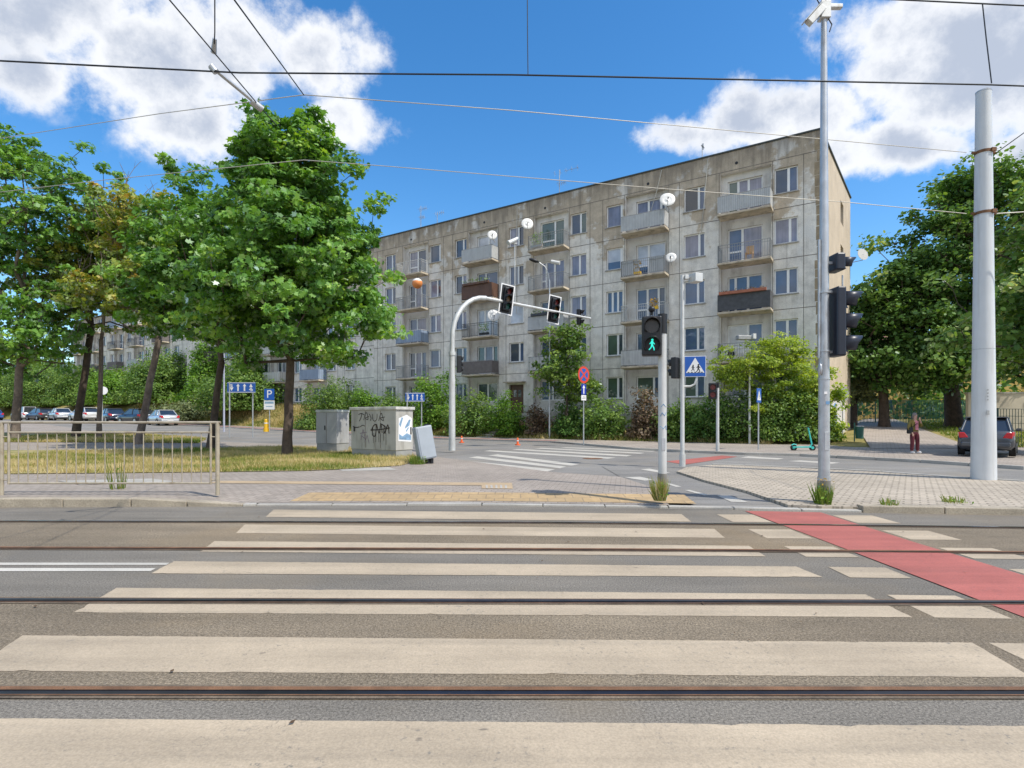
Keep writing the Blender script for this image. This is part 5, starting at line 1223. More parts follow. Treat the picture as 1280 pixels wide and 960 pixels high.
# litter bin, yard fence, walls
b = at(1073, 552, 0, gz); T = thing('litter_bin', 'green street litter bin beside the yard path', 'litter bin', b)
mb = MB(); mb.tube([b + Vector((.05, 0, .15)), b + Vector((.05, 0, .75))], [.17, .2], 14); mb.build('bin', mat('dark_green_enamel', (.03, .12, .09), .5, .15, 5), T)
mb = MB(); mb.tube([b + Vector((-.2, 0, 0)), b + Vector((-.2, 0, .95))], .03, 8); mb.box(b + Vector((-.1, 0, .7)), (.22, .04, .06)); mb.build('post', mat('dark_green_enamel', (.03, .12, .09)), T)
mb = MB(); mb.tube([b + Vector((.05, 0, .75)), b + Vector((.05, 0, .79))], .215, 14); mb.build('rim', M_galv, T)
def panel_fence(label, p0, p1, h, m, n, name='mesh_fence'):
    p0, p1 = Vector(p0), Vector(p1); T = thing(name, label, 'fence', p0)
    for i in range(n + 1):
        a = p0.lerp(p1, i / n); a.z = float(gz(a.x, a.y)); mb = MB(); mb.tube([a, a + Vector((0, 0, h + .1))], .04, 6); mb.build('post', m, T)
    for i in range(n):
        a, b_ = p0.lerp(p1, i / n), p0.lerp(p1, (i + 1) / n); a.z = float(gz(a.x, a.y)) + .06; b_.z = float(gz(b_.x, b_.y)) + .06
        mb = MB(); u = Vector((0, 0, 1)); L = (b_ - a).length
        for k in range(int(L / .11) + 1): q = a.lerp(b_, k * .11 / L); mb.tube([q, q + u * h], .028 if n > 4 else .014, 3, caps=False)
        for z in np.linspace(.03, h, 6): mb.tube([a + u * z, b_ + u * z], .012, 3, caps=False)
        mb.build('mesh_panel', m, T)
panel_fence('long turquoise green mesh fence behind the yard', (27.0, 46, 0), (48, 43, 0), 1.75, mat('turquoise_green_paint', (.03, .2, .19), .5, .1, 3), 8)
panel_fence('dark mesh fence panel beside the parked hatchback', (22.2, 25.6, 0), (26.5, 24.2, 0), 1.65, mat('dark_green_paint', (.02, .06, .05), .5, .1, 3), 2)
T = thing('yard_wall', 'pale concrete yard wall behind the right hand fence', 'wall', (30, 33, .5))
mb = MB(); mb.box((39.5, 35.2, 1.4), (20, .25, 3.2), rz=-.12); mb.build('wall', mat('yard_wall_render', (.5, .44, .34), .9, .15, .8, dirt=((.25, .22, .18), 1, .5)), T)
mb = MB(); mb.box((39.5, 35.2, 3.04), (20.1, .36, .09), rz=-.12); mb.build('coping', M_conc, T)
# low wall and lower painted strip by the corner
p = g1(0, 0, 0); ad = (g1(-.94, -12, 0) - p).normalized(); nn = Vector((ad.y, -ad.x, 0))
T = thing('garden_wall', 'low grey slatted concrete wall at the foot of the building corner', 'wall', p)
mb = MB(); q = p + nn * .35 - ad * .8
for k in range(12):
    s = q + ad * (k * .28); mb.box(s + Vector((0, 0, .95)), (.22, .1, 1.4), rz=math.atan2(ad.y, ad.x))
mb.build('slats', mat('grey_slat_concrete', (.3, .29, .28), .9, .2, 3), T)
mb = MB(); mb.box(q + ad * 1.55 + nn * -.07 + Vector((0, 0, .9)), (3.5, .06, 1.1), rz=math.atan2(ad.y, ad.x)); mb.build('backing', M_conc, T)
b = p + nn * .75 + ad * 2.2; b.z = float(gz(b.x, b.y)); T = thing('round_sign', 'back of a grey round sign by the building corner', 'sign', b)
mb = MB(); pole(mb, b, 3.0, .03, n=8); mb.build('post', M_galv, T); mb = MB(); mb.M = facing(b + Vector((0, -.05, 2.4)), yaw_to((.3, -.95, 0))); mb.tube([(0, -.01, 0), (0, .01, 0)], .42, 20); mb.build('disc', M_rail_grey, T)
mb = MB()
for pts in ([(.2, .9), (.5, 1.6), (.8, .9)], [(.9, 1.7), (1.2, 1.0), (1.5, 1.7)], [(.4, 2.1), (1.0, 2.3), (.9, 2.0)]): mb.tube([p + ad * (3.8 + x) + nn * .02 + Vector((0, 0, y)) for x, y in pts], .06, 4)
mb.build('graffiti', mat('blue_spray_paint', (.12, .25, .5)), B1)
mb = MB(); mb.box(p + ad * 6.2 + nn * .012 + Vector((0, 0, 1.4)), (6.0, .02, 2.6), rz=math.atan2(ad.y, ad.x)); mb.build('painted_strip', mat('pale_wall_paint', (.6, .58, .54), .9, .12, 1), B1)
# ------------------------------------------------------------------ trees and shrubs
def tree(name, label, base, Ht, fork, lobes, n, clump_r, per, lsize, leaf, bark, tr=.16, lean=(0, 0), shape=MAPLE, flat=.6, seed=1, group=None, dead=0, extra=None, tintb=0.0, multi=1):
    flat = .47 if shape is MAPLE else flat
    """lobes: (x, y, z, rx, ry, rz) ellipsoids relative to the base; clumps of leaves are hung on a grown branch graph"""
    global rng
    rng = np.random.default_rng(seed); rr = random.Random(seed)
    b = Vector(base); T = thing(name, label, 'tree', b, 0, group)
    vol = np.array([l[3] * l[4] * l[5] for l in lobes]) ** .67; pick = rng.choice(len(lobes), n, p=vol / vol.sum())
    Lb = np.array(lobes)[pick]; d = unit(rng.normal(size=(n, 3))); rad = rng.random(n) ** (1 / 2.6)
    # ragged outline: the radius swells and shrinks with direction
    wob = 1 + .16 * np.sin(d[:, 0] * 5 + seed) + .14 * np.sin(d[:, 2] * 6 + d[:, 1] * 4 + seed * 2) + .1 * rng.normal(size=n)
    cen = Lb[:, :3] + d * (rad * wob)[:, None] * Lb[:, 3:]
    cen = np.concatenate([cen, np.array(extra)]) if extra else cen
    n = len(cen)
    keep = cen[:, 2] > fork * .75; cen = cen[keep]; n = len(cen)
    outw = unit(cen - np.array([l[:3] for l in lobes]).mean(0))
    # skeleton
    nodes = []; par = []
    steps = 5
    for i in range(steps + 1):
        f = i / steps; nodes.append(np.array([lean[0] * f + rr.uniform(-.03, .03) * (i > 0), lean[1] * f, fork * f])); par.append(i - 1)
    top = len(nodes) - 1; m = 5; cc = np.array([l[:3] for l in lobes]).mean(0)
    for i in range(1, m + 1):
        f = i / m; p = nodes[steps] * (1 - f) + np.array([cc[0] * .8 + lean[0] * .2, cc[1], Ht * .8]) * f; nodes.append(p + np.array([rr.uniform(-.15, .15), rr.uniform(-.15, .15), 0])); par.append(len(nodes) - 2)
    order = np.argsort(np.linalg.norm(cen - nodes[steps], axis=1)); tips = []
    for q in order:
        c = cen[q]; A = np.array(nodes[steps:]); dv = c - A; dist = np.linalg.norm(dv, axis=1)
        cost = dist + np.maximum(0, A[:, 2] - c[2] + .1) * 1.6 + .12 * np.linalg.norm(A - nodes[steps], axis=1)
        j = int(np.argmin(cost)) + steps; L = dist[j - steps]; prev = j
        k = max(1, int(L / .7))
        for s in range(1, k + 1):
            f = s / k; p = nodes[j] * (1 - f) + c * f + rng.normal(size=3) * .05 * L * (s < k); p = p + np.array([0, 0, .08 * L * math.sin(PI * f)]); nodes.append(p); par.append(prev); prev = len(nodes) - 1
        tips.append(prev)
    cnt = np.zeros(len(nodes)); 
    for t in tips: cnt[t] += 1
    for i in range(len(nodes) - 1, 0, -1): cnt[par[i]] += cnt[i]
    rad_ = .011 * np.maximum(cnt, .6) ** .44; sc_ = tr * .78 / rad_[steps]
    rad_ = np.maximum(rad_ * sc_, .008)
    mb = MB()
    tp = [b + Vector(nodes[i]) for i in range(steps + 1)]; tp[0] -= Vector((0, 0, .15))
    mb.tube(tp, [tr * 1.35, tr * 1.05, tr, tr * .95, tr * .92, tr * .9], 14)
    for i in range(steps + 1, len(nodes)):
        p0, p1 = b + Vector(nodes[par[i]]), b + Vector(nodes[i]); r0 = min(rad_[par[i]], rad_[i] * 1.35)
        if (p1 - p0).length > .01: mb.tube([p0, p1], [r0, rad_[i]], 7 if rad_[i] > .04 else 4, caps=False)
    for k in range(dead):
        t = rr.choice(tips); p = b + Vector(nodes[t]); q = p
        dr = Vector((rr.uniform(-.6, .6), rr.uniform(-.3, .3), 1)).normalized()
        for s in range(3):
            q2 = q + (dr + Vector((rr.uniform(-.4, .4), rr.uniform(-.4, .4), 0))) * rr.uniform(.35, .8); mb.tube([q, q2], [.024 - .006 * s, .018 - .006 * s], 4, caps=False)
            if s: mb.tube([q, q + Vector((rr.uniform(-.3, .3), 0, rr.uniform(.1, .4)))], [.008, .004], 3, caps=False)
            q = q2
    mb.build('trunk', bark, T)
    cw = cen + np.array(b); rads = clump_r * (.7 + .6 * rng.random(n))
    C, Nr, sz, idx = clump_leaves(cw, rads, per, lsize, flat, .9, outw)
    # species tint: random per clump and per leaf, shifted evenly for each tree
    ct = rng.random(n) * .55; ti = ct[idx] + rng.random(len(C)) * .5 + tintb
    v, k = leaf_verts(C, Nr, sz, shape); ngon_mesh('crown', v, k, ti, leaf, T); return T
def gzp(px, py, dz=0): return at(px, py, dz, gz)
def px2m(px, Y): return px * Y / F

b = at(359, 570, .12)
tree('maple_tree', 'large full green maple right of the group, growing behind the lawn next to the cabinets', b, 11.9, 3.3,
     [(-.1, 0, 6.6, 3.3, 3.2, 2.9), (.1, 0, 9.2, 2.1, 2.1, 2.3), (1.7, -.3, 5.6, 2.2, 2.0, 2.0), (-1.6, .2, 5.5, 2.0, 2.2, 1.9), (1.2, 0, 8.0, 2.0, 1.8, 1.7), (-.9, 0, 10.0, 1.3, 1.3, 1.4), (.8, 0, 10.2, 1.2, 1.2, 1.3)], 680, .43, 84, .17, L_maple, M_bark, .155, (.12, 0), seed=7,
     extra=[(3.3, -.3, 4.5), (3.75, -.4, 4.25), (2.9, -.2, 4.3), (-.4, 0, 11.6), (.7, 0, 11.7), (-.6, 0, 11.2), (.2, 0, 11.5), (3.0, 0, 8.6), (3.3, 0, 8.9), (2.8, .1, 7.6), (-1.0, 0, 11.5), (-.9, 0, 11.9), (.95, 0, 11.9), (1.35, 0, 11.3), (1.3, .1, 10.9), (2.2, 0, 10.3), (2.4, 0, 9.9), (-1.5, 0, 10.6), (-2.0, 0, 10.0)])
b = at(262, 563, .12)
tree('maple_tree', 'green maple with a dark forked trunk leaning right, behind the end of the railing', b, 12.1, 3.6,
     [(-.1, .2, 7.2, 2.6, 2.6, 2.6), (-.5, .2, 9.2, 1.7, 1.7, 2.0), (.9, .2, 5.9, 2.0, 2.0, 1.7), (-1.5, 0, 6.4, 1.5, 1.8, 1.8)], 430, .46, 80, .17, L_maple, M_bark, .14, (.5, 0), seed=12,
     extra=[(-1.5, 0, 11.4), (-1.75, 0, 11.8), (-1.3, 0, 11.0), (-.9, 0, 10.6)])
b = at(172, 555, .12)
tree('maple_tree', 'sparse maple with a curved leaning trunk, yellowing leaves and dead twigs on top', b, 10.6, 4.9,
     [(.9, 0, 8.2, 2.6, 2.2, 2.2), (-.6, 0, 6.9, 2.2, 2.0, 1.6), (.2, 0, 10.4, 2.2, 1.6, 1.6)], 210, .44, 62, .17, L_maple3, M_bark2, .15, (1.0, 0), seed=23, dead=26, tintb=-.1)
b = at(94, 548, .12)
tree('maple_tree', 'tall thin crowned maple with a dark trunk leaning right, third from the left edge', b, 13.0, 6.0,
     [(.8, 0, 9.0, 2.4, 2.4, 2.6), (.6, 0, 11.3, 1.1, 1.1, 1.7), (2.4, 0, 7.5, 2.2, 2.0, 1.8), (-1.4, 0, 8.0, 2.0, 2.0, 2.0)], 220, .45, 60, .18, L_maple2, M_bark, .17, (.9, 0), seed=31, dead=5, extra=[(1.15, 0, 13.1), (1.0, 0, 12.6), (1.2, 0, 12.2)], tintb=-.15)
b = at(124, 549, .12)
tree('maple_tree', 'slim straight maple with a grey flaking trunk between two dark trunks', b, 11.2, 5.2,
     [(.4, 0, 9.0, 2.1, 2.0, 2.6), (1.7, 0, 11.0, 1.7, 1.5, 1.8), (.2, 0, 12.2, 1.2, 1.2, 1.2)], 180, .43, 60, .18, L_maple2, M_bark2, .11, (.1, 0), seed=37, dead=14)
b = at(19, 550, .12)
tree('maple_tree', 'maple at the left edge with a pale trunk and an open leafy crown', b, 16.5, 3.6,
     [(.0, 0, 5.6, 3.2, 2.8, 2.3), (1.2, 0, 5.2, 2.0, 2.0, 1.6), (-.5, 0, 11.5, 3.0, 2.6, 3.0), (1.6, 0, 13.2, 2.5, 2.0, 1.5), (.2, 0, 9.0, 2.8, 2.4, 2.0), (-1, 0, 14.6, 1.8, 1.5, 1.4), (2.7, 0, 11.0, 1.9, 1.6, 1.2)], 330, .48, 62, .18, L_maple, M_bark2, .18, (.2, 0), seed=41, dead=4)
# right side
b = Vector((31.6, 40.0, float(gz(31.6, 40.0))))
tree('lime_tree', 'huge dark green tree with a thick trunk shading the parked hatchback', b, 19.8, 3.6,
     [(.6, 0, 12.6, 6.0, 4.6, 4.7), (3.4, 0, 15.6, 4.2, 4.2, 3.7), (-3.1, 0, 9.2, 3.7, 4.0, 3.3), (1.3, -2, 7.2, 5.5, 4.0, 2.5), (5.2, -.6, 9.0, 4.0, 4.0, 3.4), (.8, 0, 17.0, 2.4, 2.4, 2.1), (-2.2, -2.5, 4.8, 3.6, 3.0, 1.7), (3.6, -2.5, 5.0, 3.8, 3.0, 1.8)], 560, 1.0, 100, .26, L_dark, M_bark, .5, (-.3, 0), HEX, seed=51)
b = Vector((21.9, 20.7, .1))
tree('lime_tree', 'leafy tree standing beyond the right edge near the parked hatchback', b, 12.4, 2.6,
     [(.0, 0, 7.4, 3.9, 3.6, 3.4), (-.8, .3, 5.2, 3.2, 2.8, 2.0), (.6, 0, 9.8, 2.6, 2.6, 2.4), (-1.6, .8, 4.4, 2.4, 2.4, 1.3)], 380, .7, 80, .2, L_dark, M_bark, .3, (.3, 0), HEX, seed=57, tintb=.1)
b = Vector((26.6, 40.0, float(gz(26.6, 40.0))))
tree('lime_tree', 'dark tree overhanging the yard path beyond the standing person', b, 12.8, 3.2,
     [(.3, 0, 7.6, 3.6, 3.4, 3.2), (1.6, 0, 10.0, 3.0, 2.6, 2.4), (-1.6, 0, 5.0, 2.4, 2.2, 2.0), (1.2, -1.5, 4.0, 3.0, 2.2, 1.6), (3.4, -2.0, 3.9, 2.2, 2.0, 1.5)], 320, .85, 70, .25, L_dark, M_bark, .32, (-.1, 0), HEX, seed=63, tintb=-.1)
b = Vector((25.3, 41.5, float(gz(25.3, 41.5))))
tree('small_tree', 'small grey green tree beside the ochre end wall of the block', b, 6.8, 2.0,
     [(.1, 0, 4.4, 1.6, 1.5, 2.2), (.5, 0, 2.9, 2.0, 1.5, 1.4)], 130, .55, 70, .17, L_greyg, M_bark, .24, (.05, 0), HEX, seed=69)
# trees in front of the facade
x, y = on_facade(708, 2.6); b = Vector((x, y, float(gz(x, y))))
tree('young_tree', 'young green tree before the facade behind the no stopping sign', b, 7.4, 2.0,
     [(-.1, 0, 5.0, 1.65, 1.5, 2.0), (.5, 0, 3.4, 1.6, 1.3, 1.3), (.2, 0, 6.3, 1.0, .9, 1.0)], 125, .46, 62, .16, L_shrub, M_bark, .09, (0, 0), HEX, seed=75, extra=[(1.9, -.2, 3.3), (2.0, -.2, 3.0), (-1.7, 0, 4.0), (-1.6, 0, 2.9)])
x, y = on_facade(963, 2.0); b = Vector((x, y, float(gz(x, y))))
tree('acacia_tree', 'yellow green acacia with a broad bushy crown below the balconies', b, 5.6, 1.7,
     [(-.1, -.2, 4.1, 2.4, 1.7, 1.35), (1.7, -.2, 3.2, 1.7, 1.4, 1.4), (-1.7, -.2, 3.5, 1.4, 1.2, 1.0), (.2, -.2, 5.0, 1.3, 1.0, .75), (.8, -.3, 2.2, 1.9, 1.2, 1.0)], 190, .42, 95, .13, L_lime, M_bark, .1, (0, 0), KITE, seed=81, flat=.5)

def shrub(label, px, ytop, hw, q, leaf, per=40, lsize=.13, n=None, seed=0, shape=HEX, name='shrub', low=.0, yb=None, xy=None, group='shrubs along the block', depth=1.0, flat=.8):
    global rng
    rng = np.random.default_rng(seed + 100); rr = random.Random(seed)
    x, y = xy or on_facade(px, q); b = Vector((x, y, float(gz(x, y)))); T = thing(name, label, 'shrub', b, 0, group)
    H = EYE - (ytop - HY) / F * y - b.z; w = px2m(hw, y)
    w *= 1.12; n = n or int(24 + w * H * 26); d = unit(rng.normal(size=(n, 3))); d[:, 2] = np.abs(d[:, 2]) * 1.0
    wob = 1 + .14 * np.sin(d[:, 0] * 6 + seed) + .12 * np.sin(d[:, 2] * 7 + seed * 3) + .08 * rng.normal(size=n); r = rng.random(n) ** .4 * wob
    cen = np.array(b) + d * r[:, None] * np.array([w * .92, w * depth * .8, H * .93]); cen[:, 2] += .05
    rad = (.2 + .14 * w) * (.7 + .6 * rng.random(n))
    C, Nr, sz, idx = clump_leaves(cen, rad, per, lsize, flat, .6, d, .6, .2)
    keep = C[:, 2] > b.z + low; C, Nr, sz, idx = C[keep], Nr[keep], sz[keep], idx[keep]
    ti = (rng.random(n) * .5)[idx] + rng.random(len(C)) * .5
    mb = MB()
    for k in range(9):
        t = Vector(cen[rr.randrange(n)]); o = b + Vector((rr.uniform(-.3, .3) * w, rr.uniform(-.2, .2), -.05)); mb.tube([o, o.lerp(t, .5) + Vector((0, 0, .15)), t], [.035, .025, .01], 5, caps=False)
    mb.build('stem', M_bark2, T)
    v, k = leaf_verts(C, Nr, sz, shape); ngon_mesh('foliage', v, k, ti, leaf, T); return T
SH = [('tall loose grey green shrub behind the small cabinet', 418, 474, 38, 2.3, L_shrub, {}), ('low dark bush on the dry bank right of the maple trunk', 394, 516, 26, 3.6, L_shrub, {}),
      ('light green feathery shrub above the graffiti cabinet', 455, 484, 20, 2.0, L_bright, {}), ('rounded green shrub just left of the small lane board', 496, 486, 28, 2.4, L_shrub, {}),
      ('tall green shrub left of the curved signal mast', 545, 466, 30, 2.2, L_bright, {}), ('green shrub right of the curved signal mast', 590, 489, 32, 2.6, L_shrub, {}),
      ('bright green shrub under the brown entrance door', 634, 491, 26, 2.5, L_bright, {}), ('bare brown twiggy bush between green shrubs', 672, 503, 22, 2.3, L_brown, {'per': 26}),
      ('dark green shrub at the foot of the young tree', 712, 503, 26, 2.2, L_dark, {}), ('leafy shrub right of the no stopping sign', 752, 490, 32, 2.4, L_shrub, {}),
      ('brown half dead bush left of the green man post', 808, 490, 23, 2.3, L_brown, {'per': 40}), ('dark shrub between the signal post and slim white pole', 850, 492, 34, 2.2, L_shrub, {}),
      ('dense dark green shrub behind the red pedestrian signal', 895, 488, 36, 2.2, L_dark, {}), ('big dark leafy shrub below the acacia crown', 955, 468, 48, 2.0, L_shrub, {'shape': KITE}),
      ('dark green shrub behind the turquoise scooter', 998, 476, 38, 1.7, L_shrub, {}), ('narrow yellow green shrub against the building corner', 1030, 462, 20, 1.3, L_lime, {})]
for i, (l, px, yt, hw, q, lf, kw) in enumerate(SH): shrub(l, px, yt, hw, q, lf, seed=i + 1, **kw)
FAR = [('pale grey green round shrub behind the silver sedan', 236, 499, 36, 2.6, L_greyg), ('tall dark green shrub behind the leaning maple trunk', 205, 466, 40, .5, L_shrub), ('green hedge shrub behind the wide lane board', 305, 470, 44, 1.6, L_shrub), ('light green tall shrub left of the lane board', 268, 448, 34, -.5, L_bright),
       ('bushy green shrub behind the dark parked hatchbacks', 150, 477, 34, 1.0, L_bright), ('deep green shrub behind the white parked cars', 105, 484, 32, 1.0, L_shrub), ('green shrub above the dark parked cars', 62, 474, 34, 1.0, L_shrub), ('grey green shrub at the left edge beyond the cars', 18, 482, 34, 1.0, L_shrub), ('wide dark shrub filling the far end of the car row', -30, 470, 40, 1.0, L_dark), ('tall bright shrub between maple trunk and parking sign', 318, 440, 30, -.3, L_bright)]
for i, (l, px, yt, hw, q, lf) in enumerate(FAR): shrub(l, px, yt - (0 if i == 0 else 24), hw * 1.15, q, lf, 40, .2, seed=50 + i, group='shrubs behind the parked cars')
for i, (l, px, q, Ht, r_) in enumerate((('green background tree left of the first trunk beyond the parked cars', 22, -1, 12, 4.2), ('rounded background tree at the left end of the parked cars', -40, 0, 14, 5), ('background tree between the first two maple trunks', 70, -3, 9, 3.0))):
    x, y = on_facade(px, q); b = Vector((x, y, float(gz(x, y))))
    tree('background_tree', l, b, Ht, 2.5, [(0, 0, Ht * .55, r_, r_, Ht * .4), (.5, 0, Ht * .35, r_ * .9, r_ * .9, Ht * .25)], 130, 1.1, 50, .42, L_shrub, M_bark, .25, (0, 0), HEX, seed=91 + i, group='trees beyond the parked cars')
# distant woods closing the street
rng = np.random.default_rng(77)
def wood(name, pts, n, leaf, size):
    cen = []; 
    for x, y, h, w in pts:
        d = unit(rng.normal(size=(n, 3))); d[:, 2] = np.abs(d[:, 2]); cen.append(np.array([x, y, float(gz(x, y))]) + d * rng.random((n, 1)) ** .4 * np.array([w, w * .7, h]))
    cen = np.concatenate(cen); C, Nr, sz, idx = clump_leaves(cen, np.full(len(cen), 1.5), 26, size, .8, .6)
    v, k = leaf_verts(C, Nr, sz, HEX); o = ngon_mesh(name, v, k, rng.random(len(C)), leaf); o['kind'] = 'stuff'; o['label'] = 'distant green trees closing the end of the street'; return o
wood('distant_trees', [(-130, 128, 10, 12), (-112, 130, 13, 10), (-96, 134, 11, 10), (-150, 118, 12, 14), (-125, 105, 8, 10), (-175, 120, 14, 16)], 60, L_shrub, .8)
o = wood('distant_trees', [(44, 62, 9, 6), (54, 66, 11, 7), (66, 62, 10, 8), (34, 66, 8, 5)], 60, L_dark, .5); o['label'] = 'trees round the yellow house'

# ------------------------------------------------------------------ grass
def in_poly(P_, x, y):
    c = np.zeros(len(x), bool); n = len(P_)
    for i in range(n):
        x1, y1 = P_[i]; x2, y2 = P_[i-1]
        c ^= ((y1 > y) != (y2 > y)) & (x < (x2 - x1) * (y - y1) / (y2 - y1 + 1e-12) + x1)
    return c
def nz(x, y, s): return .5 + .25 * np.sin(x * s + 1.3 * np.sin(y * s * .7)) + .25 * np.sin(y * s * 1.9 + 2 * np.sin(x * s * .8))
def blades(name, x, y, z, h, tint, label, w=.012):
    n = len(x); a = rng.random(n) * 2 * PI; dx, dy = np.cos(a) * w, np.sin(a) * w; l = rng.normal(size=(n, 2)) * .45 * h[:, None]
    V = np.empty((n, 3, 3)); V[:, 0] = np.stack([x - dx, y - dy, z - .02], 1); V[:, 1] = np.stack([x + dx, y + dy, z - .02], 1); V[:, 2] = np.stack([x + l[:, 0], y + l[:, 1], z + h], 1)
    o = ngon_mesh(name, V.reshape(-1, 3), 3, tint, L_grass); o['kind'] = 'stuff'; o['label'] = label; o['category'] = 'grass'; return o
def scatter(poly, n):
    P_ = np.array(poly); lo, hi = P_.min(0), P_.max(0); x = rng.uniform(lo[0], hi[0], n); y = rng.uniform(lo[1], hi[1], n); k = in_poly(poly, x, y); return x[k], y[k]
rng = np.random.default_rng(5)
for i, (pl, n) in enumerate(((LAWN1, 150000), (LAWN2, 90000))):
    pl = [(max(p[0], -17 if i == 0 else -26), p[1]) for p in pl]
    x, y = scatter(pl, n); dens = nz(x, y, 1.7); k = rng.random(len(x)) < .35 + .65 * dens; x, y = x[k], y[k]
    t = .05 + .6 * nz(x + 3, y, .7) + .6 * nz(x, y + 5, 1.6) + rng.normal(size=len(x)) * .16; h = (.04 + .09 * rng.random(len(x)) ** 2 + .05 * nz(x, y, 2.3)) * (1.0 if i == 0 else 1.2)
    blades('grass', x, y, ramp(x, y) + .137, h, t, 'dry straw coloured lawn grass' if i == 0 else 'dry grass strip round the far maple trunks', .011 if i == 0 else .02)
# weeds along the foot of the bank
tf = rng.uniform(2, 75, 26000); q = 2.5 + rng.random(26000) ** 1.3 * .95; x = CORNER.x + TD.x * tf + ND.x * q; y = CORNER.y + TD.y * tf + ND.y * q
h = (.12 + .4 * rng.random(len(x)) ** 2) * (.5 + .8 * nz(x, y, 1.4)); blades('weeds', x, y, gz(x, y), h, .15 + .6 * nz(x, y, 1.1) + rng.normal(size=len(x)) * .2, 'yellow flowering weeds along the foot of the bank', .03)
tf = rng.uniform(24, 75, 30000); q = rng.uniform(.1, 3.2, 30000); x = CORNER.x + TD.x * tf + ND.x * q; y = CORNER.y + TD.y * tf + ND.y * q
blades('dry_grass', x, y, gz(x, y) - .03, .1 + .2 * rng.random(len(x)), .5 + .4 * nz(x, y, .9) + rng.normal(size=len(x)) * .15, 'dry grass on the bank under the block', .03)
x = rng.uniform(18, 44, 26000); y = rng.uniform(25, 50, 26000); k = (x > 17.2 + (y - 24) * .58 + 3.0); x, y = x[k], y[k]
blades('yard_grass', x, y, gz(x, y) - .04, .08 + .3 * rng.random(len(x)) * nz(x, y, 1.2), .1 + .35 * nz(x, y, .9), 'green grass and weeds round the yard trees', .025)
def tuft(label, b, n, r, h, tlo, thi, name='weed_tuft', flowers=None):
    b = Vector(b); T = thing(name, label, 'weeds', b); a = rng.random(n) * 2 * PI; d = r * rng.random(n) ** .7
    x = b.x + np.cos(a) * d; y = b.y + np.sin(a) * d; V = np.empty((n, 4, 3)); hh = h * (.35 + .65 * rng.random(n)); w = .007
    lx = np.cos(a) * hh * .28 * rng.random(n) + rng.normal(size=n) * .04; ly = np.sin(a) * hh * .28 * rng.random(n)
    V[:, 0] = np.stack([x - w, y, np.full(n, b.z)], 1); V[:, 1] = np.stack([x + w, y, np.full(n, b.z)], 1); V[:, 2] = np.stack([x + lx * .6 + w, y + ly * .6, b.z + hh * .65], 1); V[:, 3] = np.stack([x + lx, y + ly, b.z + hh], 1)
    ngon_mesh('blades', V.reshape(-1, 3), 4, tlo + (thi - tlo) * rng.random(n), L_grass, T)
    m = n // 3; C = np.stack([b.x + rng.normal(size=m) * r * .6, b.y + rng.normal(size=m) * r * .6, b.z + h * (.1 + .6 * rng.random(m))], 1)
    v, k = leaf_verts(C, unit(rng.normal(size=(m, 3)) + np.array([0, 0, .8])), .05 * (.5 + rng.random(m)), KITE); ngon_mesh('leaves', v, k, rng.random(m), L_bright, T)
    if flowers:
        m = 26; C = np.stack([b.x + rng.normal(size=m) * r * .7, b.y + rng.normal(size=m) * r * .7, b.z + h * (.6 + .5 * rng.random(m))], 1)
        v, k = leaf_verts(C, unit(rng.normal(size=(m, 3)) + np.array([0, -.4, .8])), .03 * (.7 + .6 * rng.random(m)), KITE); ngon_mesh('flowers', v, k, rng.random(m), bpy.data.materials['yellow_flowers'], T)
p = at(825, 625, .12); tuft('yellowish grass tuft at the foot of the green man post', p + Vector((-.02, -.06, 0)), 170, .09, .42, .25, .7)
p = at(1028, 629, .07); tuft('green weeds with yellow flowers at the foot of the camera pole', p + Vector((-.04, -.09, 0)), 130, .12, .38, .0, .4, flowers=True)
tuft('tall thin weed growing under the guard railing', at(149, 611, .12), 26, .16, .75, .1, .5)
tuft('small weed in the joints of the setts near the right kerb', at(1113, 634, .07), 50, .12, .16, .1, .5); tuft('low weed between the setts further right', at(1192, 628, .07), 60, .16, .14, .1, .5)
tuft('green weed clump beside the tilted service box', at(522, 580, .13), 160, .22, .3, .05, .4)

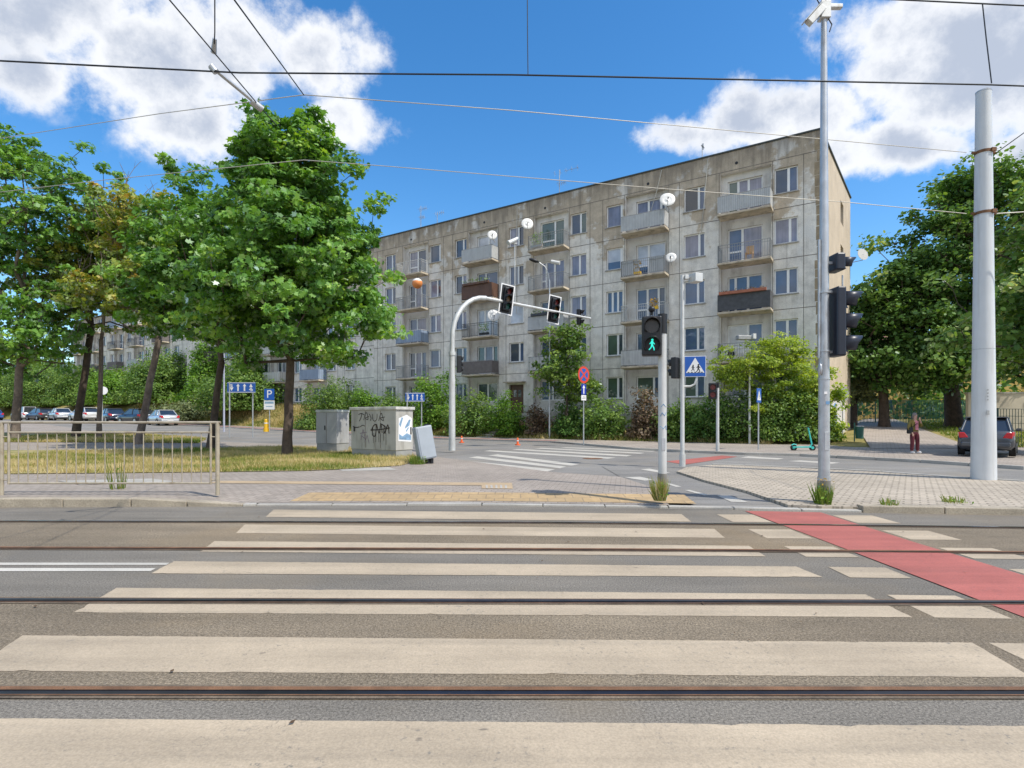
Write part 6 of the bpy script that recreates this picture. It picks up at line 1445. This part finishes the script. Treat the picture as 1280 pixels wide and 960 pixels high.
# ------------------------------------------------------------------ cars
GL = pane('car_glass', (.015, .02, .025))
M_tyre = mat('tyre_rubber', (.015, .015, .016), .85, .2, 6); M_rim = mat('alloy_rim', (.45, .46, .48), .3, .08, 6, .8); M_tail = mat('tail_light_red', (.55, .02, .03), .2, .1, 8); M_headl = mat('headlight_glass', (.6, .62, .66), .12, .1, 8)
CARM = {}
def carpaint(nm, c, met=.3):
    if nm not in CARM:
        m = mat(nm, c, .3, .05, 1.5, met); b_ = m.node_tree.nodes['Principled BSDF']; b_.inputs['Coat Weight'].default_value = 1; b_.inputs['Coat Roughness'].default_value = .05; CARM[nm] = m
    return CARM[nm]
def car(label, b, rz, paint, kind='sedan', sc_=1.0, group=None, cat='car'):
    """x forward, built of cross sections: lower body, glasshouse, roof, pillars, wheels, lights"""
    b = Vector(b); T = thing('parked_car', label, cat, b, rz, group); M = XF[T.name]; L = 2.2 if kind == 'sedan' else 2.02; Wd = .87; s = sc_
    H = {'sedan': 1.45, 'hatch': 1.5, 'van': 1.75}[kind]
    if kind == 'sedan': prof = [(-L, .72, .42), (-L + .06, .95, .34), (-1.5, 1.0, .22), (-1.0, .97, .2), (0, .95, .2), (.95, .97, .2), (1.6, .88, .22), (2.0, .76, .3), (2.2, .6, .4)]; g = [(-1.75, .98), (-1.05, H), (.2, H - .02), (1.1, .96)]
    elif kind == 'hatch': prof = [(-L, .68, .42), (-L + .05, .98, .32), (-1.5, 1.0, .22), (-1.0, .98, .2), (0, .96, .2), (.9, .98, .2), (1.5, .88, .22), (1.85, .76, .3), (2.02, .6, .4)]; g = [(-1.93, .98), (-1.5, H - .06), (.1, H), (1.05, .97)]
    else: prof = [(-L, .75, .42), (-L + .05, 1.05, .32), (-1.5, 1.05, .22), (-1.0, 1.05, .2), (0, 1.05, .2), (1.0, 1.05, .2), (1.6, .95, .22), (1.9, .8, .3), (2.05, .62, .4)]; g = [(-1.98, 1.04), (-1.8, H), (.5, H), (1.25, 1.02)]
    mb = MB(); mb.M = M @ Matrix.Scale(s, 4); rings = []
    for i, (x, zt, zb) in enumerate(prof):
        e = .12 if i in (0, len(prof) - 1) else (.04 if i in (1, len(prof) - 2) else 0); w = Wd - e
        zm = zb + (zt - zb) * .55
        rings.append([(x, -w * .88, zb), (x, -w * .99, zb + .12), (x, -w, zm), (x, -w * .95, zt - .06), (x, -w * .84, zt), (x, 0, zt + .03), (x, w * .84, zt), (x, w * .95, zt - .06), (x, w, zm), (x, w * .99, zb + .12), (x, w * .88, zb)])
    vs = [p for r_ in rings for p in r_]; n = 11; fs = []
    for i in range(len(rings) - 1):
        for k in range(n - 1): fs.append((i*n + k, (i+1)*n + k, (i+1)*n + k + 1, i*n + k + 1))
        fs.append((i*n + n - 1, (i+1)*n + n - 1, (i+1)*n, i*n))
    mb.add(vs, fs, True); mb.add(rings[0], [tuple(range(n))]); mb.add(rings[-1], [tuple(range(n))[::-1]])
    o = mb.build('body', paint, T)
    mb = MB(); mb.M = M @ Matrix.Scale(s, 4); wb, wr = Wd * .9, Wd * .7
    vs = []
    for (x, z), w in zip(g, (wb * .93, wr, wr, wb * .95)): vs += [(x, -w, z), (x, w, z)]
    mb.add(vs, [(0, 2, 4, 6), (7, 5, 3, 1), (0, 1, 3, 2), (4, 5, 7, 6)]); mb.build('windows', GL, T, bevel=.03)
    mb = MB(); mb.M = M @ Matrix.Scale(s, 4); (x0, z0_), (x1, z1), (x2, z2), (x3, z3) = g
    mb.box(((x1 + x2) / 2, 0, H + .012), (x2 - x1 + .14, wr * 2 + .05, .05)); mb.build('roof', paint, T, bevel=.022)
    xm = (x1 + x2) / 2 + .1
    for sg in (-1, 1):
        pl = [((x0, sg * wb * .93, z0_), (x1, sg * wr, z1), .045), ((x3, sg * wb * .95, z3), (x2, sg * wr, z2), .03), ((xm - .05, sg * wb * .97, .97), (xm, sg * (wr + .015), H), .03)]
        if kind != 'hatch': pl.append(((x1 - .1, sg * wb * .97, .97), (x1 + .15, sg * (wr + .01), H), .035))
        for pa, pb, pr in pl: mb = MB(); mb.M = M @ Matrix.Scale(s, 4); mb.tube([pa, pb], pr, 6); mb.build('pillar', paint, T)
    for sg in (-1, 1):
        for x in (-1.28, 1.28):
            mb = MB(); mb.M = M @ Matrix.Scale(s, 4); mb.tube([(x, sg * (Wd - .2), .31), (x, sg * (Wd + .005), .31)], .31, 20); w = mb.build('wheel', M_tyre, T)
            mb = MB(); mb.M = M @ Matrix.Scale(s, 4); mb.tube([(x, sg * (Wd - .02), .31), (x, sg * (Wd + .012), .31)], .2, 16); mb.build('rim', M_rim, w)
            mb = MB(); mb.M = M @ Matrix.Scale(s, 4); mb.disc((x, sg * (Wd + .001), .36), .38, (0, sg, 0), 20, .315); mb.build('wheel_arch', M_black, T)
        mb = MB(); mb.M = M @ Matrix.Scale(s, 4); zt = .82
        mb.prism([(-L - .012, sg * .5, zt - .1), (-L - .012, sg * .78, zt - .12), (-L - .012, sg * .8, zt + .1), (-L - .012, sg * .62, zt + .1)], (.3, sg * .06, .03)); mb.build('tail_light', M_tail, T, bevel=.02)
        mb = MB(); mb.M = M @ Matrix.Scale(s, 4); mb.prism([(L - .26, sg * .55, .68), (L - .26, sg * .82, .7), (L - .3, sg * .82, .8), (L - .3, sg * .6, .82)], (.22, -sg * .03, -.04)); mb.build('headlight', M_headl, T, bevel=.02)
        mb = MB(); mb.M = M @ Matrix.Scale(s, 4); mb.box((.75, sg * (Wd + .06), 1.0), (.14, .18, .12)); mb.build('mirror', paint, T, bevel=.03)
    mb = MB(); mb.M = M @ Matrix.Scale(s, 4); mb.box((-L + .02, 0, .46), (.16, 1.5, .2)); mb.box((L - .03, 0, .46), (.16, 1.4, .2)); mb.build('bumper', paint, T, bevel=.05)
    mb = MB(); mb.M = M @ Matrix.Scale(s, 4); mb.box((-L - .065, 0, .5), (.02, .52, .11)); mb.build('number_plate', M_signwhite, T)
    return T
yawT = math.atan2(TD.y, TD.x)
b = at(1230, 573, .1); b.z = .1
b = at(1231, 572, .1)
car('dark grey hatchback with red tail lights parked nose in under the big trees', b + Vector((math.cos(R(47)) * 1.95, math.sin(R(47)) * 1.95, .03)), R(47), carpaint('dark_grey_car_paint', (.05, .06, .075)), 'hatch', .88)
PK = [(203, 533.5, 'silver', (.5, .53, .57), 'sedan', 'silver grey sedan at the near end of the parked row'), (170, 531, 'black', (.02, .022, .026), 'hatch', 'black hatchback parked next to the silver sedan'),
      (139, 530.5, 'navy', (.02, .03, .06), 'sedan', 'dark navy sedan in the middle of the parked row'), (105, 528.5, 'white', (.7, .7, .7), 'hatch', 'white car between dark cars and a maple trunk'), (75, 528, 'grey', (.4, .42, .45), 'sedan', 'pale grey sedan half hidden by the second trunk'),
      (50, 527.2, 'charcoal', (.06, .065, .07), 'hatch', 'charcoal car near the left end of the row'), (8, 527.5, 'blue', (.03, .1, .33), 'sedan', 'blue sedan at the left edge of the photo'), (30, 526, 'white', (.7, .7, .7), 'van', 'white van at the far end of the parked row')]
for i, (px, py, nm, c, kd, lab) in enumerate(PK):
    k = (px - CX) / F
    # standing on the bay strip along the far side of the street
    q = 7.3; ox, oy = CORNER.x + ND.x * q, CORNER.y + ND.y * q; t = (ox - k * oy) / (.837 + .547 * k); x, y = W(t, q)
    if px in (8,): x, y = W(t - 6, q + 3.2)
    car(lab, (x, y, float(ramp(x, y)) + .012), yawT + R([-8, 6, -5, 4, -6, 5, 0, 3][i]), carpaint(nm + '_car_paint', c), kd, 1.0, 'cars parked along the street')

# ------------------------------------------------------------------ person and scooter
def skin(name, J, E, root, mat_, parent, sub=2):
    names = list(J); me = bpy.data.meshes.new(name); I = XF[parent.name].inverted()
    me.from_pydata([I @ Vector(J[k][0]) for k in names], [(names.index(a), names.index(c)) for a, c in E], [])
    o = bpy.data.objects.new(name, me); COL.objects.link(o); o.parent = parent; XF[o.name] = XF[parent.name]
    o.modifiers.new('Skin', 'SKIN'); 
    for i, k in enumerate(names):
        sv = me.skin_vertices[0].data[i]; r = J[k][1]; sv.radius = r if isinstance(r, tuple) else (r, r); sv.use_root = (k == root)
    s = o.modifiers.new('Sub', 'SUBSURF'); s.levels = sub; s.render_levels = sub
    me.materials.append(mat_); return o
b = at(1143, 567, .1); b = Vector((b.x, b.y, .1 + .012)); 
T = thing('person', 'person on the yard path in maroon trousers and olive jacket, hand raised to face', 'person', b)
K = .87
def pt(x, y, z): return b + Vector((x, y, z)) * K
Msk = mat('skin_tone', (.5, .3, .22), .6, .05, 8)
J = {'pelvis': (pt(0, 0, .93), (.15 * K, .1 * K)), 'waist': (pt(0, .0, 1.08), (.13 * K, .095 * K)), 'chest': (pt(0, .0, 1.3), (.15 * K, .1 * K)), 'neck': (pt(0, -.02, 1.45), .055 * K), 'chin': (pt(.01, -.05, 1.53), (.06 * K, .065 * K)), 'head': (pt(.01, -.04, 1.62), (.075 * K, .09 * K)), 'crown': (pt(.01, -.02, 1.7), .05 * K),
     'hipL': (pt(-.1, 0, .86), .085 * K), 'kneeL': (pt(-.11, -.03, .48), .058 * K), 'ankleL': (pt(-.12, .0, .09), .04 * K), 'toeL': (pt(-.14, -.16, .04), (.04 * K, .03 * K)),
     'hipR': (pt(.1, 0, .86), .085 * K), 'kneeR': (pt(.11, -.03, .48), .058 * K), 'ankleR': (pt(.13, .0, .09), .04 * K), 'toeR': (pt(.17, -.16, .04), (.04 * K, .03 * K)),
     'shL': (pt(-.18, .0, 1.38), .06 * K), 'elL': (pt(-.25, .0, 1.1), .043 * K), 'wrL': (pt(-.2, -.12, .9), .03 * K), 'haL': (pt(-.18, -.16, .82), (.035 * K, .02 * K)),
     'shR': (pt(.18, .0, 1.38), .06 * K), 'elR': (pt(.27, -.08, 1.14), .043 * K), 'wrR': (pt(.15, -.17, 1.36), .03 * K), 'haR': (pt(.1, -.17, 1.46), (.035 * K, .02 * K)), 'nose': (pt(.01, -.135, 1.6), .014 * K)}
E = [('pelvis', 'waist'), ('waist', 'chest'), ('chest', 'neck'), ('neck', 'chin'), ('chin', 'head'), ('head', 'crown'), ('pelvis', 'hipL'), ('hipL', 'kneeL'), ('kneeL', 'ankleL'), ('ankleL', 'toeL'), ('pelvis', 'hipR'), ('hipR', 'kneeR'), ('kneeR', 'ankleR'), ('ankleR', 'toeR'), ('chest', 'shL'), ('shL', 'elL'), ('elL', 'wrL'), ('wrL', 'haL'), ('chest', 'shR'), ('shR', 'elR'), ('elR', 'wrR'), ('wrR', 'haR'), ('head', 'nose')]
for side, hx in (('L', -.18), ('R', .1)):
    hz, sy = (.82, -.16) if side == 'L' else (1.46, -.17); up = -1 if side == 'L' else 1
    for k in range(4):
        J['f%s%d' % (side, k)] = (pt(hx - .03 + .02 * k, sy - .02, hz + up * (.075 + .012 * math.sin(k * 1.1))), .009 * K); E.append(('ha' + side, 'f%s%d' % (side, k)))
    J['th' + side] = (pt(hx + (.05 if side == 'L' else -.05), sy - .02, hz + up * .02), .01 * K); E.append(('ha' + side, 'th' + side))
skin('body', J, E, 'pelvis', Msk, T)
def sub(keys, grow): return {k: (J[k][0], tuple(x + grow for x in J[k][1]) if isinstance(J[k][1], tuple) else J[k][1] + grow) for k in keys}
tj = sub(['pelvis', 'hipL', 'kneeL', 'ankleL', 'hipR', 'kneeR', 'ankleR'], .022); tj['waist'] = (pt(0, 0, 1.0), (.155 * K, .115 * K))
skin('trousers', tj, [('pelvis', 'waist'), ('pelvis', 'hipL'), ('hipL', 'kneeL'), ('kneeL', 'ankleL'), ('pelvis', 'hipR'), ('hipR', 'kneeR'), ('kneeR', 'ankleR')], 'pelvis', mat('maroon_cloth', (.11, .02, .03), .85, .15, 8), T)
jj = sub(['waist', 'chest', 'shL', 'elL', 'shR', 'elR'], .022); jj['hem'] = (pt(0, 0, .97), (.175 * K, .125 * K)); jj['cufL'] = (pt(-.21, -.1, .94), .045 * K); jj['cufR'] = (pt(.17, -.16, 1.32), .045 * K); jj['collar'] = (pt(0, -.0, 1.41), .085 * K)
skin('jacket', jj, [('hem', 'waist'), ('waist', 'chest'), ('chest', 'collar'), ('chest', 'shL'), ('shL', 'elL'), ('elL', 'cufL'), ('chest', 'shR'), ('shR', 'elR'), ('elR', 'cufR')], 'waist', mat('olive_cloth', (.2, .16, .04), .85, .2, 8), T)
mb = MB(); mb.box(pt(.015, -.125, 1.2), (.13 * K, .03, .4 * K)); o = mb.build('shirt', mat('pink_patterned_shirt', (.55, .2, .25), .8, .35, 22), T, bevel=.014)
mb = MB(); mb.ball(pt(.01, -.005, 1.655), (.092 * K, .1 * K, .1 * K), 14, 8); mb.ball(pt(.01, .05, 1.56), (.085 * K, .06 * K, .1 * K), 12, 6); mb.build('hair', mat('grey_brown_hair', (.2, .17, .16), .7, .2, 20), T)
for sx in (-.03, .05): mb = MB(); mb.ball(pt(sx, -.122, 1.625), (.011, .008, .008), 8, 5); mb.build('eye', M_signblack, T)
mb = MB(); mb.ball(pt(.01, -.118, 1.55), (.024, .008, .007), 8, 5); mb.build('mouth', mat('lip_colour', (.4, .12, .11), .5), T)
for sx, tx in ((-.12, -.14), (.13, .17)):
    mb = MB(); c = pt((sx + tx) / 2, -.07, .045); mb.ball(c, (.05 * K, .13 * K, .05 * K), 12, 6); mb.build('shoe', M_signwhite, T)
Tb = thing('shoulder_bag', 'small dark shoulder bag at the hip of the standing person', 'bag', pt(-.22, -.02, .95)); mb = MB(); mb.box(pt(-.21, -.02, .98), (.12, .22, .24)); mb.build('pouch', M_signblack, Tb, bevel=.03)
mb = MB(); mb.tube([pt(-.2, -.1, 1.1), pt(0.0, -.145, 1.28), pt(.13, -.09, 1.43)], .012, 5); mb.build('strap', M_signblack, Tb)

b = at(1007, 563, .1); T = thing('electric_scooter', 'turquoise electric kick scooter parked on the pavement by the shrubs', 'scooter', b)
Mt = mat('turquoise_scooter_paint', (.05, .5, .45), .4, .08, 5)
f = lambda x, z, y=0: b + Vector((x, y, z)) * .85
mb = MB(); mb.box(f(-.2, .16), (.78, .17, .05)); mb.build('deck', Mt, T, bevel=.012)
mb = MB(); mb.tube([f(.2, .17), f(.3, .3), f(.12, 1.12)], [.035, .032, .028], 8); mb.build('stem', Mt, T)
mb = MB(); mb.tube([f(.11, 1.1, -.24), f(.115, 1.14, 0), f(.11, 1.1, .24)], .022, 8); mb.build('handlebar', M_black, T)
for x in (-.58, .33):
    mb = MB(); mb.tube([f(x, .13, -.03), f(x, .13, .03)], .13, 16); w = mb.build('wheel', M_tyre, T)
    mb = MB(); mb.tube([f(x, .13, -.034), f(x, .13, .034)], .06, 12); mb.build('hub', Mt, w)
mb = MB(); mb.tube([f(-.68, .24), f(-.58, .3), f(-.45, .27)], .03, 6); mb.build('mudguard', Mt, T)
# stone steps up the bank
x, y = on_facade(606, 3.2); T = thing('stone_steps', 'broken grey stone steps climbing the bank between shrubs', 'steps', (x, y, float(gz(x, y))))
for i in range(5): 
    p = Vector((x, y, 0)) - ND * (i * .36); mb = MB(); mb.box((p.x, p.y, float(gz(x, y)) + .06 + i * .17), (1.2, .42, .16), rz=yawT + R(3 * (i % 2))); mb.build('step', M_conc, T, bevel=.02)

# dead leaves and grit on the road
rng = np.random.default_rng(3); n = 150
x = rng.uniform(-9, 9, n); y = 2.1 + 7 * rng.random(n) ** 1.3
v, k = leaf_verts(np.stack([x, y, np.full(n, .019)], 1), unit(rng.normal(size=(n, 3)) * .18 + np.array([0, 0, 1.])), .012 + .03 * rng.random(n) ** 2, KITE)
o = ngon_mesh('litter', v, k, rng.random(n) * .55, L_brown); o['kind'] = 'stuff'; o['label'] = 'dead leaf scraps and grit on the road'
# ------------------------------------------------------------------ camera, sun and sky
cam = bpy.data.cameras.new('camera'); co = bpy.data.objects.new('camera', cam); COL.objects.link(co)
co.location = (0, 0, EYE); co.rotation_euler = (PI / 2, 0, 0)
cam.sensor_fit = 'HORIZONTAL'; cam.sensor_width = 36; cam.lens = 36 * F / 1280; cam.shift_y = (HY - 480) / 1280
cam.clip_start = .1; cam.clip_end = 9000
scene.camera = co

ELEV = 55.0; TRAVEL = Vector((-.85, .527, 0)).normalized()
sun = bpy.data.lights.new('sun', 'SUN'); so = bpy.data.objects.new('sun', sun); COL.objects.link(so)
d = Vector((TRAVEL.x * math.cos(R(ELEV)), TRAVEL.y * math.cos(R(ELEV)), -math.sin(R(ELEV))))
so.rotation_euler = d.to_track_quat('-Z', 'Y').to_euler(); so.location = (20, -15, 40)
sun.energy = 2.9; sun.angle = R(.5); sun.color = (1, .95, .86)

w = bpy.data.worlds.new('World'); scene.world = w; w.use_nodes = True; nt = w.node_tree
bg = nt.nodes['Background']
sky = N(nt, 'ShaderNodeTexSky'); sky.sky_type = 'NISHITA'; sky.sun_disc = False; sky.sun_elevation = R(ELEV)
sky.sun_rotation = math.atan2(-TRAVEL.x, -TRAVEL.y); sky.air_density = 1.0; sky.dust_density = .6; sky.ozone_density = 2.5
tc = N(nt, 'ShaderNodeTexCoord'); sx = N(nt, 'ShaderNodeSeparateXYZ'); nt.links.new(tc.outputs['Generated'], sx.inputs[0])
ya = math_(nt, 'MAXIMUM', sx.outputs[1], .02); u = math_(nt, 'DIVIDE', sx.outputs[0], ya); v = math_(nt, 'DIVIDE', sx.outputs[2], ya)
dirv = tc.outputs['Generated']
# cumulus: soft masses placed by compass direction, broken up by noise
def blob(cx, cy, rx, ry, k=1.0):
    a = math_(nt, 'DIVIDE', math_(nt, 'SUBTRACT', u, (cx - CX) / F), rx / F); b_ = math_(nt, 'DIVIDE', math_(nt, 'SUBTRACT', v, (HY - cy) / F), ry / F)
    r2 = math_(nt, 'ADD', math_(nt, 'MULTIPLY', a, a), math_(nt, 'MULTIPLY', b_, b_)); e = math_(nt, 'POWER', 2.718, math_(nt, 'MULTIPLY', r2, -1)); return math_(nt, 'MULTIPLY', e, k)
MASS = [(60, -10, 190, 95, 1.3), (230, 60, 190, 90, 1.25), (390, 65, 95, 65), (250, 150, 110, 55), (430, 155, 70, 40), (30, 95, 90, 45), (200, -150, 300, 130), (1100, 40, 110, 70), (1000, 135, 130, 55, 1.3), (880, 172, 90, 34, 1.2), (940, 155, 100, 40, 1.3), (1190, 90, 180, 110, 1.4), (1120, 180, 130, 45, 1.3), (1080, 195, 120, 30), (1400, 60, 260, 150, 1.5), (1200, -120, 220, 110, 1.4), (1190, 70, 150, 110, 1.35), (1290, 190, 140, 40)]
mass = None
for m_ in MASS:
    b_ = blob(*m_); mass = b_ if mass is None else math_(nt, 'MAXIMUM', mass, b_)
back = mrange(nt, sx.outputs[1], .05, -.2, 0, .68)      # unseen cloud added behind the camera, density set to whiten light on the facade
mass = math_(nt, 'MAXIMUM', mass, back)
cv = N(nt, 'ShaderNodeCombineXYZ'); nt.links.new(u, cv.inputs[0]); nt.links.new(v, cv.inputs[1])
n1 = noise(nt, dirv, 3.2, 9, .58); n2 = noise(nt, dirv, 13, 10, .66)
lim = math_(nt, 'MINIMUM', math_(nt, 'MULTIPLY', mass, 2.6), 1); nn_ = math_(nt, 'ADD', math_(nt, 'MULTIPLY', math_(nt, 'SUBTRACT', n1, .5), 2.0), math_(nt, 'MULTIPLY', math_(nt, 'SUBTRACT', n2, .5), 1.5)); dens = math_(nt, 'ADD', mass, math_(nt, 'MULTIPLY', nn_, lim))
cov = mrange(nt, dens, .33, .86, 0, 1, True)
thick = mrange(nt, math_(nt, 'ADD', dens, math_(nt, 'MULTIPLY', math_(nt, 'SUBTRACT', noise(nt, dirv, 5.5, 6, .55), .5), 1.5)), .7, 1.35, 0, 1, True)
ccol = mixc(nt, thick, (4.5, 4.55, 4.65), (2.4, 2.65, 3.15))
hs = N(nt, 'ShaderNodeHueSaturation'); hs.inputs['Saturation'].default_value = 1.33; hs.inputs['Value'].default_value = .95; hs.inputs['Hue'].default_value = .499; nt.links.new(sky.outputs[0], hs.inputs['Color'])
full = mixc(nt, math_(nt, 'MULTIPLY', cov, .94), hs.outputs[0], ccol)
nt.links.new(full, bg.inputs['Color']); bg.inputs['Strength'].default_value = .15

vs_ = scene.view_settings; scene.display_settings.display_device = 'sRGB'; vs_.view_transform = 'Standard'; vs_.look = 'None'; vs_.gamma = 1; vs_.exposure = .62; vs_.use_curve_mapping = False
scene.render.engine = 'CYCLES'
cy = scene.cycles; cy.max_bounces = 7; cy.diffuse_bounces = 3; cy.glossy_bounces = 3; cy.transmission_bounces = 4; cy.use_denoising = True; cy.caustics_reflective = False; cy.caustics_refractive = False
